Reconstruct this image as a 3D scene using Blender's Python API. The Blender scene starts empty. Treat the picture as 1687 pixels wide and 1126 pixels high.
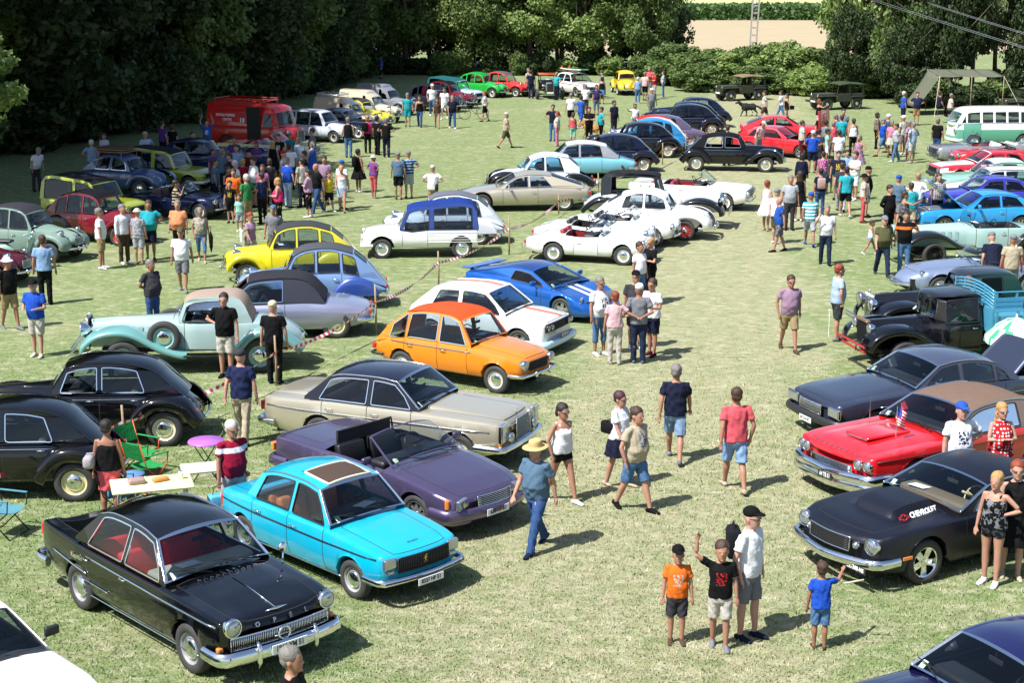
import bpy, math, random
import numpy as np
from math import sin, cos, pi, radians, sqrt, atan2, hypot
from mathutils import Vector, Matrix
from mathutils.geometry import tessellate_polygon

SC = bpy.context.scene
COL = SC.collection
# ---------------------------------------------------------------- camera, world, sun, exposure
cam_d = bpy.data.cameras.new('camera')
cam = bpy.data.objects.new('camera', cam_d); COL.objects.link(cam)
cam_d.sensor_width = 36.0
cam_d.lens = 36.0 * 2663 / 1687
cam_d.clip_start = 0.5; cam_d.clip_end = 3000
cam.location = (0, 0, 8.664)
cam.rotation_euler = (pi/2 - 0.231, 0, 0)
SC.camera = cam
W = bpy.data.worlds.new('World'); SC.world = W; W.use_nodes = True
nt = W.node_tree; bg = nt.nodes['Background']
sky = nt.nodes.new('ShaderNodeTexSky'); sky.sky_type = 'NISHITA'; sky.sun_disc = False
SUN_EL = radians(56); SUN_AZ = radians(37)          # SUN_AZ: the way shadows fall, from +X towards +Y
sky.sun_elevation = SUN_EL; sky.sun_rotation = atan2(-cos(SUN_AZ), -sin(SUN_AZ)) % (2*pi)
sky.air_density = 1.0; sky.dust_density = 1.2; sky.ozone_density = 1.0
nt.links.new(sky.outputs[0], bg.inputs[0]); bg.inputs[1].default_value = 0.09
sl = bpy.data.lights.new('sun', 'SUN'); sl.energy = 4.6; sl.angle = radians(0.5); sl.color = (1, .98, .96)
so = bpy.data.objects.new('sun', sl); COL.objects.link(so); so.location = (-20, -15, 40)
so.rotation_euler = Vector((cos(SUN_AZ)*cos(SUN_EL), sin(SUN_AZ)*cos(SUN_EL), -sin(SUN_EL))).to_track_quat('-Z', 'Y').to_euler()
SC.view_settings.view_transform = 'Standard'; SC.view_settings.look = 'None'
SC.view_settings.exposure = 1.0; SC.view_settings.gamma = 1; SC.view_settings.use_curve_mapping = False
SC.render.engine = 'CYCLES'
SC.cycles.max_bounces = 5; SC.cycles.diffuse_bounces = 3; SC.cycles.glossy_bounces = 3
SC.cycles.transmission_bounces = 3; SC.cycles.transparent_max_bounces = 10; SC.cycles.caustics_reflective = False
SC.cycles.use_denoising = True

# ---------------------------------------------------------------- materials
MATS = {}
def _mat(name):
 m = bpy.data.materials.new(name); m.use_nodes = True
 b = m.node_tree.nodes['Principled BSDF']
 return m, m.node_tree.nodes, m.node_tree.links, b
def lin(h):
 if isinstance(h, str):
  v = [int(h[i:i+2], 16)/255 for i in (0, 2, 4)]
  return tuple((c/12.92 if c <= .04045 else ((c+.055)/1.055)**2.4) for c in v)
 return h
def plain(name, col, rough=.5, metal=0., coat=0., bump=0., bscale=60, var=0., vscale=4, spec=.5):
 if name in MATS: return MATS[name]
 m, N, L, b = _mat(name)
 c = lin(col)
 b.inputs['Base Color'].default_value = (*c, 1)
 b.inputs['Roughness'].default_value = rough; b.inputs['Metallic'].default_value = metal
 b.inputs['Coat Weight'].default_value = coat; b.inputs['Coat Roughness'].default_value = .04
 b.inputs['Specular IOR Level'].default_value = spec
 tc = N.new('ShaderNodeTexCoord')
 if var:
  n = N.new('ShaderNodeTexNoise'); n.inputs['Scale'].default_value = vscale; n.inputs['Detail'].default_value = 5
  L.new(tc.outputs['Object'], n.inputs['Vector'])
  mx = N.new('ShaderNodeMix'); mx.data_type = 'RGBA'
  mx.inputs[6].default_value = (*[max(0, k*(1-var)) for k in c], 1); mx.inputs[7].default_value = (*[min(1, k*(1+var)) for k in c], 1)
  L.new(n.outputs['Fac'], mx.inputs[0]); L.new(mx.outputs[2], b.inputs['Base Color'])
 if bump:
  n = N.new('ShaderNodeTexNoise'); n.inputs['Scale'].default_value = bscale; n.inputs['Detail'].default_value = 3
  L.new(tc.outputs['Object'], n.inputs['Vector'])
  bp = N.new('ShaderNodeBump'); bp.inputs['Strength'].default_value = bump; bp.inputs['Distance'].default_value = .02
  L.new(n.outputs['Fac'], bp.inputs['Height']); L.new(bp.outputs[0], b.inputs['Normal'])
 MATS[name] = m
 return m
def paint(hexcol, rough=.32, metal=0., coat=1.):
 nm = 'paint_%s_%d_%d' % (hexcol, rough*100, metal*100)
 if nm in MATS: return MATS[nm]
 m, N, L, b = _mat(nm)
 c = lin(hexcol); k_ = .92 if min(c) > .45 else .78; c = tuple(v*k_ for v in c)
 tc = N.new('ShaderNodeTexCoord')
 # road film: a little dust breaks up the gloss, and a faint unevenness of the panels bends reflections
 n = N.new('ShaderNodeTexNoise'); n.inputs['Scale'].default_value = 3.5; n.inputs['Detail'].default_value = 7
 L.new(tc.outputs['Object'], n.inputs['Vector'])
 mr = N.new('ShaderNodeMapRange'); mr.inputs[1].default_value = .35; mr.inputs[2].default_value = .75
 mr.inputs[3].default_value = .0; mr.inputs[4].default_value = .012 + .06*min(1, sum(c)*1.2)
 L.new(n.outputs['Fac'], mr.inputs[0])
 mx = N.new('ShaderNodeMix'); mx.data_type = 'RGBA'
 mx.inputs[6].default_value = (*c, 1); mx.inputs[7].default_value = (.22, .2, .17, 1)
 L.new(mr.outputs[0], mx.inputs[0]); L.new(mx.outputs[2], b.inputs['Base Color'])
 mr2 = N.new('ShaderNodeMapRange'); mr2.inputs[3].default_value = .02; mr2.inputs[4].default_value = .13
 L.new(n.outputs['Fac'], mr2.inputs[0]); L.new(mr2.outputs[0], b.inputs['Coat Roughness'])
 b.inputs['Roughness'].default_value = rough; b.inputs['Metallic'].default_value = metal
 b.inputs['Coat Weight'].default_value = coat; b.inputs['Specular IOR Level'].default_value = .12 if sum(c) < .2 and coat else .5
 w = N.new('ShaderNodeTexNoise'); w.inputs['Scale'].default_value = 1.6; w.inputs['Detail'].default_value = 1
 L.new(tc.outputs['Object'], w.inputs['Vector'])
 bp = N.new('ShaderNodeBump'); bp.inputs['Strength'].default_value = .25; bp.inputs['Distance'].default_value = .03
 L.new(w.outputs['Fac'], bp.inputs['Height']); L.new(bp.outputs[0], b.inputs['Coat Normal'])
 MATS[nm] = m
 return m
def glass_mat(name, tint=(.55, .62, .62), refl=1.0):
 if name in MATS: return MATS[name]
 m, N, L, b = _mat(name)
 tr = N.new('ShaderNodeBsdfTransparent'); tr.inputs[0].default_value = (*tint, 1)
 gl = N.new('ShaderNodeBsdfGlossy'); gl.inputs[1].default_value = .03; gl.inputs[0].default_value = (.95, .97, 1, 1)
 fr = N.new('ShaderNodeFresnel'); fr.inputs[0].default_value = 1.5
 mx = N.new('ShaderNodeMixShader')
 L.new(fr.outputs[0], mx.inputs[0]); L.new(tr.outputs[0], mx.inputs[1]); L.new(gl.outputs[0], mx.inputs[2])
 L.new(mx.outputs[0], N['Material Output'].inputs[0])
 MATS[name] = m
 return m
GLASS = glass_mat('window_glass', (.62, .69, .73))
GLASSC = glass_mat('windscreen_glass', (.80, .87, .88))
LENS = plain('lamp_lens', (.42, .45, .47), .12, .8, 1.)
AMBER = plain('amber_lens', (.75, .22, .03), .15, 0, 1.)
REDL = plain('red_lens', (.5, .02, .02), .15, 0, 1.)
CHROME = plain('chrome', (.78, .8, .82), .09, 1.)
STEEL = plain('steel', (.5, .5, .5), .35, .9)
RUBBER = plain('tyre_rubber', (.035, .034, .033), .75, bump=.3, bscale=90, var=.35, vscale=9)
BLACKT = plain('black_trim', (.018, .018, .02), .45)
SEAM = plain('panel_gap', (.006, .006, .006), .9)
UNDER = plain('underbody', (.015, .014, .013), .9)
DASH = plain('dashboard_black', (.03, .03, .033), .55)
WHITEP = plain('white_plate', (.75, .75, .72), .4)
BLACKP = plain('black_plate', (.02, .02, .022), .4)
PAPER = plain('white_paper', (.8, .8, .78), .7)
def wear(h):
 c = lin(h); k_ = .86 if min(c) > .55 else .64
 return tuple(v*k_ for v in c)
def cloth(hexcol, rough=.85, bump=.5):
 return plain('cloth_%s' % hexcol, wear(hexcol), rough, bump=bump, bscale=18, var=.12, vscale=9, spec=.15)

# ---------------------------------------------------------------- mesh helpers
def mesh(name, V, F, mat=None, parent=None, smooth=True, mats=None, mi=None, loc=None, rot=None):
 me = bpy.data.meshes.new(name)
 me.from_pydata([tuple(v) for v in V] if not isinstance(V, np.ndarray) else V.tolist(), [], F if not isinstance(F, np.ndarray) else F.tolist())
 for m in (mats or [mat]):
  if m is not None: me.materials.append(m)
 if mi is not None: me.polygons.foreach_set('material_index', np.asarray(mi, dtype=np.int32))
 if smooth: me.polygons.foreach_set('use_smooth', np.ones(len(me.polygons), dtype=bool))
 me.update()
 o = bpy.data.objects.new(name, me); COL.objects.link(o)
 if parent is not None: o.parent = parent
 if loc is not None: o.location = loc
 if rot is not None: o.rotation_euler = rot
 return o
def like(o, name, parent, loc=(0, 0, 0), rot=(0, 0, 0), scale=(1, 1, 1)):
 c = bpy.data.objects.new(name, o.data if hasattr(o, 'data') else o); COL.objects.link(c); c.parent = parent
 c.location = loc; c.rotation_euler = rot; c.scale = scale
 return c
def thing(name, label, cat, loc=(0, 0, 0), rz=0., group=None, kind=None):
 o = bpy.data.objects.new(name, None); COL.objects.link(o); o.empty_display_size = .3
 o.location = loc; o.rotation_euler = (0, 0, rz)
 return tag(o, label, cat, group, kind)
def tag(o, label=None, cat=None, group=None, kind=None):
 if label: o['label'] = label
 if cat: o['category'] = cat
 if group: o['group'] = group
 if kind: o['kind'] = kind
 return o
SPLIT = {'side_rib', 'running_board', 'stripe', 'side_trim', 'rain_gutter', 'side_marker', 'mudguard', 'roof_hoop', 'pillar', 'bonnet_vent', 'wiper', 'air_scoop', 'pole_rung', 'indicator', 'lamp_bracket', 'bumper_iron'}
class MB:
 """collects simple shapes into one mesh"""
 def __init__(s): s.V = []; s.F = []; s.M = []
 def add(s, V, F, m=0):
  n = len(s.V); s.V += [tuple(v) for v in V]; s.F += [tuple(i+n for i in f) for f in F]; s.M += [m]*len(F); return s
 def box(s, c, d, R=None, m=0, tp=1.):
  x, y, z = d[0]/2, d[1]/2, d[2]/2
  V = [Vector((a*x*(tp if k > 0 else 1), b*y*(tp if k > 0 else 1), k*z)) for a in (-1, 1) for b in (-1, 1) for k in (-1, 1)]
  if R is not None: V = [R @ v for v in V]
  c = Vector(c)
  return s.add([v+c for v in V], [(0, 1, 3, 2), (4, 6, 7, 5), (0, 4, 5, 1), (2, 3, 7, 6), (0, 2, 6, 4), (1, 5, 7, 3)], m)
 def rbox(s, c, d, r=.03, R=None, m=0):
  x, y, z = d[0]/2, d[1]/2, d[2]/2; r = min(r, x*.6, y*.6, z*.9)
  V = []; F = []
  rings = [(z*-1, r), (-z+r*.3, r*.3), (-z+r, 0), (z-r, 0), (z-r*.3, r*.3), (z, r)]
  for zz, ins in rings:
   for k in range(16):
    q = k//4; a = (q+(k % 4)/3)*pi/2; rr = max(r-ins*.5, .001)
    cx = (x-ins-rr)*(1 if q in (0, 3) else -1); cy = (y-ins-rr)*(1 if q < 2 else -1)
    V.append(Vector((cx+rr*cos(a), cy+rr*sin(a), zz)))
  for j in range(len(rings)-1):
   for k in range(16):
    F.append((j*16+k, j*16+(k+1) % 16, (j+1)*16+(k+1) % 16, (j+1)*16+k))
  F.append(tuple(range(15, -1, -1))); F.append(tuple(range((len(rings)-1)*16, len(rings)*16)))
  if R is not None: V = [R @ v for v in V]
  c = Vector(c)
  return s.add([v+c for v in V], F, m)
 def tube(s, P, r, n=8, m=0, closed=False, caps=True, rz=None):
  P = [Vector(p) for p in P]; N = len(P); V = []; F = []
  tot = sum(((P[i+1]-P[i]).length for i in range(N-1)), 0.)+1e-9
  vert = sum((abs(P[i+1].z-P[i].z) for i in range(N-1)), 0.)/tot
  up = Vector((1, 0, 0)) if vert > .8 and not closed else Vector((0, 0, 1))
  for i, p in enumerate(P):
   t = (P[(i+1) % N] - P[i-1]) if closed else (P[min(i+1, N-1)] - P[max(i-1, 0)])
   t.normalize()
   a = t.cross(up)
   if a.length < 1e-3: a = Vector((0, 1, 0))
   a.normalize(); b = a.cross(t)
   ra = r[i] if isinstance(r, (list, tuple)) else r
   rb = ra if rz is None else (rz[i] if isinstance(rz, (list, tuple)) else rz)
   for k in range(n):
    w = k/n*2*pi + pi/n
    V.append(p + a*ra*cos(w) + b*rb*sin(w))
  for i in range(N if closed else N-1):
   j = (i+1) % N
   for k in range(n): F.append((i*n+k, i*n+(k+1) % n, j*n+(k+1) % n, j*n+k))
  if caps and not closed: F.append(tuple(range(n-1, -1, -1))); F.append(tuple(range((N-1)*n, N*n)))
  return s.add(V, F, m)
 def lathe(s, prof, n=24, axis='y', c=(0, 0, 0), m=0, arc=2*pi):
  """prof: (radius, along axis)"""
  V = []; F = []; k0 = len(prof)
  for i in range(n):
   a = i/n*arc
   for r, h in prof:
    x, z = r*cos(a), r*sin(a)
    V.append({'y': (x+c[0], h+c[1], z+c[2]), 'x': (h+c[0], x+c[1], z+c[2]), 'z': (x+c[0], z+c[1], h+c[2])}[axis])
  for i in range(n):
   j = (i+1) % n
   for k in range(k0-1): F.append((i*k0+k, i*k0+k+1, j*k0+k+1, j*k0+k))
  return s.add(V, F, m)
 def grid(s, G, m=0):
  """G: rows of points"""
  n = len(G[0]); V = [p for r in G for p in r]
  F = [(i*n+k, i*n+k+1, (i+1)*n+k+1, (i+1)*n+k) for i in range(len(G)-1) for k in range(n-1)]
  return s.add(V, F, m)
 def obj(s, name, mat, parent=None, smooth=False, mats=None):
  if name in SPLIT:                       # each loose piece becomes an object of its own
   g = list(range(len(s.V)))
   def root(i):
    while g[i] != i: g[i] = g[g[i]]; i = g[i]
    return i
   for f in s.F:
    for k in f[1:]: g[root(k)] = root(f[0])
   grp = {}
   for f in s.F: grp.setdefault(root(f[0]), []).append(f)
   o = None
   for fs in grp.values():
    us = sorted(set(k for f in fs for k in f)); mp = {u: k for k, u in enumerate(us)}
    o = mesh(name, [s.V[u] for u in us], [tuple(mp[k] for k in f) for f in fs], mat, parent, smooth)
   return o
  o = mesh(name, s.V, s.F, mat, parent, smooth, mats, s.M if mats else None)
  return o
def auto(o, deg=35):
 me = o.data
 try:
  me.set_sharp_from_angle(angle=radians(deg))
  me.polygons.foreach_set('use_smooth', np.ones(len(me.polygons), dtype=bool))
 except Exception: pass
 return o
def RZ(a): return Matrix.Rotation(a, 3, 'Z')
def RY(a): return Matrix.Rotation(a, 3, 'Y')
def RX(a): return Matrix.Rotation(a, 3, 'X')
def catmull(P, n=6):
 P = [np.array(p, float) for p in P]; out = []
 for i in range(len(P)-1):
  p0 = P[max(i-1, 0)]; p1 = P[i]; p2 = P[i+1]; p3 = P[min(i+2, len(P)-1)]
  for k in range(n):
   t = k/n
   out.append(.5*((2*p1)+(-p0+p2)*t+(2*p0-5*p1+4*p2-p3)*t*t+(-p0+3*p1-3*p2+p3)*t**3))
 out.append(P[-1])
 return out
FONTS = {}
def text_mesh(name, s, size, mat, parent, M, bold=0., xs=1.):
 """flat lettering turned into a mesh, placed by the 4x4 matrix M (x = reading direction, y = up)"""
 cu = bpy.data.curves.new(name, 'FONT'); cu.body = s; cu.size = size; cu.align_x = 'CENTER'; cu.align_y = 'CENTER'
 cu.offset = bold; cu.extrude = .002; cu.resolution_u = 2
 t = bpy.data.objects.new('tmp', cu); COL.objects.link(t)
 me = bpy.data.meshes.new_from_object(t); bpy.data.objects.remove(t)
 me.materials.clear(); me.materials.append(mat)
 o = bpy.data.objects.new(name, me); COL.objects.link(o); o.parent = parent
 o.matrix_local = M @ Matrix.Diagonal((xs, 1, 1, 1))
 return o
def frame_mat(o, xdir, ydir):
 x = Vector(xdir).normalized(); z = x.cross(Vector(ydir)).normalized(); y = z.cross(x)
 m = Matrix.Identity(4)
 for i in range(3): m[i][0] = x[i]; m[i][1] = y[i]; m[i][2] = z[i]; m[i][3] = o[i]
 return m
# ---------------------------------------------------------------- ground
def ground_material(blades=False):
 m, N, L, b = _mat('grass_blades' if blades else 'mown_grass_ground')
 tc = N.new('ShaderNodeTexCoord'); pos = tc.outputs['Object']
 def noise(sc, det=4, vec=None, dist=0., rough=.55):
  n = N.new('ShaderNodeTexNoise'); n.inputs['Scale'].default_value = sc; n.inputs['Detail'].default_value = det; n.inputs['Distortion'].default_value = dist; n.inputs['Roughness'].default_value = rough
  L.new(vec or pos, n.inputs['Vector']); return n.outputs['Fac']
 def ramp(f, a, c, lo=0., hi=1.):
  r = N.new('ShaderNodeMapRange'); r.inputs[1].default_value = a; r.inputs[2].default_value = c; r.inputs[3].default_value = lo; r.inputs[4].default_value = hi; r.interpolation_type = 'SMOOTHSTEP'; L.new(f, r.inputs[0]); return r.outputs[0]
 def mix(f, a, c):
  x = N.new('ShaderNodeMix'); x.data_type = 'RGBA'
  (L.new(f, x.inputs[0]) if not isinstance(f, float) else setattr(x.inputs[0], 'default_value', f))
  for i, q in ((6, a), (7, c)):
   if isinstance(q, tuple): x.inputs[i].default_value = (*q, 1)
   else: L.new(q, x.inputs[i])
  return x.outputs[2]
 def mapping(sx, sy, rz=0):
  q = N.new('ShaderNodeMapping'); q.inputs['Scale'].default_value = (sx, sy, 1); q.inputs['Rotation'].default_value = (0, 0, rz); L.new(pos, q.inputs['Vector']); return q.outputs[0]
 green = (.168, .212, .088); green2 = (.112, .158, .052); straw = (.37, .32, .215); straw2 = (.29, .25, .16); pale = (.41, .385, .27)
 big = noise(.16, 4, None, .6); med = noise(.9, 5, None, .8); sml = noise(5.5, 5, None, .4, .7); tiny = noise(26, 3)
 st = noise(1., 5, mapping(1.1, 7., .2), 1.5, .7); st2 = noise(1., 4, mapping(14, 40., -.35), 2.2, .7); st3 = noise(1., 4, mapping(38, 15., .5), 2.2, .7)
 c = mix(ramp(sml, .35, .65), green, green2)
 dry = N.new('ShaderNodeMath'); dry.operation = 'MULTIPLY_ADD'; L.new(big, dry.inputs[0]); dry.inputs[1].default_value = .9; L.new(med, dry.inputs[2])
 d2 = N.new('ShaderNodeMath'); d2.operation = 'MULTIPLY_ADD'; L.new(st, d2.inputs[0]); d2.inputs[1].default_value = .5; L.new(dry.outputs[0], d2.inputs[2])
 # the lane where people walk is worn to straw
 sx = N.new('ShaderNodeSeparateXYZ'); L.new(pos, sx.inputs[0])
 lane = N.new('ShaderNodeMath'); lane.operation = 'MULTIPLY_ADD'; L.new(sx.outputs[1], lane.inputs[0]); lane.inputs[1].default_value = -.165; L.new(sx.outputs[0], lane.inputs[2])
 ab = N.new('ShaderNodeMath'); ab.operation = 'SUBTRACT'; L.new(lane.outputs[0], ab.inputs[0]); ab.inputs[1].default_value = -1.7
 ab2 = N.new('ShaderNodeMath'); ab2.operation = 'ABSOLUTE'; L.new(ab.outputs[0], ab2.inputs[0])
 lf = ramp(ab2.outputs[0], .6, 5.0, .34, -.14)
 d3 = N.new('ShaderNodeMath'); d3.operation = 'ADD'; L.new(d2.outputs[0], d3.inputs[0]); L.new(lf, d3.inputs[1])
 f = ramp(d3.outputs[0], 1.03, 1.46)
 f2 = N.new('ShaderNodeMath'); f2.operation = 'MULTIPLY_ADD'; L.new(sml, f2.inputs[0]); f2.inputs[1].default_value = 1.1; f2.inputs[2].default_value = -.05
 f3 = N.new('ShaderNodeMath'); f3.operation = 'MULTIPLY'; f3.use_clamp = True; L.new(f, f3.inputs[0]); L.new(f2.outputs[0], f3.inputs[1])
 f4 = N.new('ShaderNodeMath'); f4.operation = 'MULTIPLY_ADD'; f4.use_clamp = True; L.new(f3.outputs[0], f4.inputs[0]); f4.inputs[1].default_value = 1.1; f4.inputs[2].default_value = .0
 c = mix(f4.outputs[0], c, mix(ramp(tiny, .4, .6), straw, straw2))
 mow = noise(1., 6, mapping(2.4, 4.2, .06), .5, .8); pat = noise(2.2, 6, mapping(1.3, 1.8, .1), 1.0, .82)
 c = mix(ramp(mow, .50, .60, 0, .5), c, pale)
 c = mix(ramp(pat, .48, .62, 0, .62), c, green2)
 c = mix(ramp(pat, .47, .34, 0, .5), c, straw)
 c = mix(ramp(st2, .56, .70, 0, .65), c, pale)
 c = mix(ramp(st3, .58, .72, 0, .55), c, green2)
 b.inputs['Roughness'].default_value = .95; b.inputs['Specular IOR Level'].default_value = .1
 if blades:
  ge = N.new('ShaderNodeNewGeometry'); mr = N.new('ShaderNodeMapRange'); mr.inputs[3].default_value = .75; mr.inputs[4].default_value = 1.45; L.new(ge.outputs['Random Per Island'], mr.inputs[0])
  vm = N.new('ShaderNodeVectorMath'); vm.operation = 'SCALE'; L.new(c, vm.inputs[0]); L.new(mr.outputs[0], vm.inputs['Scale']); L.new(vm.outputs[0], b.inputs['Base Color'])
  return m
 L.new(c, b.inputs['Base Color'])
 bp = N.new('ShaderNodeBump'); bp.inputs['Strength'].default_value = .5; bp.inputs['Distance'].default_value = .018
 hm = N.new('ShaderNodeMath'); hm.operation = 'ADD'; L.new(st2, hm.inputs[0]); L.new(sml, hm.inputs[1])
 L.new(hm.outputs[0], bp.inputs['Height']); L.new(bp.outputs[0], b.inputs['Normal'])
 return m
def quad(name, x0, x1, y0, y1, z, mat, n=1):
 V = []; F = []
 for i in range(n+1):
  for j in range(n+1): V.append((x0+(x1-x0)*i/n, y0+(y1-y0)*j/n, z))
 for i in range(n):
  for j in range(n): F.append((i*(n+1)+j, (i+1)*(n+1)+j, (i+1)*(n+1)+j+1, i*(n+1)+j+1))
 o = mesh(name, V, F, mat, None, False); o['kind'] = 'structure'; return o
quad('ground', -700, 900, -60, 1800, 0, ground_material(), 4)
def field_mat(name, a, b_, sx, sy, rz):
 m, N, L, b = _mat(name)
 tc = N.new('ShaderNodeTexCoord'); mp = N.new('ShaderNodeMapping'); mp.inputs['Scale'].default_value = (sx, sy, 1); mp.inputs['Rotation'].default_value = (0, 0, rz); L.new(tc.outputs['Object'], mp.inputs[0])
 n = N.new('ShaderNodeTexNoise'); n.inputs['Scale'].default_value = 1; n.inputs['Detail'].default_value = 6; L.new(mp.outputs[0], n.inputs['Vector'])
 mx = N.new('ShaderNodeMix'); mx.data_type = 'RGBA'; mx.inputs[6].default_value = (*a, 1); mx.inputs[7].default_value = (*b_, 1)
 r = N.new('ShaderNodeMapRange'); r.inputs[1].default_value = .35; r.inputs[2].default_value = .65; L.new(n.outputs['Fac'], r.inputs[0]); L.new(r.outputs[0], mx.inputs[0]); L.new(mx.outputs[2], b.inputs['Base Color'])
 b.inputs['Roughness'].default_value = .95; b.inputs['Specular IOR Level'].default_value = .1
 return m
quad('stubble_field', -60, 300, 158, 249, .05, field_mat('stubble', (.30, .24, .15), (.38, .31, .20), .25, 3., .35), 2)
quad('far_field', -300, 400, 262, 900, .05, field_mat('far_green', (.30, .34, .14), (.45, .40, .22), .02, .6, .1), 2)
# maize strip: rows of plants a couple of metres tall
rng = np.random.default_rng(5)
def leaf_cloud(name, P, S, mat, nrm=None, kind=None, parent=None, up=.35, elong=1.6):
 """P: centres (n,3); one bent leaf blade of two faces at each"""
 n = len(P); a = rng.normal(size=(n, 3)); a[:, 2] = a[:, 2]*.6
 a /= np.linalg.norm(a, axis=1)[:, None]
 d = rng.normal(size=(n, 3)); d[:, 2] += up
 if nrm is not None: d = d*.75+nrm*1.
 d -= (d*a).sum(1)[:, None]*a; d /= np.linalg.norm(d, axis=1)[:, None]+1e-9
 b = np.cross(a, d)
 s = S[:, None] if np.ndim(S) else S
 w = s*.5; l = s*elong*.5
 p0 = P-a*l; p1 = P+b*w*.9+d*s*.10; p2 = P+a*l; p3 = P-b*w*.9+d*s*.10
 V = np.stack([p0, p1, p2, p3], 1).reshape(-1, 3)
 me = bpy.data.meshes.new(name)
 me.vertices.add(4*n); me.vertices.foreach_set('co', V.astype(np.float32).ravel())
 i = np.arange(n)*4; F = np.stack([i, i+1, i+2, i, i+2, i+3], 1).ravel()
 me.loops.add(6*n); me.loops.foreach_set('vertex_index', F.astype(np.int32))
 me.polygons.add(2*n); me.polygons.foreach_set('loop_start', (np.arange(2*n)*3).astype(np.int32))
 me.update(); me.validate()
 if mat: me.materials.append(mat)
 o = bpy.data.objects.new(name, me); COL.objects.link(o)
 if parent: o.parent = parent
 if kind: o['kind'] = kind
 return o
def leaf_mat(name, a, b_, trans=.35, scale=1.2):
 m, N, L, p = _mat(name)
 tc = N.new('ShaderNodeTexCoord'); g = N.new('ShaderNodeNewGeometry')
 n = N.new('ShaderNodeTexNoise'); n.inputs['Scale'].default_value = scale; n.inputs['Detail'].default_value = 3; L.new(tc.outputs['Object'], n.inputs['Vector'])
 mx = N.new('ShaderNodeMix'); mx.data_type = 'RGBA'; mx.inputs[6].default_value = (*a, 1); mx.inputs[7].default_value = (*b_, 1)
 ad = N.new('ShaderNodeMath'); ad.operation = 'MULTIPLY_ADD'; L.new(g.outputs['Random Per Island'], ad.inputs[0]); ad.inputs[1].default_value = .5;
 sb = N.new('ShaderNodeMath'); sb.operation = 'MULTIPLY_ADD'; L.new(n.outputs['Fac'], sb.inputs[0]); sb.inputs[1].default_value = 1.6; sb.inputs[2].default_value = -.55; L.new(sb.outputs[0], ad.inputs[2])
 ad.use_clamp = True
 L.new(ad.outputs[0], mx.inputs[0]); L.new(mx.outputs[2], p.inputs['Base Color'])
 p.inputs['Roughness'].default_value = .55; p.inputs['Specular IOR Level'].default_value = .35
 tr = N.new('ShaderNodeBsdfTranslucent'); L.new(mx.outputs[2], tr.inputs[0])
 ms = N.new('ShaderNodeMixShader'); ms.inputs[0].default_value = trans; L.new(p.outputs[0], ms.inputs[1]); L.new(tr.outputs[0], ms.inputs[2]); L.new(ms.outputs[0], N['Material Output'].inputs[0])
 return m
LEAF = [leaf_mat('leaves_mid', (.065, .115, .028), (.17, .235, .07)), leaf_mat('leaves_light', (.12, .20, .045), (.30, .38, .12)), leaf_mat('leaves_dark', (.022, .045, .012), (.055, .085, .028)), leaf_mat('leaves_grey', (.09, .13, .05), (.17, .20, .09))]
MAIZE = leaf_mat('maize_leaves', (.05, .11, .03), (.12, .20, .06))
BARK = plain('bark', (.10, .075, .055), .9, bump=.8, bscale=14, var=.4, vscale=6)
n = 26000
P = np.stack([rng.uniform(-20, 160, n), np.round(rng.uniform(250, 260, n)/1.5)*1.5+rng.normal(0, .15, n), rng.uniform(.1, 2.3, n)], 1)
tag(leaf_cloud('maize_crop', P, rng.uniform(.35, .8, n), MAIZE), 'strip of tall green maize beyond the stubble field', 'crop', None, 'stuff')
# ---------------------------------------------------------------- trees
def crown_points(n, clumps, r, h, seed, hole=.0, flat=1.):
 g = np.random.default_rng(seed)
 C = g.normal(size=(clumps, 3)); C /= np.linalg.norm(C, axis=1)[:, None]
 C *= g.uniform(.35, .95, (clumps, 1))**.6
 C = C*np.array([r, r, h*.5])
 R = g.uniform(.16, .34, clumps)*r
 k = g.integers(0, clumps, n)
 q = g.normal(size=(n, 3)); q /= np.linalg.norm(q, axis=1)[:, None]; nr = q.copy()
 q = q*(g.uniform(.55, 1.05, (n, 1)))*R[k][:, None]*np.array([1.15, 1.15, .75])
 return C[k]+q, nr
CROWNS = {}
def crown_mesh(i, leaf=.2):
 if i in CROWNS: return CROWNS[i]
 spec = [(15000, 60, 4.2, 7.5, 11), (15000, 70, 4.0, 9.0, 12), (13000, 46, 3.6, 6.5, 13), (11000, 60, 2.4, 3.6, 14), (9000, 50, 1.8, 2.4, 15), (30000, 170, 4.4, 18., 16), (30000, 150, 4.6, 18., 17)][i]
 P, nr = crown_points(*spec)
 s = np.random.default_rng(i).uniform(.6, 1.3, len(P))*leaf*(1.25 if i > 4 else 1)
 o = leaf_cloud('crown', P, s, None, nr); me = o.data; me.materials.append(None); bpy.data.objects.remove(o)
 CROWNS[i] = me
 return me
def trunk_mb(h, r, seed, limbs=5, lean=(0, 0)):
 g = random.Random(seed); b = MB()
 pts = [Vector((lean[0]*t*h+.10*sin(t*5+seed), lean[1]*t*h+.08*cos(t*4+seed), t*h)) for t in (-.03, 0, .08, .25, .45, .65, .85, 1.)]
 b.tube(pts, [r*1.7, r*1.35, r*1.05, r*.92, r*.78, r*.6, r*.38, r*.12], 10)
 for k in range(limbs):
  t = .35+.6*k/limbs; p = Vector(pts[0]).lerp(pts[-1], t); a = g.uniform(0, 2*pi); l = h*g.uniform(.22, .36)
  q = p+Vector((cos(a)*l*.6, sin(a)*l*.6, l*.5)); e = p+Vector((cos(a+.2)*l*1.1, sin(a+.2)*l*1.1, l*1.1))
  b.tube([p, p.lerp(q, .5)+Vector((0, 0, -.04*l)), q, e], [r*.42, r*.34, r*.24, r*.07], 7)
 return b
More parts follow.
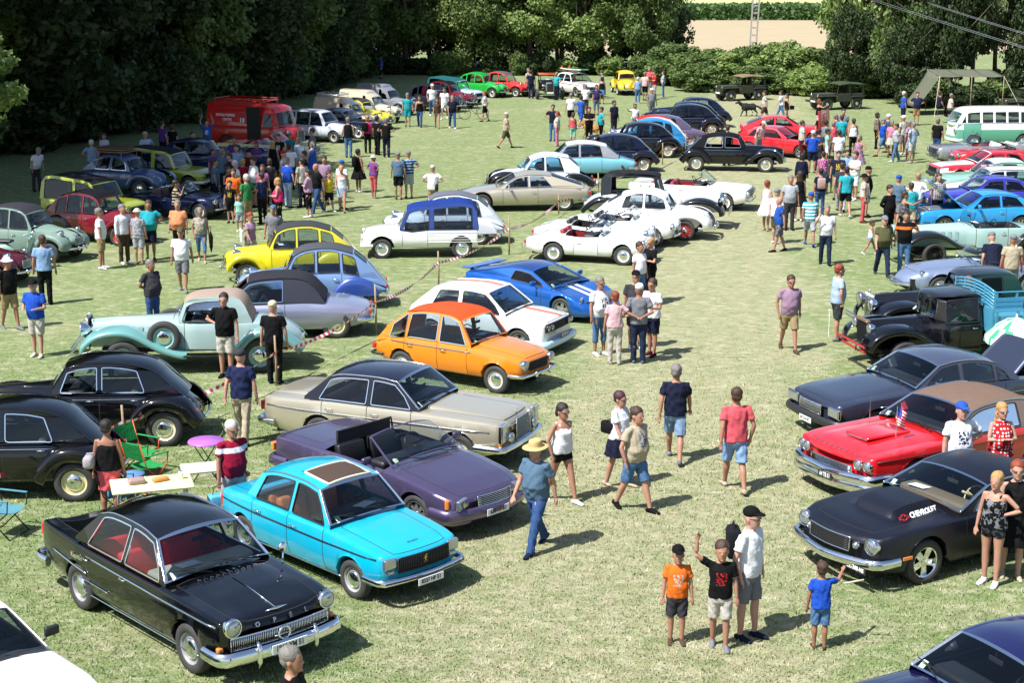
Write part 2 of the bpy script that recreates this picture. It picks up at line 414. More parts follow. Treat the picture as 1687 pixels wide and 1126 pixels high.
def tree(label, x, y, h=12., cr=1., mesh_i=0, leaf=0, low=.35, r=.2, group=None, lean=(0, 0), seed=None, name='broadleaf_tree', parts=1, squash=1.):
 seed = seed if seed is not None else int(abs(x*13+y*7))
 o = thing(name, label, 'tree', (x, y, 0), 0, group)
 tm = trunk_mb(h*.86, r, seed, 6, lean).obj('trunk', BARK, o, True)
 me = crown_mesh(mesh_i)
 ext = {0: 7.5, 1: 9.0, 2: 6.5, 3: 3.6, 4: 2.4, 5: 18., 6: 18.}[mesh_i]; rad = {0: 4.2, 1: 4.0, 2: 3.6, 3: 2.4, 4: 1.8, 5: 4.4, 6: 4.6}[mesh_i]
 ch = h*(1-low)
 c = bpy.data.objects.new('crown', me); COL.objects.link(c); c.parent = o
 c.location = (lean[0]*h*.7, lean[1]*h*.7, h-ch/2-.02*h); c.rotation_euler = (0, 0, seed*1.3)
 c.scale = (cr/rad, cr/rad, ch*1.02/ext*squash)
 c.material_slots[0].link = 'OBJECT'; c.material_slots[0].material = LEAF[leaf]
 return o
def bush(label, x, y, w, h, leaf=0, mesh_i=3, group=None, name='bush'):
 o = thing(name, label, 'bush', (x, y, 0), 0, group)
 b = MB()
 g = random.Random(int(x*7+y*3))
 for k in range(5):
  a = g.uniform(0, 2*pi); b.tube([(0.1*cos(a), .1*sin(a), -.05), (.3*w*cos(a), .3*w*sin(a), h*.4), (.55*w*cos(a), .55*w*sin(a), h*.75)], [.05, .035, .012], 6)
 b.obj('stem', BARK, o, True)
 me = crown_mesh(mesh_i); ext = {3: 3.6, 4: 2.4, 2: 6.5}[mesh_i]; rad = {3: 2.4, 4: 1.8, 2: 3.6}[mesh_i]
 c = bpy.data.objects.new('foliage', me); COL.objects.link(c); c.parent = o; c.location = (0, 0, h*.46); c.rotation_euler = (0, 0, x*3+y)
 c.scale = (w/rad, w/rad, h*1.02/ext); c.material_slots[0].link = 'OBJECT'; c.material_slots[0].material = LEAF[leaf]
 return o
# ---------------------------------------------------------------- cars
WHEELS = {}
def wheel_meshes(tr, tw, style, rimcol):
 key = (round(tr, 3), round(tw, 3), style, rimcol)
 if key in WHEELS: return WHEELS[key]
 rr = tr*{'wire': .72, 'alloy': .66, 'slot': .66, 'disc': .66, 'chrome': .62, 'red': .68}.get(style, .64)
 h = tw/2
 b = MB().lathe([(rr, h*.8), (rr+.008, h*.95), (rr+(tr-rr)*.45, h*1.04), (tr*.955, h*.9), (tr*.99, h*.62), (tr, h*.2), (tr, -h*.2), (tr*.99, -h*.62), (tr*.955, -h*.9), (rr+(tr-rr)*.45, -h), (rr, -h*.8)], 32)
 ww = style in ('white',)
 if ww: b.lathe([(rr+.005, h*.97), (rr+(tr-rr)*.45, h*1.07), (tr*.93, h*.98)], 32, m=1)
 t = mesh('tyre', b.V, b.F, None, None, True, [RUBBER, WHITEP], b.M); COL.objects.unlink(t)
 rm = {'body': None}.get(rimcol, rimcol)
 rmat = CHROME if rimcol == 'chrome' else (plain('alloy', (.55, .56, .57), .28, .85) if rimcol == 'alloy' else paint(rimcol, .4))
 b = MB()
 if style in ('wire',):
  b.lathe([(rr, h*.85), (rr*.94, h*.8), (rr*.92, h*.2), (rr*.92, -h*.8), (rr, -h*.8)], 32)
  b.lathe([(0, h*.75), (.045, h*.72), (.06, h*.4), (.06, -.02)], 12)
  for k in range(28):
   a = k/28*2*pi; a2 = a+(.25 if k % 2 else -.25)
   b.tube([(.055*cos(a2), h*.55*(1 if k % 2 else .1), .055*sin(a2)), (rr*.93*cos(a), h*.3, rr*.93*sin(a))], .006, 3, caps=False)
  b.lathe([(rr*.9, -h*.7), (0, -h*.7)], 24, m=1)
 elif style in ('alloy', 'slot'):
  b.lathe([(rr, h*.9), (rr*.93, h*.84), (rr*.9, h*.3), (rr*.9, -h*.2)], 32)
  b.lathe([(rr*.91, h*.05), (0, h*.05)], 24, m=1)
  b.lathe([(0, h*.75), (rr*.2, h*.72), (rr*.26, h*.3)], 16)
  n = 8 if style == 'alloy' else 5
  wd = rr*(.12 if style == 'alloy' else .2)
  for k in range(n):
   R = RY(k/n*2*pi)
   V = [R @ Vector(v) for v in ((rr*.15, h*.62, -wd), (rr*.15, h*.62, wd), (rr*.92, h*.55, wd*1.2), (rr*.92, h*.55, -wd*1.2), (rr*.15, h*.1, -wd), (rr*.15, h*.1, wd), (rr*.92, h*.1, wd*1.2), (rr*.92, h*.1, -wd*1.2))]
   b.add(V, [(0, 1, 2, 3), (0, 3, 7, 4), (1, 5, 6, 2), (0, 4, 5, 1)])
 else:
  b.lathe([(rr, h*.86), (rr*.95, h*.8), (rr*.9, h*.45), (rr*.78, h*.38), (rr*.6, h*.55), (rr*.42, h*.58), (0, h*.5)], 32)
  for k in range(12 if style in ('slots', 'body', 'disc') else 0):
   a = k/12*2*pi
   b.box((rr*.76*cos(a), h*.44, rr*.76*sin(a)), (.045, .012, .03), RY(-a), 1)
 rim = mesh('rim', b.V, b.F, None, None, True, [rmat, UNDER], b.M); COL.objects.unlink(rim); auto(rim, 50)
 cap = None
 if style not in ('wire', 'alloy', 'slot', 'nocap'):
  q = .66 if style == 'chrome' else .42
  b = MB().lathe([(rr*q, h*.58), (rr*q*.96, h*.72), (rr*q*.7, h*.86), (rr*q*.3, h*.97), (0, h*.99)], 24)
  cap = mesh('hubcap', b.V, b.F, CHROME); COL.objects.unlink(cap)
 WHEELS[key] = (t.data, rim.data, cap.data if cap else None)
 for o in (t, rim, cap):
  if o: bpy.data.objects.remove(o)
 return WHEELS[key]

def put_wheel(par, x, y, tr, tw, style, rimcol, steer=0., z=None, name='wheel'):
 t, r, c = wheel_meshes(tr, tw, style, rimcol)
 o = bpy.data.objects.new(name, t); COL.objects.link(o); o.parent = par
 o.location = (x, y, z if z is not None else tr-.012)
 o.rotation_euler = (0, random.random()*3, (0 if y > 0 else pi)+steer)
 q = bpy.data.objects.new('rim', r); COL.objects.link(q); q.parent = o
 if c:
  q = bpy.data.objects.new('hubcap', c); COL.objects.link(q); q.parent = o
 return o

def seat_mesh(w, bench):
 b = MB(); n = 1 if bench else 2
 for k in range(n):
  yc = 0 if bench else (k-.5)*w*.52*2/1.05
  ww = w*.92*2 if bench else w*.82
  b.rbox((0, yc, .30), (.52, ww, .16), .05)
  b.rbox((-.27, yc, .52), (.14, ww, .50), .05, RY(-.18))
  if not bench: pass
 return b

class Car:
 def __init__(c, T, label, loc, rz, name=None, group=None, cat='car', **kw):
  c.T = T = dict(T, **kw); c.L = T['L']; c.wb = T['wb']; c.fo = T['fo']
  c.o = thing(name or T['name'], label, cat, (loc[0], loc[1], 0), rz, group)
  c.col = paint(T.get('col', '101014'), T.get('rough', .3), T.get('metal', 0.), T.get('coat', 1.))
  c.col2 = paint(T['col2'], T.get('rough', .3)) if 'col2' in T else c.col
  c.build()
 def X(c, s): return c.fo + c.wb/2 - s
 def wid(c, s):
  P = c.T['pl']; return np.interp(s, [p[0] for p in P], [p[1] for p in P])
 def sh(c, s):
  P = c.T['shs']; return np.interp(s, [p[0] for p in P], [p[1] for p in P])
 def top(c, s):
  P = c.T['hds']; return np.interp(s, [p[0] for p in P], [p[1] for p in P])
 def bend(c, s, y, z):
  """bows and leans the nose and tail: returns the change of X"""
  T = c.T; L = c.L; dx = 0*s*y*z
  w = np.maximum(c.wid(np.clip(s, .3, L-.3)), .2)
  fz = np.clip(1-s/.7, 0, 1)**1; rz = np.clip(1-(L-s)/.7, 0, 1)
  dx = dx + fz*(-T.get('bow', .10)*(y/w)**2 + T.get('lean', 0.)*(z-.5))
  dx = dx + rz*(T.get('bowr', .08)*(y/w)**2 - T.get('leanr', 0.)*(z-.5))
  if T.get('vnose'): dx = dx - fz*T['vnose']*np.abs(y/w)
  return dx
 def P(c, s, y, z): return Vector((c.X(s)+float(c.bend(np.float64(s), np.float64(y), np.float64(z))), y, z))
 def side_y(c, s, z):
  """outer skin at height z on the flank"""
  w = float(c.wid(s)); return w-.004
 # ---- lower body
 def lower(c):
  T = c.T; L = c.L
  ax = [c.fo, c.fo+c.wb]; R = T['tr']*T.get('archk', 1.16)
  arches = T.get('arches', (1, 1)); az = T['tr']+T.get('archz', 0.)
  s = list(np.linspace(0, L, 40)) + [0, .008, .025, .05, .09, .14, L-.008, L-.025, L-.05, L-.09, L-.14, L]
  for a, on in zip(ax, arches):
   if on: s += [a+R*sin(t) for t in np.linspace(-pi/2, pi/2, 15)] + [a-R-.004, a+R+.004]
  g = .007; gaps = []
  cuts = list(T.get('doors', []))
  hc = T.get('hoodcut'); tc = T.get('trunkcut')
  allc = cuts + ([x for x in hc] if hc else []) + ([x for x in tc] if tc else [])
  for q in allc: s += [q-g, q+g]; gaps.append(q)
  s = sorted(set(round(float(x), 4) for x in s if 0 <= x <= L))
  keep = [s[0]]
  gp = [q+e for q in gaps for e in (-g, g)]
  for x in s[1:]:
   if x-keep[-1] < .007 and not any(abs(x-q) < 5e-4 for q in gp): continue
   if any(abs(x-q) < g*.9 for q in gaps): continue
   keep.append(x)
  s = np.array(keep); n = len(s)
  w = c.wid(s); zs = c.sh(s); zt = c.top(s)
  sill = np.interp(s, [p[0] for p in T['sill']], [p[1] for p in T['sill']]) if isinstance(T['sill'], list) else np.full(n, T['sill'])
  zb0 = sill.copy(); zb = sill.copy()
  for a, on in zip(ax, arches):
   if on:
    d = np.abs(s-a); inside = d < R
    zb = np.where(inside, np.maximum(zb, az*1.0 + np.sqrt(np.maximum(R*R-d*d, 0)) - 0*R), zb)
  # rounding of both ends
  rf, rr = T.get('rf', .09), T.get('rr', .09)
  kf = rf*(1-np.sqrt(np.clip(1-(1-np.minimum(s, rf)/rf)**2, 0, 1))); kr = rr*(1-np.sqrt(np.clip(1-(1-np.minimum(L-s, rr)/rr)**2, 0, 1)))
  k = kf+kr
  w = w-k; zs = zs-k*.8; zt = zt-k*.8
  low = s <= .0
  zb = zb+k*.6; zb0 = zb0+k*.6
  h = zs-zb0
  tuck = T.get('tuck', .06); tum = T.get('sidetum', .02)
  f = lambda q: np.maximum(zb0+q*h, zb+.004+q*.012)
  cr = T.get('crease', .0)
  sr = T.get('shr', .05)             # shoulder radius
  pts = [(w-.24, zb+.0), (w-tuck-.03, zb-.0), (w-tuck, f(.06)), (w-tuck*.35, f(.25)), (w, f(.5)), (w-tum*.4+cr, f(.68)), (w-tum-.0, np.maximum(zs-sr, f(.8))),
    (w-tum-sr*.32, zs-sr*.3), (w-tum-sr, zs), (w-tum-sr-.05, zs+(zt-zs)*T.get('k1', .12))]
  hw = T.get('hoodw', .86)
  a9 = w-tum-sr-.05
  pts += [(a9*hw, zs+(zt-zs)*T.get('k2', .35)), (a9*hw-.012, zs+(zt-zs)*T.get('k2', .35)+.001), (a9*.62, zs+(zt-zs)*T.get('k3', .8)), (a9*.52, zs+(zt-zs)*(T.get('k3', .8)*.67+.32)), (a9*.445, zs+(zt-zs)*(T.get('k3', .8)*.4+.57)), (a9*.32, zs+(zt-zs)*.96), (a9*0, zt)]
  m = len(pts)
  Y = np.stack([p[0]+0*s for p in pts], 1); Z = np.stack([p[1]+0*s for p in pts], 1)
  if T.get('hoodfn'): Z = T['hoodfn'](s[:, None]+0*Y, Y, Z)
  # mirror
  Yf = np.concatenate([Y, -Y[:, -2::-1]], 1); Zf = np.concatenate([Z, Z[:, -2::-1]], 1)
  M = Yf.shape[1]; S = s[:, None]+0*Yf
  Xf = c.X(S)+c.bend(S, Yf, Zf)
  V = np.stack([Xf, Yf, Zf], -1).reshape(-1, 3)
  c.grid = (s, M, m)
  cab = T.get('cabs'); openr = None
  if cab: openr = (cab[0][0]+T.get('cowl', .12), cab[-1][0]-T.get('deckin', .12))
  if T.get('open'): openr = T['open']
  groups = {'body': [], 'seam': [], 'bonnet': [], 'boot_lid': []}
  doors = {}
  def gapcol(a, b): return any(a <= q <= b and b-a < .02 for q in gaps)
  dl = sorted(cuts)
  r_hood = (11, M-13)
  for i in range(n-1):
   a, b = s[i], s[i+1]; mid = (a+b)/2
   dg = any(a-1e-6 <= q <= b+1e-6 and b-a < .02 for q in cuts)
   hg = hc and any(a-1e-6 <= q <= b+1e-6 and b-a < .02 for q in hc)
   tg = tc and any(a-1e-6 <= q <= b+1e-6 and b-a < .02 for q in tc)
   for j in range(M-1):
    jj = j if j < m-1 else M-2-j      # row index on half
    q = (i*M+j, i*M+j+1, (i+1)*M+j+1, (i+1)*M+j)
    if openr and openr[0] < mid < openr[1] and jj >= 8: continue
    if jj >= 1 and jj <= 7:
     if dg and jj >= 2: groups['seam'].append(q); continue
     if jj == 1 and dl and dl[0] < mid < dl[-1]: groups['body'].append(q); continue
     if dl and dl[0] < mid < dl[-1] and jj >= 2:
      kx = sum(1 for z in dl if z < mid)
      doors.setdefault((kx, j < m-1), []).append(q); continue
    elif jj >= 10:
     if (hg or tg): groups['seam'].append(q); continue
     if hc and hc[0] < mid < hc[1]:
      groups['seam' if jj == 10 else 'bonnet'].append(q); continue
     if tc and tc[0] < mid < tc[1]:
      groups['seam' if jj == 10 else 'boot_lid'].append(q); continue
    groups['body'].append(q)
  # ends
  for i, fl in ((0, False), (n-1, True)):
   ring = list(range(i*M+1, i*M+M-1))
   # strip fill across the nose
   for j in range(1, m-1):
    a, b2, c2, d = i*M+j, i*M+j+1, i*M+M-2-j, i*M+M-1-j
    q = (a, b2, c2, d) if b2 != c2 else (a, b2, d)
    groups['body'].append(q[::-1] if fl else q)
  def part(nm, Q, mat, par=c.o):
   used = sorted(set(x for f in Q for x in f)); mp = {u: k for k, u in enumerate(used)}
   o = mesh(nm, V[used], [tuple(mp[x] for x in f) for f in Q], mat, par, True)
   return auto(o, 38)
  c.body = part('body', groups['body'], c.col)
  if T.get('twotone') :
   zt2 = T['twotone']; me = c.body.data
   me.materials.append(c.col2)
   for p in me.polygons:
    if p.center.z > zt2: p.material_index = 1
  if groups['seam']: part('panel_gap', groups['seam'], SEAM, c.body)
  if groups['bonnet'] and not T.get('hoodopen'):
   c.bonnet = part('bonnet', groups['bonnet'], paint(T['hoodcol']) if 'hoodcol' in T else c.col)
  else: c.bonnet = c.body
  if groups['boot_lid'] and not T.get('bootopen'): part('boot_lid', groups['boot_lid'], c.col)
  if T.get('hoodopen') or T.get('bootopen'):
   hb = T.get('hoodopen') is not None and T.get('hoodopen')
   key = 'bonnet' if hb else 'boot_lid'
   Q = groups[key]; used = sorted(set(x for f in Q for x in f)); mp = {u: k for k, u in enumerate(used)}
   VV = V[used].copy()
   piv_s = (hc[0] if T.get('hoodfront') else hc[1]) if hb else tc[0]; piv = np.array([c.X(piv_s), 0, float(c.top(piv_s))])
   ang = T['hoodopen'] if hb else T['bootopen']
   ca, sa = cos(ang), sin(ang); d = VV-piv
   VV = np.stack([d[:, 0]*ca - d[:, 2]*sa*(1 if hb else 1), d[:, 1], d[:, 0]*sa + d[:, 2]*ca], 1)+piv
   o = mesh(key, VV, [tuple(mp[x] for x in f) for f in Q], c.col, c.o, True)
   sm = o.modifiers.new('thick', 'SOLIDIFY'); sm.thickness = .025; sm.offset = -1
   auto(o, 40)
   if hb:
    b = MB().rbox((c.X(.75), 0, .62), (.55, .42, .36), .04).box((c.X(.75), 0, .82), (.3, .18, .06))
    b.box((c.X(.35), 0, .6), (.08, .8, .35)).box((c.X(1.1), .35, .7), (.2, .25, .2)).box((c.X(.6), -.4, .68), (.25, .2, .2))
    b.obj('engine', STEEL, c.o)
  for (k, left), Q in doors.items():
   d = part('door', Q, c.col)
   # handle
   dq = dl[k] if k < len(dl) else dl[-1]
   hs = dl[k]-.16 if k < len(dl) else dl[-1]-.16
   wy = float(c.wid(hs)); hz = float(c.sh(hs))-T.get('hdz', .12); sg = 1 if left else -1
   if T.get('handles', True) and not T.get('tiny'):
    b = MB().tube([(c.X(hs)-.06, sg*(wy-.01), hz), (c.X(hs)-.06, sg*(wy+.025), hz), (c.X(hs)+.06, sg*(wy+.028), hz), (c.X(hs)+.06, sg*(wy-.01), hz)], .011, 5)
    b.obj('handle', CHROME if T.get('chrome', True) else BLACKT, d, True)
  # inside: floor and well, underbody
  if openr and not T.get('noint'):
   s0, s1 = openr; b = MB(); zf = max(.30, (T['sill'] if not isinstance(T['sill'], list) else T['sill'][0][1])+.06)
   wa = float(c.wid((s0+s1)/2))-.15
   zb1 = float(c.sh(s0+.1))-.05; zb2 = float(c.sh(s1-.1))-.05
   x0, x1 = c.X(s0)+.02, c.X(s1)-.02
   V2 = [(x0, -wa, zf), (x0, wa, zf), (x1, wa, zf), (x1, -wa, zf), (x0, -wa*.98, zb1), (x0, wa*.98, zb1), (x1, wa*.98, zb2), (x1, -wa*.98, zb2)]
   b.add(V2, [(0, 1, 2, 3), (0, 4, 5, 1), (1, 5, 6, 2), (2, 6, 7, 3), (3, 7, 4, 0)])
   b.obj('interior_trim', c.trim_mat(), c.o)
  b = MB(); zc = T['tr']
  wa = float(c.wid(L/2))-.27
  sl_ = T['sill'] if not isinstance(T['sill'], list) else min(p[1] for p in T['sill'])
  b.box((c.X(L/2), 0, (sl_-.04+.52)/2), (L-.5, 2*wa, .52-sl_+.04))
  for a in ax: b.tube([(c.X(a), -wa-.1, zc), (c.X(a), wa+.1, zc)], .035, 6)
  b.obj('chassis', UNDER, c.o)
  return c
 def trim_mat(c):
  t = c.T.get('int', '1b1b1e')
  return plain('interior_%s' % t, lin(t), .7, var=.15, vscale=6)
 def cabfn(c):
  T = c.T; P = T['cabs']; cin = T.get('cin', .07); tum = T.get('tum', .42)
  def y(s, z):
   s2 = min(max(s, .25), c.L-.12)
   zs = float(c.sh(s2)); w = float(c.wid(s2))
   d = max(z-zs, -.1)
   return w-cin-tum*d*(1 if d > 0 else 0)-T.get('tum2', .12)*d*d
  return y
 def cabin(c):
  T = c.T; CP = T['cabs']; ys = c.cabfn(); open_top = T.get('opentop')
  xs = [p[0] for p in CP]
  glassI = T.get('glassI', (0,))
  rearI = T.get('rearI')
  roofcol = T.get('roof'); rmat = (cloth(roofcol, .8) if T.get('clothtop') else paint(roofcol, T.get('roofrough', .3))) if roofcol else c.col
  frm = CHROME if T.get('chromeframe') else (BLACKT if T.get('blackframe') else c.col)
  # refine polyline (curved roof)
  pts = []; tags = []
  for i in range(len(CP)-1):
   tg = 'ws' if i in glassI else ('rw' if (rearI is not None and i == rearI) else ('body' if i in T.get('bodyI', ()) else 'roof'))
   k = 1 if tg in ('ws', 'rw') else 1
   fr = [0, .04, .36, .65, .96] if tg in ('ws', 'rw') else [0, .34, .67]
   for f in fr:
    a = np.array(CP[i], float); b = np.array(CP[i+1], float)
    p = a+(b-a)*f
    if tg not in ('ws', 'rw'):
     p0 = np.array(CP[i-1] if i > 0 and (i-1) not in glassI and (i-1) != rearI else 2*a-b, float)
     p3 = np.array(CP[i+2] if i+2 < len(CP) and (i+1) != rearI and (i+1) not in glassI else 2*b-a, float)
     t = f; p = .5*((2*a)+(-p0+b)*t+(2*p0-5*a+4*b-p3)*t*t+(-p0+3*a-3*b+p3)*t**3)
    pts.append(tuple(p)); tags.append((tg, f))
  pts.append(CP[-1]); n = len(pts)
  c.roofline = pts
  ts = np.array([-1, -.985, -.955, -.78, -.55, -.28, 0, .28, .55, .78, .955, .985, 1])
  crown = T.get('crown', .07)
  G = np.zeros((n, len(ts), 3));
  for i, (s, z) in enumerate(pts):
   a = pts[max(i-1, 0)]; b = pts[min(i+1, n-1)]
   tx, tz = b[0]-a[0], b[1]-a[1]; l = hypot(tx, tz); nx, nz = -tz/l, tx/l      # normal in (s,z), upward
   yy = ys(s, z)
   gl = 0
   cc = crown
   if i == 0 or i == n-1: cc = crown*T.get('basecrown', 1.)
   bulge = cc*(1-np.abs(ts)**2.4)
   steep = abs(tz)/l
   G[i, :, 0] = c.X(s) - nx*bulge*(1.0 if steep > .3 else 1)
   G[i, :, 1] = ts*yy
   G[i, :, 2] = z + nz*bulge
  V = G.reshape(-1, 3); K = len(ts)
  grp = {'roof': [], 'ws': [], 'rw': [], 'body': [], 'frame': []}
  for i in range(n-1):
   tg, f = tags[i]
   if open_top and tg != 'ws': continue
   for j in range(K-1):
    q = (i*K+j, i*K+j+1, (i+1)*K+j+1, (i+1)*K+j)
    if tg in ('ws', 'rw'):
     fr = f == 0 or f == .96 or j in (0, 1, K-3, K-2)
     grp['frame' if fr else tg].append(q)
    else: grp[tg].append(q)
  def part(nm, Q, mat, par=c.o):
   used = sorted(set(x for f in Q for x in f)); mp = {u: k for k, u in enumerate(used)}
   return auto(mesh(nm, V[used], [tuple(mp[x] for x in f) for f in Q], mat, par, True), 50)
  if grp['roof']:
   r = part('soft_top' if T.get('clothtop') else 'roof', grp['roof'], rmat)
  if grp['body']: part('tail_panel', grp['body'], c.col)
  for rw in (0, 1):
   Q = [q for q in grp['frame'] if (tags[q[0]//K][0] == 'rw') == bool(rw)]
   if Q: part('rear_window_frame' if rw else 'windscreen_frame', Q, frm)
  part('windscreen', grp['ws'], GLASSC)
  if grp['rw']: part('rear_window', grp['rw'], GLASS)
  if open_top:
   return
  # ---- side panels with window holes
  up = pts; lowz = lambda s: float(c.sh(min(max(s, .2), c.L-.1)))-.012
  s_a, s_b = up[0][0], up[-1][0]
  lowpts = [(s, lowz(s)) for s in np.linspace(s_b, s_a, 14)]
  # build outline: up then low
  outline = [p for p in up] + [p for p in lowpts if True]
  out2 = []
  for p in outline:
   if not out2 or hypot(p[0]-out2[-1][0], p[1]-out2[-1][1]) > .004: out2.append((float(p[0]), float(p[1])))
  us = [p[0] for p in up]; uz = [p[1] for p in up]
  def zroof(s): return float(np.interp(s, us, uz)) if all(us[i] <= us[i+1] for i in range(len(us)-1)) else float(np.interp(s, sorted(us), [z for _, z in sorted(zip(us, uz))]))
  wins = []
  for wdef in T.get('wins', []):
   s0, s1 = wdef[0], wdef[1]; r0 = wdef[2] if len(wdef) > 2 else 0; r1 = wdef[3] if len(wdef) > 3 else r0
   off = T.get('winoff', .055); lo = T.get('winlo', .03)
   toppts = []; N = 12
   for k in range(N+1):
    t = k/N; s = s0+(s1-s0)*t; rk = r0+(r1-r0)*t
    zz = lowz(s)+.012+lo
    # move along raked line upward until roofline-off
    h0, h1 = 0., 1.2
    dz = .0
    for _ in range(24):
     hm = (h0+h1)/2; sx = s+rk*hm
     sl = abs(zroof(sx+.02)-zroof(sx-.02))/.04
     if us[0] < sx < us[-1] and zz+hm < zroof(sx)-off*sqrt(1+sl*sl): h0 = hm
     else: h1 = hm
    toppts.append((s+rk*h0, zz+h0))
   bot = [(s0+(s1-s0)*k/6, lowz(s0+(s1-s0)*k/6)+.012+lo) for k in range(7)]
   poly = toppts + bot[::-1]
   # round the corners
   pp = []
   for q in poly:
    if not pp or hypot(q[0]-pp[-1][0], q[1]-pp[-1][1]) > .012: pp.append(q)
   if hypot(pp[0][0]-pp[-1][0], pp[0][1]-pp[-1][1]) < .012: pp.pop()
   sm = []
   for i in range(len(pp)):
    a, b, d = pp[i-1], pp[i], pp[(i+1) % len(pp)]
    v1 = Vector((a[0]-b[0], a[1]-b[1])); v2 = Vector((d[0]-b[0], d[1]-b[1]))
    if v1.angle(v2, pi) < 2.5:
     r = min(T.get('winr', .035), v1.length*.45, v2.length*.45)
     sm.append((b[0]+v1.normalized()[0]*r, b[1]+v1.normalized()[1]*r));
     m = ((v1.normalized()+v2.normalized())*r*.25); sm.append((b[0]+m[0], b[1]+m[1]))
     sm.append((b[0]+v2.normalized()[0]*r, b[1]+v2.normalized()[1]*r))
    else: sm.append(b)
   wins.append(sm)
  frmw = CHROME if T.get('chromewin') else (BLACKT if T.get('blackwin', True) else c.col)
  loops = [[Vector((p[0], p[1], 0)) for p in out2]] + [[Vector((p[0], p[1], 0)) for p in w] for w in wins]
  flat = [p for l in loops for p in l]
  tri = tessellate_polygon(loops)
  pil = paint(T['pillar']) if 'pillar' in T else (rmat if T.get('clothtop') else c.col)
  sidef = 'pillar' if wins else 'roof_side'
  for sg in (1, -1):
   mesh('cabin_side', [(c.X(p[0]), sg*ys(p[0], p[1]), p[1]) for p in flat], [tuple(t if sg > 0 else t[::-1]) for t in tri], pil, c.o, False)
  for w in wins:
   for sg in (1, -1):
    a = np.array(w); cen = a.mean(0)
    P = []
    n = len(w)
    nrm = []
    area = sum(a[i][0]*a[(i+1) % n][1]-a[(i+1) % n][0]*a[i][1] for i in range(n))
    for i in range(n):
     t = a[(i+1) % n]-a[i-1]; l = hypot(*t) or 1; nn = np.array([t[1], -t[0]])/l
     nrm.append(nn if area > 0 else -nn)
    nrm = np.array(nrm)
    fw = .010
    ring = []
    for off, dy in ((fw*.6, .0), (fw*.6, .012), (-fw, .012), (-fw, -.012)):
     q = a+nrm*off
     ring.append([(c.X(x), sg*(ys(x, z)+dy), z) for x, z in q])
    b = MB(); K = n
    VV = [p for r in ring for p in r]
    FF = [(i*K+k, i*K+(k+1) % K, (i+1)*K+(k+1) % K, (i+1)*K+k) for i in range(3) for k in range(K)]
    q = a-nrm*.004
    tri2 = tessellate_polygon([[Vector((x, z, 0)) for x, z in q]])
    if not (T.get('openwin')):
     g = mesh('window', [(c.X(x), sg*(ys(x, z)-.004), z) for x, z in q], [tuple(t) for t in tri2], GLASS, c.o, False)
     if not T.get('tiny'): mesh('window_frame', VV, FF, frmw, g, False)
    else: mesh('window_frame', VV, FF, frmw, c.o, False)
  # gutter / roof drip rail
  if not T.get('tiny') and T.get('gutter', True):
   i0 = next(i for i, t in enumerate(tags) if t[0] != 'ws'); i1 = n_ = len(pts)-1
   if rearI is not None: i1 = max(i for i, t in enumerate(tags) if t[0] == 'roof')+1
   b = MB()
   gm = CHROME if T.get('chromeframe') or T.get('chromegut') else (c.col if not T.get('clothtop') else rmat)
   for sg in (1, -1): b.tube([(c.X(s), sg*(ys(s, z)+.006), z+.004) for s, z in pts[:i1+1]], .012, 5)
   b.obj('rain_gutter', gm, c.o, True)
  # antenna of light inside: rear view mirror etc. omitted when far
 def interior(c):
  T = c.T
  if T.get('noint') : return
  cab = T['cabs']; s0 = cab[0][0]; tiny = T.get('tiny')
  w = float(c.wid(c.L/2)); zf = .30 if T['tr'] < .4 else .45
  seats = T.get('seats', [(s0+1.15, 0), (min(s0+1.95, cab[-1][0]-(1.0 if T.get('bodyI') else .62)), 1)] if len(T.get('doors', [])) > 2 else [(s0+1.2, 0)])
  sm = plain('seat_%s' % T.get('seat', '3a3030'), lin(T.get('seat', '3a3030')), .55, bump=.2, bscale=20, var=.1)
  zseat = float(c.sh(s0+.8))-.95-.02
  for ss, bench in seats:
   b = seat_mesh(w-.2, bench)
   q = b.obj('seat', sm, c.o, True); q.location = (c.X(ss), 0, max(zf-.12, zseat+.22)); auto(q, 50)
  if tiny: return
  zb = float(c.sh(s0+.2))
  b = MB().rbox((c.X(s0+T.get('dashd', .42)), 0, zb-.02), (.34, 2*w-.34, .16), .05)
  b.obj('dashboard', plain('dash_%s' % T.get('dash', '1a1a1d'), lin(T.get('dash', '1a1a1d')), .5), c.o, True)
  b = MB(); R = RY(-.5)
  cc = Vector((c.X(s0+.72), w*.42, zb+.05))
  b.tube([cc+R @ Vector((0, .19*cos(t), .19*sin(t))) for t in np.linspace(0, 2*pi, 24, endpoint=False)], .012, 6, closed=True)
  for t in (.3, pi-.3, 1.5*pi): b.tube([cc, cc+R @ Vector((0, .18*cos(t), .18*sin(t)))], .01, 4)
  b.tube([cc, cc+R @ Vector((.3, 0, 0))], .02, 5)
  if random.random() < .7:
   q = MB().box((0, 0, 0), (.21, .30, .004), RY(-.10)).obj('paper_sheet', PAPER, c.o); q.location = (c.X(s0+.36), random.choice((-1, 1))*random.uniform(.15, w-.45), zb+.075); q.rotation_euler = (0, 0, random.uniform(-.5, .5))
  q = MB().box((0, 0, 0), (.006, .08, .12)).obj('windscreen_sticker', plain('sticker', (.55, .68, .5), .5), c.o)
  a, b2 = cab[0], cab[1]; f = .14; q.location = (c.X(a[0]+(b2[0]-a[0])*f)-.01+T.get('crown', .07)*.6, -(w-.26), a[1]+(b2[1]-a[1])*f); q.rotation_euler = (0, -.9, 0)
  b = MB(); R = RY(-.5)
  cc = Vector((c.X(s0+.72), w*.42, zb+.05))
  b.tube([cc+R @ Vector((0, .19*cos(t), .19*sin(t))) for t in np.linspace(0, 2*pi, 24, endpoint=False)], .012, 6, closed=True)
  for t in (.3, pi-.3, 1.5*pi): b.tube([cc, cc+R @ Vector((0, .18*cos(t), .18*sin(t)))], .01, 4)
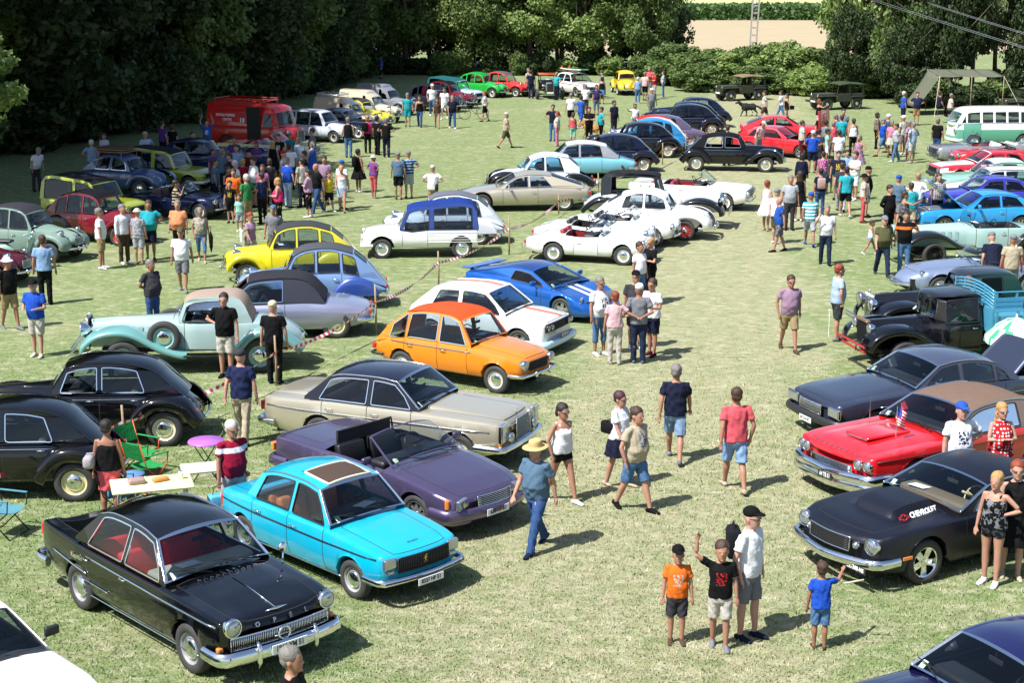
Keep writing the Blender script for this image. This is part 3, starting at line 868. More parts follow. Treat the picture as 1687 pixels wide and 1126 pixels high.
  b.tube([cc, cc+R @ Vector((.3, 0, 0))], .02, 5)
  b.obj('steering_wheel', plain('wheel_rim_%s' % T.get('stw', '111113'), lin(T.get('stw', '111113')), .4), c.o, True)
  if not T.get('opentop') or 1:
   z2 = cab[1][1]-.12
   b = MB().rbox((c.X(cab[1][0]-.02), 0, z2), (.02, .22, .06), .01); b.tube([(c.X(cab[1][0]-.02), 0, z2), (c.X(cab[1][0]-.02), 0, z2+.1)], .006, 4)
   b.obj('rear_view_mirror', BLACKT, c.o)
 def fenders(c):
  T = c.T
  for fd in T.get('fends', []):
   path = catmull(fd['path'], 5); yi, yo = fd['y']; bl = fd.get('b', .09); sk = fd.get('skirt', .08); n = len(path)
   m = paint(T['fendcol'], .3) if T.get('fendcol') else c.col2 if 'fendcol2' in T else c.col
   for sg in (1, -1):
    G = []
    for i, p in enumerate(path):
     a = path[max(i-1, 0)]; b = path[min(i+1, n-1)]; tx, tz = b[0]-a[0], b[1]-a[1]; l = hypot(tx, tz) or 1; nx, nz = -tz/l, tx/l
     if nz < 0 and abs(tz) < abs(tx): nx, nz = -nx, -nz
     t = i/(n-1); e = min(1, t*8, (1-t)*8); yo2 = yo-fd.get('pinch', .06)*(1-e)
     row = []
     for k in range(9):
      al = k/8*pi*.5
      row.append((c.X(p[0]+nx*bl*cos(al)*.0 + nx*(bl*cos(al))), sg*(yi+(yo2-yi)*sin(al)), p[1]+nz*bl*cos(al)))
     row.append((c.X(p[0]-nx*sk*.5), sg*yo2, p[1]-nz*sk*.5)); row.append((c.X(p[0]-nx*sk), sg*(yo2-.01), p[1]-nz*sk))
     G.append(row if sg > 0 else row[::-1])
    b = MB().grid(G)
    if fd.get('cover'):       # closed outer skirt panel, half hiding the wheel
     zl = fd['cover']; o_ = []
     for row in G:
      pt = row[-1] if sg > 0 else row[0]
      o_.append([pt, (pt[0], pt[1]-sg*.01, min(pt[2]-.002, zl))])
     b.grid(o_)
    o = b.obj('mudguard', m, c.o, True)
    auto(o, 55)
    if fd.get('solid', True):
     md = o.modifiers.new('thick', 'SOLIDIFY'); md.thickness = .012; md.offset = 0
 def bumper(c, front=True):
  T = c.T; bd = T.get('bf' if front else 'br')
  if not bd: return
  mat = {'c': CHROME, 'b': BLACKT, 'p': c.col, 'w': paint('e8e8e4'), 's': paint('b4d4ec'), 'r': paint('b01a18')}[bd.get('m', 'c')]
  z = bd['z']; h = bd.get('h', .05); d = bd.get('d', .035); out = bd.get('out', .10); wr = bd.get('wrap', .3); hw = bd.get('hw') or float(c.wid(.3 if front else c.L-.3))+.01
  P = []
  L = c.L
  def pp(s, y, zz):
   v = c.P(max(s, 0) if front else min(s, L), y, zz)
   return Vector((v.x+(out if front else -out) if (s <= 0 or s >= L) else v.x, v.y, v.z))
  ys = np.linspace(-hw*.93, hw*.93, 15)
  s_ = (lambda q: q) if front else (lambda q: L-q)
  P.append(c.P(s_(wr), -hw-.005, z)); P.append(c.P(s_(wr*.4), -hw-.012, z)); P.append(c.P(s_(.02), -hw, z)+Vector((out*.4*(1 if front else -1), 0, 0)))
  P += [c.P(s_(0), y, z+bd.get('dip', 0)*(1-abs(y/hw)))+Vector(((out if front else -out), 0, 0)) for y in ys]
  P.append(c.P(s_(.02), hw, z)+Vector((out*.4*(1 if front else -1), 0, 0))); P.append(c.P(s_(wr*.4), hw+.012, z)); P.append(c.P(s_(wr), hw+.005, z))
  if bd.get('split'): P = P[3:-3]
  b = MB().tube(P, d, 10, rz=h)
  if bd.get('double'): b.tube([p+Vector((0, 0, bd['double'])) for p in P], d, 8, rz=h)
  o = b.obj('bumper', mat, c.o, True); auto(o, 60)
  for y in bd.get('over', []):
   for sg in (-1, 1):
    q = c.P(s_(0), sg*y, z)+Vector(((out+.03 if front else -out-.03), 0, 0))
    b = MB().tube([q+Vector((0, 0, -h*1.9)), q+Vector((.012, 0, -h)), q+Vector((.015, 0, h)), q+Vector((-.03, 0, h*1.8))], [.015, .035, .035, .02], 8)
    b.obj('overrider', mat, o, True)
  if bd.get('strip'):
   b = MB().tube([p+Vector(((.028 if front else -.028), 0, 0)) for p in P], .02, 6, rz=h*.4); b.obj('rubber_strip', BLACKT, o, True)
  return o
 def plate(c, front=True):
  T = c.T; pl = T.get('pf' if front else 'prr')
  if not pl: return
  txt, y, z, col = pl; wd, hh = T.get('platesz', (.48, .11))
  out = (T.get('bf') or {}).get('out', .1)+.055+T.get('plout', 0) if front else (T.get('br') or {}).get('out', .08)+.05
  q = c.P(0 if front else c.L, y, z)+Vector((out if front else -out, 0, 0))
  sx = 1 if front else -1
  M = frame_mat(q, (0, sx, 0), (-.12*sx*0, 0, 1))
  b = MB().rbox((0, 0, 0), (wd, hh, .012), .004)
  o = b.obj('number_plate', {'w': WHITEP, 'k': BLACKP, 'y': plain('yellow_plate', (.8, .6, .05), .4)}[col], c.o); o.matrix_local = M
  t = text_mesh('lettering', txt, hh*.86, BLACKP if col != 'k' else WHITEP, o, Matrix.Translation((0, .002, .0085)), bold=.002, xs=min(1.0, .95*wd/(len(txt)*hh*.50)))
 def lamps(c):
  T = c.T
  for ld in T.get('lamps', []):
   y, z, r = ld[:3]; kind = ld[3] if len(ld) > 3 else 'round'; s = ld[4] if len(ld) > 4 else 0.; sticks = ld[5] if len(ld) > 5 else .05
   for sg in (1, -1):
    q = c.P(s, sg*y, z)
    if kind == 'round':
     b = MB().lathe([(r*1.0, -.08), (r*1.16, -.02), (r*1.18, .012), (r*1.05, .03), (r*.98, .022)], 24, 'x', (q.x+sticks, q.y, q.z))
     o = b.obj('headlight', CHROME if T.get('lampring', 'c') == 'c' else (c.col if T['lampring'] == 'p' else BLACKT), c.o, True)
     b = MB().lathe([(r*.99, .015), (r*.8, .03), (r*.4, .045), (0, .05)], 20, 'x', (q.x+sticks, q.y, q.z)); b.obj('lens', LENS, o, True)
    elif kind == 'pod':            # free-standing lamp, bowl behind
     b = MB().lathe([(0, -.20), (r*.5, -.17), (r*.88, -.09), (r*1.08, -.01), (r*1.1, .015), (r*1.0, .025)], 24, 'x', (q.x+sticks, q.y, q.z))
     o = b.obj('headlight', CHROME if T.get('lampring', 'c') == 'c' else c.col, c.o, True)
     b = MB().lathe([(r*1.0, .018), (r*.8, .03), (r*.4, .045), (0, .05)], 20, 'x', (q.x+sticks, q.y, q.z)); b.obj('lens', LENS, o, True)
     b = MB().tube([(q.x+sticks-.06, q.y, q.z-r), (q.x+sticks-.08, q.y*.75, q.z-r-.12)], .02, 6); b.obj('lamp_bracket', BLACKT, o)
    else:                          # rectangular: r = (half width, half height)
     hw, hh = r
     b = MB().rbox((0, 0, 0), (hw*2, hh*2, .07), .02)
     o = b.obj('headlight' if kind in ('rect', 'trap') else 'indicator', {'rect': LENS, 'amber': AMBER, 'red': REDL, 'white': LENS, 'trap': LENS}.get(kind, LENS), c.o)
     yaw = -sg*ld[6] if len(ld) > 6 else 0
     o.matrix_local = Matrix.Translation((q.x+sticks-.03, q.y, q.z)) @ Matrix.Rotation(yaw, 4, 'Z') @ frame_mat((0, 0, 0), (0, 1, 0), (0, 0, 1))
     if kind in ('rect',) and T.get('lampframe', True):
      b = MB().rbox((0, 0, -.01), (hw*2+.03, hh*2+.03, .06), .02); f = b.obj('lamp_frame', CHROME if T.get('chrome', True) else BLACKT, o)
  for y, z, kind, hw, hh in T.get('tails', []):
   for sg in (1, -1):
    q = c.P(c.L, sg*y, z)
    b = MB().rbox((0, 0, 0), (.07, hw*2, hh*2), .02); o = b.obj('tail_light', REDL if kind == 'r' else AMBER, c.o); o.location = (q.x+.0, q.y, q.z)
 def grille(c):
  T = c.T
  for g in T.get('grilles', []):
   y0, y1, z0, z1 = g[:4]; kind = g[4]; s = g[5] if len(g) > 5 else 0.; dp = g[6] if len(g) > 6 else .012
   N = 16
   def pt(y, z, o): v = c.P(s, y, z); return Vector((v.x+o, v.y, v.z))
   back = MB().grid([[pt(y, z, dp*.6) for y in np.linspace(y0, y1, N)] for z in np.linspace(z0, z1, 4)])
   gb = back.obj('grille', {'body': c.col}.get(kind, UNDER), c.o, True)
   fr = [pt(y, z0, dp) for y in np.linspace(y0, y1, N)] + [pt(y1, z, dp) for z in np.linspace(z0, z1, 4)[1:]] + [pt(y, z1, dp) for y in np.linspace(y1, y0, N)[1:]] + [pt(y0, z, dp) for z in np.linspace(z1, z0, 4)[1:-1]]
   fm = BLACKT if kind in ('black', 'bars_b', 'hbars_b') else CHROME
   MB().tube(fr, .012, 5, closed=True).obj('grille_frame', fm, gb, True)
   b = MB()
   if kind in ('vbars', 'bars_b'):
    nb = g[7] if len(g) > 7 else int((y1-y0)/.035)
    for y in np.linspace(y0, y1, nb+2)[1:-1]: b.tube([pt(y, z, dp+.006) for z in np.linspace(z0, z1, 3)], .006, 4)
   elif kind in ('hbars', 'hbars_b', 'black', 'cb'):
    nb = g[7] if len(g) > 7 else max(2, int((z1-z0)/.04))
    for z in np.linspace(z0, z1, nb+2)[1:-1]: b.tube([pt(y, z, dp+.004) for y in np.linspace(y0, y1, 9)], .006, 4)
   if b.V: b.obj('grille_bars', CHROME if kind in ('vbars', 'hbars') else BLACKT, gb, True)
 def trims(c):
  T = c.T
  for t in T.get('trims', []):
   s0, s1, z0, z1, kind = t[:5]; wd = t[5] if len(t) > 5 else .016
   b = MB()
   for sg in (1, -1):
    P = []
    for k in range(17):
     s = s0+(s1-s0)*k/16; z = z0+(z1-z0)*k/16
     rel = (z-.25)/(float(c.sh(s))-.25)
     w = float(c.wid(s)); yy = w-(T.get('sidetum', .02) if rel > .75 else 0)*max(0, (rel-.68)/.32)-T.get('tuck', .06)*max(0, (.5-rel)/.5)**1.6
     P.append((c.P(s, sg*(yy+.006), z)))
    b.tube(P, .010, 5, rz=wd)
   b.obj('side_trim', {'c': CHROME, 'k': BLACKT, 'r': paint('c02018'), 'o': paint('f08020')}[kind], c.o, True)
  for sg in ((1, -1) if T.get('mirrors') == 2 else ((1,) if T.get('mirrors') else ())):
   s0 = T['cabs'][0][0]+T.get('mirs', .35); z = float(c.sh(s0)); y = float(c.wid(s0))
   b = MB().tube([(c.X(s0), sg*(y-.05), z), (c.X(s0), sg*(y+.07), z+.09)], .012, 5)
   b.rbox((c.X(s0), sg*(y+.10), z+.12), (.06, .18, .12), .03)
   b.obj('door_mirror', CHROME if T.get('mirrorc', 'c') == 'c' else (c.col if T['mirrorc'] == 'p' else BLACKT), c.o, True)
  if not T.get('tiny') and not T.get('nowiper'):
   (s0, z0), (s1, z1) = T['cabs'][0], T['cabs'][1]
   cr = T.get('crown', .07)
   b = MB(); w = float(c.wid(s0))
   for y in (-.12, .42):
    a = np.array([c.X(s0)+.03+cr*.6, y*w/.8, z0+.02]); yy2 = y-.38
    f = .16
    e = np.array([c.X(s0+(s1-s0)*f)+cr*.95, yy2*w/.8, z0+(z1-z0)*f+.03+cr*.25])
    b.tube([a, e], .008, 4)
    d = (e-a)*.0+np.array([0, -.22, .02])
    b.tube([e-d, e+d*.6], .007, 4)
   b.obj('wiper', BLACKT, c.o)
 def wheels(c):
  T = c.T; tw = T.get('tw', .17)
  for s in (c.fo, c.fo+c.wb):
   for sg in (1, -1):
    w = T['wy'] if 'wy' in T else float(c.wid(s))-tw/2-T.get('wheelin', .035)
    w2 = w-(T.get('wyr', 0) if s > c.fo else 0)
    put_wheel(c.o, c.X(s), sg*w2, T['tr'], tw, T.get('wstyle', 'chrome'), T.get('rim', 'b8b8b4'), T.get('steer', 0) if s == c.fo else 0)
 def build(c):
  T = c.T
  c.lower()
  if 'cabs' in T:
   if T.get('nocab'): T['opentop'] = 1
   c.cabin(); c.interior()
  c.fenders(); c.wheels(); c.bumper(True); c.bumper(False); c.lamps(); c.grille(); c.trims(); c.plate(True); c.plate(False)
  if T.get('extra'): T['extra'](c)
# ---------------------------------------------------------------- kinds of cars: s = metres behind the nose, z = height
def louvres(c):
 z = float(c.top(1.3))
 b = MB()
 for y in np.linspace(-.42, .42, 10):
  for k in (-1, 1): b.tube([(c.X(1.30), y, z+.01), (c.X(1.20), y+k*.022, z+.012)], .007, 4)
 b.obj('air_scoop', CHROME, c.o)
 b = MB().tube([(c.X(1.0)-.0, -.80, .98), (c.X(1.0), -.82, 1.08), (c.X(1.0), -.84, 1.16)], .012, 6)
 for sg in (1,):
  b = MB().tube([(c.X(1.05), sg*.74, .97), (c.X(1.05), sg*.76, 1.13)], .011, 6); b.lathe([(0, .03), (.05, .02), (.075, 0), (.06, -.01), (0, -.01)], 16, 'x', (c.X(1.05), sg*.76, 1.20))
  b.obj('wing_mirror', CHROME, c.o, True)
 q = c.P(.12, 0, float(c.top(.12)))
 b = MB().tube([(q.x, -.16, q.z+.02), (q.x+.01, 0, q.z+.025), (q.x, .16, q.z+.02)], [.005, .022, .005], 8); b.obj('bonnet_badge', CHROME, c.bonnet, True)
 for k, ch in enumerate('OPEL'):
  y = (.36, .12, -.12, -.36)[3-k]
  q = c.P(0, y, .80)
  text_mesh('badge_letter', ch, .085, CHROME, c.bonnet, frame_mat((q.x+.018, y, .765), (0, 1, 0), (-.25, 0, 1)), .004)
 for sg in (-1, 1):
  text_mesh('side_badge', 'Kapitän', .10, CHROME, c.o, frame_mat((c.X(3.55), sg*(float(c.wid(3.5))+.006), .80), (-sg*-1 if sg > 0 else 1, 0, 0) if 0 else ((-1, 0, 0) if sg > 0 else (1, 0, 0)), (0, 0, 1)), .003)
 q = c.P(0, 0, .56)
 b = MB().lathe([(.085, .0), (.10, .015), (.085, .03), (.07, .02)], 24, 'x', (q.x+.03, 0, .57)); b.box((q.x+.05, 0, .565), (.01, .30, .012)); b.obj('emblem', CHROME, c.o, True)
 b = MB().tube([(c.X(.15), 0, float(c.top(.15))+.01), (c.X(.6), 0, float(c.top(.6))+.012), (c.X(1.1), 0, float(c.top(1.1))+.01)], .008, 5); b.obj('bonnet_trim', CHROME, c.bonnet, True)
def lion(c):
 q = c.P(0, 0, .6); gm = plain('gold', (.75, .5, .12), .25, .8)
 b = MB()
 for (y, z, r) in ((0, .62, .022), (.012, .655, .017), (-.015, .64, .012), (.0, .59, .018), (.018, .565, .01), (-.014, .56, .01), (.028, .62, .009), (-.03, .61, .009)):
  b.lathe([(0, .012), (r*.7, .009), (r, 0), (0, -.004)], 8, 'x', (q.x+.025, y, z))
 b.obj('emblem', gm, c.o, True)
 z = 0
 # sliding roof pushed back: frame around a sheet coloured like the shaded inside
 (s1, z1) = c.T['cabs'][1]
 q = c.P(.25, 0, float(c.top(.25)))
 text_mesh('bonnet_lettering', 'PEUGEOT', .045, CHROME, c.bonnet, frame_mat((q.x, 0, q.z+.006), (0, 1, 0), (-1, 0, .2)), .001)
def sunroof(c):
 y = .38; s0, s1 = 1.62, 2.18
 zr = lambda s, yy: float(np.interp(s, [p[0] for p in c.roofline], [p[1] for p in c.roofline]))+c.T.get('crown', .07)*(1-abs(yy/.55)**2.4)+.012
 b = MB()
 G = [[(c.X(s), yy, zr(s, yy)+.001) for yy in np.linspace(-y, y, 7)] for s in np.linspace(s0, s1, 4)]
 b.grid(G); b.obj('roof_shade_sheet', plain('roof_hole_shade', (.05, .028, .018), .8), c.o, True)  # opaque sheet over the uncut roof, its dark colour stands for the shade inside
 P = [(c.X(s0), yy, zr(s0, yy)) for yy in np.linspace(-y, y, 7)]+[(c.X(s1), yy, zr(s1, yy)) for yy in np.linspace(y, -y, 7)]
 MB().tube(P, .02, 6, closed=True).obj('roof_frame', plain('cream_trim', (.6, .55, .42), .6), c.o, True)
 b = MB(); G = [[(c.X(s), yy, zr(s, yy)+.022) for yy in np.linspace(-y*1.04, y*1.04, 7)] for s in np.linspace(s1, s1+.10, 3)]; b.grid(G)
 b.obj('sliding_roof', c.col, c.o, True)
def star(c):
 q = c.P(.1, 0, float(c.top(.1)))
 b = MB(); cc = Vector((q.x, 0, q.z+.09)); n = 16
 b.tube([cc+Vector((0, .04*cos(t), .04*sin(t))) for t in np.linspace(0, 2*pi, n, endpoint=False)], .004, 4, closed=True)
 for k in range(3): b.tube([cc, cc+Vector((0, .04*cos(k*2.094+pi/2), .04*sin(k*2.094+pi/2)))], .004, 4)
 b.tube([cc-Vector((0, 0, .04)), cc-Vector((0, 0, .09))], .007, 4); b.obj('emblem', CHROME, c.o)
def camaro_hood(s, Y, Z):
 a = np.clip((s-.75)/.10, 0, 1)*np.clip((1.62-s)/.1, 0, 1)
 b = np.clip((.43-np.abs(Y))/.06, 0, 1)
 rise = .14*a*b*(.55+.45*np.clip((s-.75)/.3, 0, 1))*(Z > .7)
 v = .03*np.clip(1-np.abs(np.abs(Y)-.12)/.1, 0, 1)*np.clip(s/.3, 0, 1)*np.clip((.85-s)/.3, 0, 1)*(Z > .7)
 return Z+rise+v
def chev(c):
 for sg, rd in ((1, -1),):
  z = float(c.top(1.25))+.085
  M = frame_mat((c.X(1.30), sg*.50, float(c.top(1.3))+.02), (-.98*sg, -.12*1, 0) if sg > 0 else (.98, -.12, 0), (0, -sg*.6, .9))
  t = text_mesh('bonnet_lettering', 'CHEVROLET', .115, WHITEP, c.bonnet, M, .006, .9)
  M2 = M @ Matrix.Translation((-.42, 0, .004))
  V = [(-.09, -.018), (-.03, -.018), (-.03, -.04), (.04, -.04), (.045, -.018), (.10, -.018), (.08, .018), (.02, .018), (.025, .04), (-.045, .04), (-.04, .018), (-.10, .018)]
  b = MB(); pts = [Vector((x, y, 0)) for x, y in V]
  b.tube([M2 @ p for p in pts], .008, 4, closed=True)
  b.obj('bonnet_emblem', plain('decal_red', (.6, .02, .02), .5), c.bonnet)
 b = MB()
 for sg in (-1, 1):
  q = c.P(.62, sg*float(c.wid(.62)), .50); b.rbox((q.x, q.y-sg*.0, .47), (.17, .02, .05), .01)
 b.obj('side_marker', AMBER, c.o)
def tbird(c):
 for k, ch in enumerate('THUNDERBIRD'):
  y = -.62+k*.124
  q = c.P(.05, y, float(c.top(.05)))
  text_mesh('badge_letter', ch, .06, CHROME, c.bonnet, frame_mat((q.x-.03, y, float(c.top(.1))+.012), (0, 1, 0), (-1, 0, .3)), .002)
 for sg in (-1, 1):
  q = c.P(.18, sg*.82, .93)
  if sg < 0:
   b = MB().tube([(q.x-.9, -.35, 1.0), (q.x-.9, -.35, 1.48)], .006, 4); b.obj('flag_stick', CHROME, c.o)
 # hood scoop
 b = MB().rbox((c.X(1.0), 0, float(c.top(1.0))+.03), (.95, .55, .05), .02); b.obj('bonnet_scoop', c.col, c.bonnet, True)
 b = MB().rbox((c.X(.52), 0, float(c.top(.52))+.035), (.02, .5, .03), .01); b.obj('scoop_grille', CHROME, c.bonnet, True)
 # small flag standing on the bonnet
 fl = thing('small_flag', 'small red white and blue striped flag standing on the red bonnet', 'flag', (0, 0, 0)); fl.parent = None
 wp = c.o.matrix_basis @ Vector((c.X(1.0), .42, 1.0)); fl.location = wp
 MB().tube([(0, 0, -.03), (0, 0, .5)], .006, 5).obj('pole', CHROME, fl)
 G = [[(.0+.16*u+.012*sin(v*9), .03*sin(u*5+v*4)+.05*u, .5-.34*v-.10*u) for u in np.linspace(0, 1, 7)] for v in np.linspace(0, 1, 14)]
 b = MB(); b.grid(G);
 mi = []
 for v in range(13):
  for u in range(6): mi.append(2 if (v < 6 and u < 3) else (v % 2))
 o = mesh('flag_cloth', b.V, b.F, None, fl, True, [plain('flag_red', (.55, .02, .03), .8), plain('flag_white', (.8, .8, .8), .8), plain('flag_blue', (.03, .05, .3), .8)], mi)
def roofrack(s0, s1, z, y=.5, mat=None, load=False):
 def f(c):
  m = mat or STEEL
  b = MB()
  for yy in np.linspace(-y, y, 5): b.tube([(c.X(s0), yy, z), (c.X(s1), yy, z)], .014, 5)
  for s in np.linspace(s0, s1, 6): b.tube([(c.X(s), -y, z), (c.X(s), y, z)], .014, 5)
  for s in (s0+.1, s1-.1):
   for yy in (-y, y): b.tube([(c.X(s), yy, z+.06), (c.X(s), yy*1.05, z-.22)], .014, 5)
  b.tube([(c.X(s0), -y, z+.09), (c.X(s0), y, z+.09), (c.X(s1), y, z+.09), (c.X(s1), -y, z+.09)], .014, 5, closed=True)
  b.obj('roof_rack', m, c.o)
  if load:
   b = MB()
   for k in range(5): b.box((c.X((s0+s1)/2), -y+.12+k*.22*y/.5, z+.05), (abs(s1-s0)*.9, .14, .05))
   b.obj('rack_slat', plain('rack_wood', (.22, .13, .07), .7, var=.3), c.o)
 return f
SED = dict(L=4.83, wb=2.80, fo=.80, tr=.33, tw=.17, sill=.27)
T = {}
T['opel'] = dict(name='black_saloon', L=4.83, wb=2.80, fo=.82, tr=.335, sill=[(0, .38), (.5, .27), (4, .27), (4.83, .36)], tuck=.07,
 pl=[(0, .84), (.3, .88), (1.2, .895), (3.6, .895), (4.5, .85), (4.83, .80)], shs=[(0, .86), (.5, .90), (1.4, .94), (3.3, .95), (4.3, .98), (4.75, 1.0), (4.83, .97)],
 hds=[(0, .78), (.15, .84), (.7, .93), (1.45, 1.0), (3.6, 1.01), (4.3, .985), (4.83, .90)], k2=.2, hoodw=.84, shr=.035,
 cabs=[(1.42, .99), (1.88, 1.42), (2.3, 1.48), (3.0, 1.48), (3.32, 1.40), (3.78, 1.0)], glassI=(0,), rearI=4, crown=.075, cin=.10, tum=.34,
 wins=[(1.56, 2.43, .62, 0), (2.51, 3.42, 0, -.55)], doors=[1.45, 2.47, 3.45], hoodcut=(.06, 1.36), trunkcut=(3.9, 4.7), archk=1.12,
 chromeframe=True, chromewin=True, col='06070c', seat='e02030', int='a01c28', dash='a8a090', wstyle='chrome', rim='9a9a98', rough=.12, basecrown=1.5, bow=.10,
 bf=dict(z=.42, h=.09, d=.05, out=.10, wrap=.35, over=[.42]), br=dict(z=.45, h=.08, d=.05, out=.10, over=[.42]),
 lamps=[(.70, .80, .105, 'round', .0, .04), (.82, .52, (.05, .035), 'amber', .06, .03)], tails=[(.74, .85, 'r', .04, .09)],
 grilles=[(-.72, .72, .50, .66, 'vbars', 0, .02, 56)], trims=[(.1, 3.3, .80, .86, 'c'), (3.3, 4.3, .62, .70, 'c'), (2.75, 3.6, .50, .52, 'c', .008), (.5, 4.3, .29, .29, 'c', .01)],
 pf=('1961 YM 51', 0, .44, 'w'), platesz=(.52, .12), extra=louvres)
T['p204'] = dict(name='saloon_car', L=3.97, wb=2.59, fo=.70, tr=.29, tw=.15, sill=[(0, .34), (.4, .24), (3.5, .24), (3.97, .34)],
 pl=[(0, .70), (.3, .755), (1, .78), (3, .78), (3.7, .74), (3.97, .70)], shs=[(0, .74), (.5, .80), (1.3, .87), (2.8, .90), (3.97, .86)],
 hds=[(0, .70), (.3, .80), (.8, .87), (1.3, .92), (2.9, .93), (3.4, .91), (3.97, .84)], hoodw=.8,
 cabs=[(1.22, .92), (1.62, 1.33), (2.0, 1.38), (2.6, 1.37), (2.95, 1.30), (3.22, .93)], rearI=4, crown=.06, cin=.08, tum=.30,
 wins=[(1.34, 2.10, .72, 0), (2.18, 2.98, 0, -.40)], doors=[1.30, 2.14, 3.0], hoodcut=(.08, 1.18), trunkcut=(3.3, 3.9), archk=1.14,
 col='08b4d8', seat='c87444', int='6a4028', dash='1c1c1c', wstyle='chrome', rim='a8a8a4', chromeframe=True, rough=.25, lampframe=True,
 bf=dict(z=.40, h=.05, d=.04, out=.08, wrap=.35, strip=1), br=dict(z=.42, h=.05, d=.04, out=.08),
 lamps=[(.575, .635, (.105, .08), 'trap', 0, .015), (.57, .51, (.06, .03), 'white', 0, .02)], tails=[(.62, .66, 'r', .05, .08)],
 grilles=[(-.46, .46, .49, .70, 'bars_b', 0, .02, 30)], trims=[(.12, 3.9, .70, .74, 'k', .008), (.9, 3.0, .26, .26, 'c', .008)], pf=('8337 HF 51', 0, .33, 'w'), platesz=(.46, .10), plout=.0,
 extra=lambda c: (lion(c), sunroof(c)))
T['sl'] = dict(name='convertible_car', L=4.50, wb=2.515, fo=.90, tr=.32, tw=.21, sill=[(0, .26), (.6, .20), (3.9, .20), (4.5, .30)], bow=.2, lean=-.12, leanr=-.1,
 pl=[(0, .80), (.4, .88), (1, .905), (3.6, .905), (4.2, .87), (4.5, .82)], shs=[(0, .66), (.4, .74), (1.3, .86), (2.5, .90), (4.2, .90), (4.5, .86)],
 hds=[(0, .68), (.5, .80), (1.5, .93), (2.6, .93), (3.1, .95), (4.3, .93), (4.5, .88)], k2=.6, k3=.9,
 cabs=[(1.50, .93), (2.15, 1.27), (2.3, 1.28), (3.0, .95)], opentop=1, open=(1.65, 3.05), crown=.10, cin=.09, tum=.36, doors=[1.62, 2.86], hoodcut=(.10, 1.42), trunkcut=(3.3, 4.4), archk=1.10,
 col='6c5e82', metal=.7, rough=.35, seat='141418', int='111114', dash='15151a', wstyle='alloy', rim='alloy', blackframe=False, mirrors=2, mirrorc='p', mirs=.35, chrome=False,
 bf=dict(z=.42, h=.10, d=.05, out=.02, wrap=.5, m='p'), br=dict(z=.46, h=.10, d=.05, out=.02, wrap=.5, m='p'),
 lamps=[(.60, .60, (.17, .08), 'rect', .02, .04, .35), (.80, .60, (.05, .08), 'amber', .08, .02, .9)], tails=[(.62, .68, 'r', .2, .07), (.80, .68, 'a', .05, .07)], lampframe=False,
 grilles=[(-.36, .36, .52, .68, 'hbars', 0, .03, 5)], trims=[(1.3, 3.3, .36, .36, 'k', .006), (1.3, 3.3, .44, .44, 'k', .006)], pf=('650 VF 51', 0, .40, 'w'), plout=-.02,
 extra=lambda c: (MB().tube([(c.X(3.0), -.62, .93), (c.X(3.02), -.60, 1.16), (c.X(3.02), .60, 1.16), (c.X(3.0), .62, .93)], .02, 6).grid([[(c.X(3.02), y, z) for y in (-.58, 0, .58)] for z in (.95, 1.15)]).obj('wind_deflector', plain('mesh_black', (.02, .02, .022), .6), c.o)))
T['w108'] = dict(name='saloon_car', L=4.90, wb=2.75, fo=.85, tr=.33, tw=.17, sill=[(0, .36), (.5, .25), (4.2, .25), (4.9, .36)], bow=.08,
 pl=[(0, .80), (.3, .87), (1, .905), (3.8, .905), (4.6, .86), (4.9, .80)], shs=[(0, .86), (.3, .90), (1.4, .94), (3.4, .95), (4.9, .90)],
 hds=[(0, .74), (.15, .90), (.5, .93), (1.5, 1.0), (3.6, 1.0), (4.2, .98), (4.9, .90)], hoodw=.70, k2=.1,
 cabs=[(1.62, .99), (2.12, 1.40), (2.5, 1.44), (3.2, 1.43), (3.48, 1.37), (3.95, .99)], rearI=4, crown=.06, cin=.09, tum=.32,
 wins=[(1.78, 2.58, .75, 0), (2.68, 3.64, 0, -.55)], doors=[1.75, 2.63, 3.55], hoodcut=(.12, 1.56), trunkcut=(4.05, 4.85), archk=1.12,
 col='d2c8ae', metal=.5, rough=.3, roof='16162a', pillar='14141e', chromeframe=True, chromewin=True, seat='1c1a18', wstyle='chrome', rim='d2c8ae',
 bf=dict(z=.44, h=.06, d=.05, out=.09, wrap=.5, strip=1), br=dict(z=.46, h=.06, d=.05, out=.08),
 lamps=[(.72, .70, (.095, .16), 'rect', 0, .04), (.52, .60, .075, 'round', 0, .05), (.78, .50, (.03, .05), 'amber', .02, .05)], tails=[(.7, .72, 'r', .1, .09)],
 grilles=[(-.30, .30, .48, .88, 'hbars', 0, .04, 9)], trims=[(.2, 4.8, .74, .76, 'c', .012), (.3, 4.7, .27, .27, 'c', .014)], pf=('108 YB 51', 0, .36, 'k'), platesz=(.4, .10), extra=star)
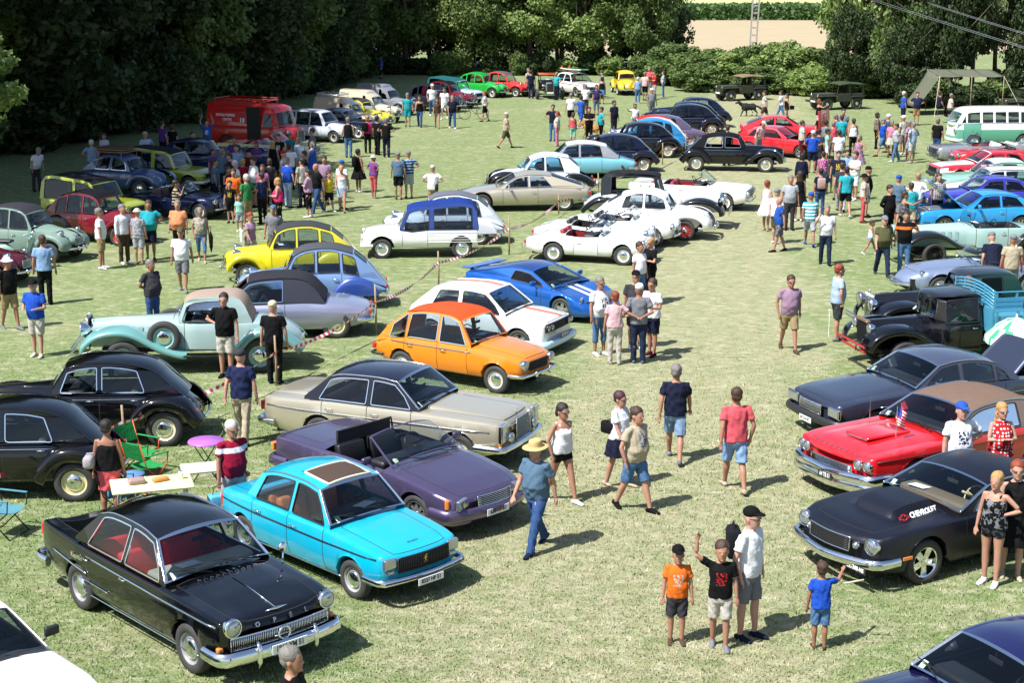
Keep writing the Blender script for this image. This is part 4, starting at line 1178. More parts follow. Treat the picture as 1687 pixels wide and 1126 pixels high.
T['dyane'] = dict(name='small_hatchback', L=3.87, wb=2.40, fo=.62, tr=.30, tw=.13, sill=[(0, .36), (.4, .30), (3.4, .30), (3.87, .40)], bow=.06,
 pl=[(0, .58), (.35, .70), (1.2, .745), (2.8, .745), (3.4, .70), (3.87, .60)], shs=[(0, .72), (.4, .80), (1.1, .88), (2.7, .90), (3.4, .82), (3.87, .66)],
 hds=[(0, .72), (.2, .82), (.7, .90), (1.2, .96), (2.7, .96), (3.4, .85), (3.87, .66)], hoodw=.78,
 cabs=[(1.22, .95), (1.55, 1.40), (1.85, 1.49), (2.5, 1.50), (2.95, 1.43), (3.45, 1.08), (3.82, .70)], rearI=4, bodyI=(5,), crown=.05, cin=.06, tum=.20,
 wins=[(1.34, 2.02, .55, 0), (2.10, 2.86, 0, -.12), (2.94, 3.36, -.1, -.3)], doors=[1.30, 2.06, 2.92], hoodcut=(.07, 1.18), archk=1.15,
 col='f58a0c', roof='e0572a', clothtop=True, pillar='f58a0c', seat='1a1a1a', int='201c18', wstyle='chrome', rim='c8c4b8', rough=.3, arches=(1, 1), chromewin=True,
 bf=dict(z=.42, h=.035, d=.03, out=.09, wrap=.25, over=[.25]), br=dict(z=.45, h=.03, d=.03, out=.06, m='b'), lamps=[(.50, .64, .085, 'round', 0, .03)],
 grilles=[(-.34, .34, .50, .68, 'hbars_b', 0, .02, 5)], trims=[(1.2, 3.3, .80, .80, 'c', .008)], tails=[(.6, .6, 'r', .05, .06)])
T['hatch'] = dict(name='small_hatchback', L=3.62, wb=2.24, fo=.68, tr=.29, tw=.19, sill=[(0, .20), (.5, .20), (3.3, .20), (3.62, .26)], bow=.05,
 pl=[(0, .76), (.3, .80), (1, .81), (3, .81), (3.62, .74)], shs=[(0, .72), (.8, .82), (2.7, .86), (3.4, .84), (3.62, .80)],
 hds=[(0, .76), (.2, .80), (1.0, .88), (2.8, .92), (3.62, .84)], cabs=[(1.02, .88), (1.55, 1.31), (2.0, 1.36), (2.7, 1.34), (2.95, 1.30), (3.5, .86)], rearI=4, crown=.04, cin=.07, tum=.28,
 wins=[(1.16, 2.15, .80, 0), (2.27, 2.95, 0, -.5)], doors=[1.15, 2.22], hoodcut=(.05, .98), archk=1.12, col='e6e6e2', seat='1a1a1a', wstyle='slot', rim='alloy', rough=.25,
 bf=dict(z=.26, h=.09, d=.06, out=.08, wrap=.6, m='s'), lamps=[(.62, .63, .075, 'round', 0, .03), (.45, .63, .07, 'round', 0, .03)], lampring='b',
 grilles=[(-.70, .70, .54, .72, 'hbars_b', 0, .015, 5)], tails=[(.62, .62, 'r', .07, .1)], trims=[(.7, 3.0, .34, .34, 'o', .03)], pf=('427 KA 51', 0, .40, 'k'),
 extra=lambda c: stripes(c, ((.12, .30),), 'f07a20'))
def stripes(c, bands, col, mir=True, roof=True):
 m = paint(col, .3)
 for (y0, y1) in bands:
  hc = c.T.get('hoodcut', (.1, 1.))
  b = MB()
  cr = lambda y: y
  G = []
  for s in np.linspace(hc[0]+.02, hc[1]-.02, 10):
   row = []
   for y in np.linspace(y0, y1, 3):
    w = float(c.wid(s)); zs = float(c.sh(s)); zt = float(c.top(s)); a = abs(y)/w
    z = zs+(zt-zs)*np.interp(a, [0, .32*.9, .62*.9, .86*.9, 1], [1, .96, c.T.get('k3', .8), c.T.get('k2', .35), 0])
    row.append((c.X(s)+float(c.bend(np.float64(s), np.float64(y), np.float64(z))), y, z+.008))
   G.append(row)
  b.grid(G)
  if roof:
   pts = [p for p in c.roofline if p[1] > c.T['cabs'][1][1]-.01]
   kk = c.T.get('crown', .07)
   b.grid([[(c.X(s), y, z+kk*(1-abs(y/.6)**2.4)+.006) for y in (y0, (y0+y1)/2, y1)] for s, z in pts])
  b.obj('stripe', m, c.o, True)
T['kitcoupe'] = dict(name='sports_coupe', L=4.15, wb=2.48, fo=.88, tr=.31, tw=.22, sill=[(0, .18), (.6, .16), (3.8, .18), (4.15, .30)], bow=.30, lean=-.2, bowr=.1, rf=.2,
 pl=[(0, .74), (.4, .86), (1, .90), (2, .87), (3.2, .92), (4.15, .82)], shs=[(0, .46), (.4, .60), (.9, .74), (1.6, .76), (2.6, .84), (3.3, .90), (4.15, .88)],
 hds=[(0, .45), (.4, .58), (1.3, .78), (2.9, .95), (3.6, .95), (4.15, .90)], k2=.6,
 cabs=[(1.22, .77), (2.02, 1.10), (2.4, 1.14), (2.8, 1.12), (3.3, 1.02), (3.95, .90)], crown=.07, cin=.10, tum=.55, wins=[(1.50, 2.55, 1.2, -.3)], doors=[1.5, 2.6], hoodcut=(.2, 1.2), archk=1.12,
 col='1268c8', metal=.4, rough=.25, seat='14141a', wstyle='slot', rim='alloy', lamps=[(.62, .56, (.15, .06), 'rect', .28, .0, .5)], lampframe=False, mirrors=2, mirrorc='p', mirs=.45, chrome=False, roof='1c3a7a',
 extra=lambda c: (MB().rbox((c.X(4.05), 0, .98), (.28, 1.5, .03), .012).box((c.X(4.05), -.5, .93), (.1, .03, .1)).box((c.X(4.05), .5, .93), (.1, .03, .1)).obj('spoiler', c.col, c.o), stripes(c, ((.06, .22), (-.22, -.06)), 'c8ccd8', roof=False)))
# 2CV family
FEND2 = lambda fo, wb: [dict(path=[(.10, .38), (.14, .58), (.34, .74), (fo, .80), (fo+.28, .72), (fo+.46, .48), (fo+.55, .34)], y=(.38, .735), b=.07, skirt=.10)]
def cv_tail(c):
 T = c.T; s = c.fo+c.wb
 m = paint(T['wingcol']) if 'wingcol' in T else c.col
 for sg in (1, -1):
  P = catmull([(s-.62, .36), (s-.50, .58), (s-.22, .78), (s+.10, .80), (s+.40, .66), (s+.55, .46), (s+.58, .38)], 4)
  G = [[(c.X(p[0]), sg*(.60), p[1]+.03), (c.X(p[0]), sg*.67, p[1]+.015), (c.X(p[0]), sg*.715, p[1]-.05), (c.X(p[0]), sg*.73, p[1]*.6+.36*.4), (c.X(p[0]), sg*.72, .36)] for p in P]
  if sg < 0: G = [r[::-1] for r in G]
  MB().grid(G).obj('rear_wing', m, c.o, True)
T['cv'] = dict(name='small_saloon_car', L=3.83, wb=2.40, fo=.62, tr=.30, tw=.125, arches=(0, 0), sill=[(0, .50), (.5, .42), (.9, .30), (3.3, .30), (3.83, .40)], bow=.10, bowr=.06, rf=.08, rr=.05,
 pl=[(0, .26), (.25, .33), (.9, .48), (1.25, .62), (1.7, .66), (3.0, .66), (3.5, .62), (3.83, .52)], shs=[(0, .66), (.3, .78), (1.15, .93), (2.6, .94), (3.2, .82), (3.83, .52)],
 hds=[(0, .72), (.12, .82), (.6, .93), (1.25, 1.02), (2.6, 1.0), (3.3, .84), (3.83, .52)], tuck=.04, hoodw=.75, shr=.08, k1=.3, k2=.6,
 cabs=[(1.25, 1.0), (1.46, 1.38), (1.75, 1.52), (2.4, 1.56), (2.95, 1.42), (3.3, 1.14), (3.80, .55)], rearI=4, bodyI=(5,), crown=.05, cin=.05, tum=.17,
 wins=[(1.36, 1.98, .30, 0), (2.05, 2.62, 0, -.05), (2.70, 3.10, -.05, -.25)], doors=[1.32, 2.01, 2.66], hoodcut=(.05, 1.2), winoff=.07, winr=.08, hdz=.14,
 fends=[dict(path=[(.14, .36), (.16, .56), (.34, .72), (.62, .79), (.90, .70), (1.08, .50), (1.20, .34)], y=(.34, .735), b=.08, skirt=.10)], wy=.62,
 col='6c8fc8', roof='3a3a40', clothtop=True, seat='50463c', wstyle='chrome', rim='c8c4b8', chromewin=False, blackwin=True, gutter=True,
 bf=dict(z=.40, h=.035, d=.025, out=.10, wrap=.1, hw=.58, over=[.2]), br=dict(z=.40, h=.035, d=.025, out=.04, wrap=.1, hw=.60),
 lamps=[(.44, .86, .085, 'pod', .22, .03)], grilles=[(-.22, .22, .50, .70, 'hbars', 0, .02, 6)], tails=[(.45, .56, 'r', .05, .05)], extra=cv_tail)
# front-drive black saloon of the thirties to fifties
T['trac'] = dict(name='vintage_saloon', L=4.28, wb=2.91, fo=.72, tr=.34, tw=.16, arches=(0, 0), sill=[(0, .45), (.6, .34), (4.0, .34), (4.28, .40)], bow=.05, bowr=.05, rr=.12,
 pl=[(0, .24), (.3, .30), (1.0, .42), (1.6, .62), (2.0, .70), (3.2, .70), (3.8, .60), (4.28, .44)], shs=[(0, .84), (.5, .90), (1.6, .98), (3.2, .98), (3.9, .86), (4.28, .58)],
 hds=[(0, .92), (.3, 1.0), (1.0, 1.06), (1.7, 1.10), (3.4, 1.02), (3.9, .92), (4.15, .72), (4.28, .58)], tuck=.02, hoodw=.7, shr=.12, k1=.35, k2=.7, sidetum=.03,
 cabs=[(1.62, 1.08), (1.86, 1.44), (2.25, 1.53), (2.9, 1.52), (3.42, 1.38), (3.72, 1.12), (4.0, .86)], bodyI=(4, 5), crown=.06, cin=.06, tum=.22,
 wins=[(1.76, 2.44, .40, 0), (2.53, 3.30, 0, -.35)], doors=[1.72, 2.48, 3.28], hoodcut=(.06, 1.58), winoff=.08, winr=.07, hdz=.10,
 fends=[dict(path=[(.06, .38), (.10, .60), (.32, .80), (.72, .86), (1.06, .76), (1.36, .54), (1.62, .36)], y=(.34, .81), b=.11, skirt=.12),
   dict(path=[(3.00, .36), (3.16, .62), (3.38, .80), (3.66, .84), (3.98, .76), (4.14, .58), (4.27, .40)], y=(.46, .81), b=.12, skirt=.14)], wy=.68,
 col='08080c', rough=.15, seat='4a4038', int='2a2622', wstyle='chrome', rim='e0d8b8', chromewin=True, blackwin=False,
 bf=dict(z=.46, h=.05, d=.03, out=.12, wrap=.1, hw=.72, over=[.3]), br=dict(z=.46, h=.04, d=.03, out=.08, wrap=.1, hw=.70),
 lamps=[(.52, .86, .105, 'pod', .28, .05)], grilles=[(-.20, .20, .50, .88, 'hbars', 0, .02, 10)], tails=[(.60, .62, 'r', .04, .05)], trims=[(1.75, 3.3, .90, .90, 'c', .006)])
T['ds'] = dict(name='streamlined_saloon', L=4.84, wb=3.12, fo=.86, tr=.34, tw=.16, sill=[(0, .30), (.6, .24), (4.2, .24), (4.84, .34)], bow=.30, bowr=.10, rf=.16, rr=.12, arches=(1, 0), lean=-.15,
 pl=[(0, .70), (.4, .84), (1.2, .895), (2.5, .88), (3.8, .82), (4.84, .64)], shs=[(0, .56), (.4, .70), (1.2, .84), (3.3, .88), (4.3, .80), (4.84, .66)],
 hds=[(0, .55), (.3, .72), (.9, .88), (1.5, .97), (3.3, .94), (4.3, .82), (4.84, .66)], k2=.5, shr=.14,
 cabs=[(1.50, .96), (1.95, 1.36), (2.4, 1.43), (3.0, 1.42), (3.55, 1.30), (4.05, .92)], rearI=4, crown=.07, cin=.10, tum=.36,
 wins=[(1.66, 2.42, .60, 0), (2.50, 3.40, 0, -.25)], doors=[1.62, 2.46, 3.36], hoodcut=(.15, 1.46), col='7fc4dc', roof='e8e8e4', pillar='9a9aa0', seat='5a4a3a', wstyle='chrome', rim='c8c8c4', chromewin=True, blackwin=False,
 bf=dict(z=.42, h=.05, d=.04, out=.02, wrap=.5), br=dict(z=.44, h=.05, d=.04, out=.04), lamps=[(.62, .66, .085, 'round', .18, -.02)], tails=[(.5, .6, 'r', .05, .05)])
T['sm'] = dict(T['ds'], name='coupe_car', L=4.89, wb=2.95, fo=.95, hds=[(0, .60), (.5, .72), (1.2, .82), (1.7, .88), (3.4, .92), (4.4, .88), (4.89, .80)], shs=[(0, .60), (.5, .70), (1.6, .82), (3.3, .86), (4.89, .80)],
 pl=[(0, .84), (.5, .90), (1.4, .915), (3.0, .86), (4.89, .70)], cabs=[(1.55, .87), (2.20, 1.22), (2.6, 1.29), (3.1, 1.28), (3.4, 1.24), (4.6, .86)], wins=[(1.78, 2.60, .9, 0), (2.68, 3.45, 0, -.9)], doors=[1.7, 2.95],
 hoodcut=(.15, 1.5), col='c6bca6', metal=.4, roof=None, pillar='c6bca6', arches=(1, 0), tails=[(.5, .62, 'r', .18, .05)], lamps=[(.6, .54, (.2, .06), 'rect', .05, 0, .2)], mirrors=1)
del T['sm']['roof']
T['dscab'] = dict(T['ds'], name='convertible_car', roof='33333a', clothtop=True, cabs=[(1.50, .96), (1.95, 1.34), (2.3, 1.40), (2.9, 1.42), (3.35, 1.32), (3.72, .92)], wins=[(1.66, 2.75, .60, 0)], doors=[1.62, 2.80], col='a8acc6', metal=.5, rearI=None, seat='a01818', pillar='33333a', rim='d8d0a0')
# fifties-sixties round-bodied
T['beetle'] = dict(name='rounded_saloon', L=4.07, wb=2.40, fo=.80, tr=.33, tw=.14, arches=(0, 0), sill=[(0, .42), (.6, .32), (3.5, .32), (4.07, .42)], bow=.08, bowr=.08, rf=.25, rr=.15,
 pl=[(0, .30), (.4, .48), (1.2, .64), (1.6, .70), (2.8, .70), (3.4, .60), (4.07, .36)], shs=[(0, .60), (.3, .76), (.8, .90), (1.3, .95), (2.8, .96), (3.4, .84), (4.07, .50)],
 hds=[(0, .66), (.2, .86), (.7, 1.0), (1.3, 1.03), (2.9, 1.0), (3.5, .85), (4.07, .52)], shr=.14, k1=.3, k2=.6,
 cabs=[(1.28, 1.0), (1.50, 1.33), (1.9, 1.47), (2.4, 1.48), (2.85, 1.36), (3.35, 1.06), (3.9, .60)], rearI=4, bodyI=(5,), crown=.08, cin=.06, tum=.28, wins=[(1.42, 2.10, .35, 0), (2.18, 2.85, 0, -.35)], doors=[1.38, 2.14], hoodcut=(.06, 1.24), winoff=.07, winr=.07,
 fends=[dict(path=[(.06, .40), (.12, .62), (.40, .80), (.80, .84), (1.1, .74), (1.32, .50), (1.42, .34)], y=(.40, .78), b=.12, skirt=.14), dict(path=[(2.68, .34), (2.80, .56), (3.0, .74), (3.24, .78), (3.6, .70), (3.92, .50), (4.0, .40)], y=(.50, .78), b=.12, skirt=.12)], wy=.67,
 col='e8e8e4', seat='604838', wstyle='chrome', rim='e8e8e4', bf=dict(z=.40, h=.045, d=.03, out=.14, hw=.70, wrap=.2, over=[.3]), br=dict(z=.40, h=.045, d=.03, out=.12, hw=.66), lamps=[(.58, .72, .095, 'round', .12, .03)], tails=[(.6, .6, 'r', .04, .06)])
T['r4cv'] = dict(T['beetle'], name='small_saloon_car', doors=[1.38, 2.10, 2.8], chromewin=True)
T['y50'] = dict(T['beetle'], name='vintage_saloon', L=4.2, cabs=[(1.35, 1.04), (1.62, 1.42), (2.0, 1.55), (2.5, 1.56), (3.0, 1.46), (3.45, 1.08)], bodyI=(), rearI=4, grilles=[(-.25, .25, .45, .8, 'hbars', 0, .03, 9)])
T['roadster'] = dict(name='open_roadster', L=3.73, wb=2.11, fo=.66, tr=.30, tw=.14, sill=[(0, .30), (.5, .24), (3.3, .24), (3.73, .34)], bow=.14, rf=.15, rr=.12, bowr=.1,
 pl=[(0, .60), (.3, .70), (1, .73), (3, .73), (3.4, .68), (3.73, .58)], shs=[(0, .66), (.4, .77), (1.2, .80), (2.0, .76), (2.6, .82), (3.2, .80), (3.73, .66)],
 hds=[(0, .60), (.3, .76), (1.2, .86), (2.6, .86), (3.2, .80), (3.73, .62)], shr=.12, k2=.5,
 cabs=[(1.30, .86), (1.55, 1.16), (1.6, 1.165), (2.4, .86)], opentop=1, open=(1.42, 2.45), crown=.10, cin=.10, tum=.15, doors=[1.42, 2.15], hoodcut=(.15, 1.25), trunkcut=(2.75, 3.6), archk=1.12, cowl=.12,
 col='e8e8e4', seat='8a1820', int='7a1418', wstyle='chrome', rim='e0e0dc', chromeframe=True, seats=[(2.25, 0)], bf=dict(z=.38, h=.04, d=.03, out=.08, split=1), br=dict(z=.40, h=.04, d=.03, out=.08, split=1),
 lamps=[(.52, .64, .085, 'round', .04, .03)], grilles=[(-.36, .36, .42, .58, 'hbars', 0, .02, 5)], tails=[(.52, .56, 'r', .04, .05)])
T['conv'] = dict(T['roadster'], name='convertible_car', L=4.45, wb=2.6, fo=.85, tr=.32, sill=[(0, .34), (.5, .25), (3.9, .25), (4.45, .34)], pl=[(0, .78), (.4, .84), (3.6, .84), (4.45, .74)], shs=[(0, .80), (1.3, .86), (3, .88), (4.45, .90)], hds=[(0, .80), (.3, .86), (1.4, .93), (3, .93), (4.45, .84)],
 cabs=[(1.42, .93), (1.85, 1.30), (1.9, 1.31), (3.0, .93)], open=(1.55, 3.1), doors=[1.5, 2.6], hoodcut=(.1, 1.36), trunkcut=(3.4, 4.35), seats=[(2.5, 0), (3.2, 1)], grilles=[(-.72, .72, .50, .72, 'hbars', 0, .02, 6)], lamps=[(.66, .62, .08, 'round', 0, .04)], shr=.05, bow=.08, rf=.07)
T['coupe'] = dict(name='coupe_car', L=4.35, wb=2.56, fo=.82, tr=.31, tw=.19, sill=[(0, .24), (.5, .21), (3.9, .21), (4.35, .30)], bow=.06,
 pl=[(0, .78), (.4, .84), (3.6, .85), (4.35, .78)], shs=[(0, .74), (.6, .80), (2.0, .84), (3.1, .90), (4.35, .88)], hds=[(0, .74), (.4, .83), (1.4, .90), (3.4, .94), (4.35, .88)],
 cabs=[(1.55, .90), (2.15, 1.26), (2.5, 1.30), (3.0, 1.28), (3.3, 1.22), (4.0, .94)], rearI=4, crown=.05, cin=.09, tum=.36, wins=[(1.78, 2.66, 1.05, 0), (2.74, 3.45, 0, -.9)], doors=[1.66, 2.84], hoodcut=(.07, 1.48), archk=1.12,
 col='1a9ae0', seat='18181c', wstyle='alloy', rim='alloy', mirrors=1, mirrorc='p', bf=dict(z=.38, h=.06, d=.04, out=.05, wrap=.3, m='b'), br=dict(z=.42, h=.05, d=.04, out=.05, m='b'),
 lamps=[(.60, .60, .08, 'round', 0, .03)], grilles=[(-.72, .72, .50, .68, 'hbars_b', 0, .02, 5)], tails=[(.6, .68, 'r', .12, .08)])
T['camaro'] = dict(T['coupe'], name='muscle_car', L=4.96, wb=2.74, fo=1.02, tr=.34, tw=.25, sill=[(0, .30), (.6, .22), (4.4, .22), (4.96, .34)], bow=.16, vnose=.04, lean=-.05, archk=1.14,
 pl=[(0, .82), (.4, .92), (1.1, .94), (2.2, .90), (3.6, .94), (4.96, .82)], shs=[(0, .76), (.3, .82), (1.0, .86), (2.2, .86), (3.4, .92), (4.96, .88)], hds=[(0, .72), (.3, .83), (1.6, .92), (3.6, .96), (4.96, .88)],
 cabs=[(1.72, .93), (2.38, 1.20), (2.75, 1.255), (3.2, 1.25), (3.55, 1.18), (4.2, .95)], crown=.07, wins=[(1.98, 3.35, 1.1, -.9)], doors=[1.78, 3.2], hoodcut=(.22, 1.62), k3=.7, k2=.3, hoodw=.8, hoodfn=camaro_hood,
 col='0b0e1c', coat=.0, rough=.40, roof='0b0e1c', roofrough=.40, chromeframe=True, seat='6a5a4a', dash='6e5e4e', stw='c8b890', wstyle='slot', rim='chrome', mirrors=0, nowiper=1, basecrown=1.3,
 bf=dict(z=.44, h=.075, d=.05, out=.10, wrap=.42, strip=1, dip=-.03), br=dict(z=.46, h=.07, d=.05, out=.08),
 lamps=[(.72, .66, .105, 'round', .06, .05), (.50, .64, .045, 'round', .02, .04)], grilles=[(-.42, .42, .54, .74, 'cb', -0., .06, 7)], pf=('CZ 308 NS', .0, .38, 'k'), plout=-.01, extra=chev, platesz=(.42, .10))
T['camaro']['pf'] = ('CZ-308-NS', .62, .36, 'k')
T['tbird'] = dict(T['coupe'], name='american_convertible', L=5.22, wb=2.88, fo=1.0, tr=.35, tw=.19, sill=[(0, .42), (.6, .26), (4.6, .26), (5.22, .38)], bow=.10, lean=.06,
 pl=[(0, .90), (.5, .95), (4.4, .95), (5.22, .90)], shs=[(0, .84), (.4, .87), (1.8, .90), (4.2, .90), (5.22, .88)], hds=[(0, .80), (.4, .90), (1.7, .96), (3.8, .97), (5.22, .88)], hoodw=.82, k2=.1,
 cabs=[(1.80, .95), (2.42, 1.28), (2.75, 1.34), (3.4, 1.36), (3.8, 1.28), (4.05, .97)], rearI=None, crown=.07, wins=[(2.02, 3.45, .95, 0)], doors=[1.8, 3.15], hoodcut=(.12, 1.72), trunkcut=(4.15, 5.1), roof='80695a', clothtop=True, pillar='80695a',
 col='e01820', seat='9a1418', wstyle='chrome', rim='c8c8c4', chromeframe=True, mirrors=0, shr=.03, basecrown=1.4, bf=dict(z=.48, h=.10, d=.06, out=.08, wrap=.4, double=-.13, dip=-.05), br=dict(z=.5, h=.09, d=.05, out=.08),
 lamps=[(.80, .70, .075, 'round', .02, .03), (.63, .70, .075, 'round', 0, .03)], grilles=[(-.50, .50, .52, .64, 'hbars', 0, .03, 5)], trims=[(.1, 4.9, .78, .78, 'k', .006)], pf=('64 TB 51', 0, .38, 'k'), platesz=(.34, .12), extra=tbird)
T['jag'] = dict(T['w108'], name='saloon_car', L=4.98, wb=2.87, fo=.86, tr=.32, col='40465a', metal=.5, rough=.3, roof='40465a', pillar='40465a', hds=[(0, .74), (.2, .82), (1.5, .96), (3.7, .97), (4.98, .86)], shs=[(0, .76), (.5, .82), (1.6, .89), (3.8, .92), (4.98, .84)],
 cabs=[(1.72, .95), (2.32, 1.30), (2.7, 1.35), (3.2, 1.34), (3.55, 1.26), (4.08, .96)], wins=[(1.92, 2.72, 1.0, 0), (2.82, 3.5, 0, -.05), (3.58, 3.85, -.05, -.8)], doors=[1.85, 2.77, 3.7], trunkcut=(4.15, 4.95), bootopen=-.85,
 lamps=[(.70, .62, (.17, .085), 'rect', 0, .04)], grilles=[(-.36, .36, .50, .70, 'vbars', 0, .04, 24)], bf=dict(z=.42, h=.08, d=.05, out=.07, wrap=.5, m='b', strip=1), br=dict(z=.44, h=.08, d=.05, out=.07, m='b'), wstyle='alloy', rim='alloy', chromewin=False, mirrors=1,
 extra=None, pf=('AV 214 KT', 0, .36, 'w'), trims=[(.9, 4.9, .70, .72, 'c', .006), (.3, 4.7, .27, .27, 'k', .02)], hoodw=.8, k2=.5)
T['eurosedan'] = dict(T['p204'], name='saloon_car', extra=None, pf=None, grilles=[(-.46, .46, .49, .66, 'hbars', 0, .02, 6)])
T['simca'] = dict(T['opel'], name='fifties_saloon', col='e8e4dc', seat='404048', int='303034', extra=None, pf=None, grilles=[(-.6, .6, .48, .66, 'hbars', 0, .02, 5)], dash='c8c4b8', roof='e8e4dc')
T['estate'] = dict(T['p204'], name='estate_car', extra=None, pf=None)
T['etype'] = dict(T['roadster'], name='sports_car', L=4.45, wb=2.44, fo=1.0, tr=.32, rf=.3, bow=.32, pl=[(0, .5), (.5, .72), (1.4, .82), (3.2, .82), (4.45, .5)], shs=[(0, .54), (.6, .74), (1.4, .80), (2.6, .80), (3.3, .84), (4.45, .62)], hds=[(0, .55), (.6, .78), (1.9, .92), (3, .86), (4.45, .62)],
 cabs=[(2.0, .90), (2.3, 1.20), (2.35, 1.2), (3.2, .88)], open=(2.15, 3.2), doors=[2.1, 2.9], hoodcut=(.4, 1.95), trunkcut=None, col='9aa8c8', metal=.5, grilles=[], lamps=[(.56, .66, .08, 'round', .4, -.02)], seats=[(3.0, 0)])
# vans
T['vwvan'] = dict(name='camper_van', L=4.28, wb=2.40, fo=.98, tr=.33, tw=.15, sill=[(0, .34), (.6, .28), (3.8, .28), (4.28, .36)], bow=.20, rf=.12, rr=.10,
 pl=[(0, .72), (.3, .84), (.8, .86), (3.8, .86), (4.28, .78)], shs=[(0, 1.20), (4.28, 1.20)], hds=[(0, 1.22), (4.28, 1.22)], cabs=[(.06, 1.18), (.38, 1.68), (.75, 1.87), (2.0, 1.90), (3.6, 1.88), (3.95, 1.72), (4.22, 1.20)], rearI=5, crown=.07, cin=.02, tum=.14,
 wins=[(.34, .55, .55, 0), (.62, 1.22), (1.34, 1.86), (1.96, 2.48), (2.58, 3.10), (3.20, 3.72)], doors=[.35, 1.28], winoff=.16, winlo=.04, col='5fae94', roof='eeeeea', pillar='eeeeea', seat='c8c0b0', wstyle='chrome', rim='e8e8e4', blackframe=False, seats=[(1.1, 1), (2.1, 1), (3.0, 1)], cowl=.3,
 bf=dict(z=.42, h=.07, d=.03, out=.06, wrap=.3, m='w'), br=dict(z=.42, h=.07, d=.03, out=.06, m='w'), lamps=[(.60, .84, .09, 'round', .03, .03)], nowiper=1, roofrough=.25,
 extra=lambda c: (c.body.data.materials.append(paint('eeeeea')), [setattr(p, 'material_index', 1) for p in c.body.data.polygons if p.center.z > 1.02 + .0 or (p.center.x > c.X(.35) and p.center.z > .52+1.1*abs(p.center.y)*.6)]))
def fire(c):
 for sg in (-1, 1):
  d = (1, 0, 0) if sg < 0 else (-1, 0, 0)
  y = sg*(float(c.wid(3.))+.004)
  text_mesh('lettering', 'SAPEURS-POMPIERS', .17, WHITEP, c.o, frame_mat((c.X(3.55), y-.10*sg, 1.66), d, (0, -sg*.14, 1)), .004, .72)
  text_mesh('lettering', 'CENTRE', .15, WHITEP, c.o, frame_mat((c.X(3.45), y-.07*sg, 1.46), d, (0, -sg*.14, 1)), .004, .9)
  text_mesh('lettering', '18', .30, WHITEP, c.o, frame_mat((c.X(2.62), y-.06*sg, 1.44), d, (0, -sg*.14, 1)), .012)
 roofrack(1.6, 4.3, 2.32, .72, c.col)(c)
 b = MB()
 for k in range(22): b.tube([(c.X(1.9), 0, 0), (c.X(1.9), 0, .001)], .001, 3)
 b = MB()
 for sg in (1, -1):
  for z in np.arange(.55, 1.2, .09): b.tube([(c.X(1.0), sg*(float(c.wid(1.5))-.008), z), (c.X(4.3), sg*(float(c.wid(3))-.008), z)], .010, 4)
 b.obj('side_rib', c.col, c.o)
 b = MB().box((c.X(1.95), -(float(c.wid(2))+.0), 1.35), (.75, .012, 1.5)); b.obj('doorway_shade_panel', plain('doorway_shade', (.02, .02, .02), .8), c.o)  # solid dark panel, painted as the shade inside the open doorway
T['hvan'] = dict(name='fire_van', L=4.6, wb=2.5, fo=1.0, tr=.36, tw=.16, sill=.36, bow=.04, rf=.05, rr=.05, pl=[(0, .40), (.35, .50), (.8, .90), (1.0, .97), (4.6, .97)], shs=[(0, 1.05), (.5, 1.15), (4.6, 1.20)], hds=[(0, 1.12), (.7, 1.25), (4.6, 1.25)], twotone=9,
 cabs=[(.72, 1.20), (.90, 1.85), (1.10, 2.06), (2.5, 2.12), (4.5, 2.12), (4.58, 2.0), (4.6, 1.2)], bodyI=(5,), crown=.12, cin=.03, tum=.10, wins=[(.95, 1.5, .2, 0)], winoff=.3, doors=[.95, 1.58], col='d81418', seat='202020', wstyle='chrome', rim='b01818', gutter=False, nowiper=1,
 fends=[dict(path=[(.5, .45), (.56, .66), (.8, .82), (1.0, .86), (1.3, .78), (1.45, .5)], y=(.5, .95), b=.06, skirt=.12)], arches=(0, 1), bf=dict(z=.45, h=.05, d=.03, out=.1, hw=.8), lamps=[(.62, .95, .10, 'pod', .40, .1)], grilles=[(-.3, .3, .5, 1.0, 'hbars', 0, .02, 8)], extra=fire)
T['cvvan'] = dict(T['cv'], name='small_van', L=3.6, cabs=[(1.25, 1.0), (1.46, 1.38), (1.75, 1.55), (1.95, 1.70), (3.3, 1.72), (3.52, 1.66), (3.58, .80)], bodyI=(5,), rearI=None, shs=[(0, .66), (.3, .78), (1.15, .93), (3.6, .95)], hds=[(0, .72), (.12, .82), (.6, .93), (1.25, 1.02), (3.6, 1.0)], pl=[(0, .26), (.25, .33), (.9, .48), (1.25, .62), (1.9, .70), (3.6, .72)],
 wins=[(1.36, 1.98, .30, 0)], doors=[1.32, 2.01], clothtop=False, col='d8c8a8', extra=roofrack(2.0, 3.4, 1.86, .5), sill=[(0, .50), (.5, .42), (.9, .32), (3.6, .34)], winoff=.2, fends=T['cv']['fends']+[dict(path=[(2.62, .36), (2.72, .62), (3.02, .76), (3.3, .68), (3.42, .40)], y=(.62, .74), b=.04, skirt=.1)])
del T['cvvan']['roof']
T['r4'] = dict(T['dyane'], name='small_hatchback', cabs=[(1.10, .95), (1.42, 1.42), (1.7, 1.50), (2.6, 1.52), (3.2, 1.46), (3.62, .90)], rearI=4, bodyI=(), roof='c8ccd8', clothtop=False, col='b8c0d0', pillar='b8c0d0', L=3.66, shs=[(0, .74), (3.66, .86)], hds=[(0, .74), (.2, .84), (1.1, .94), (3.66, .88)], wins=[(1.22, 1.95, .5, 0), (2.02, 2.75), (2.85, 3.3, 0, -.2)])
def mehari_ribs(c):
 b = MB()
 for sg in (1, -1):
  for z in (.50, .57, .64, .71, .78):
   b.tube([(c.X(1.95), sg*(float(c.wid(2))-.006), z), (c.X(3.45), sg*(float(c.wid(3.2))-.01), z)], .010, 4)
 b.obj('side_rib', c.col, c.o)
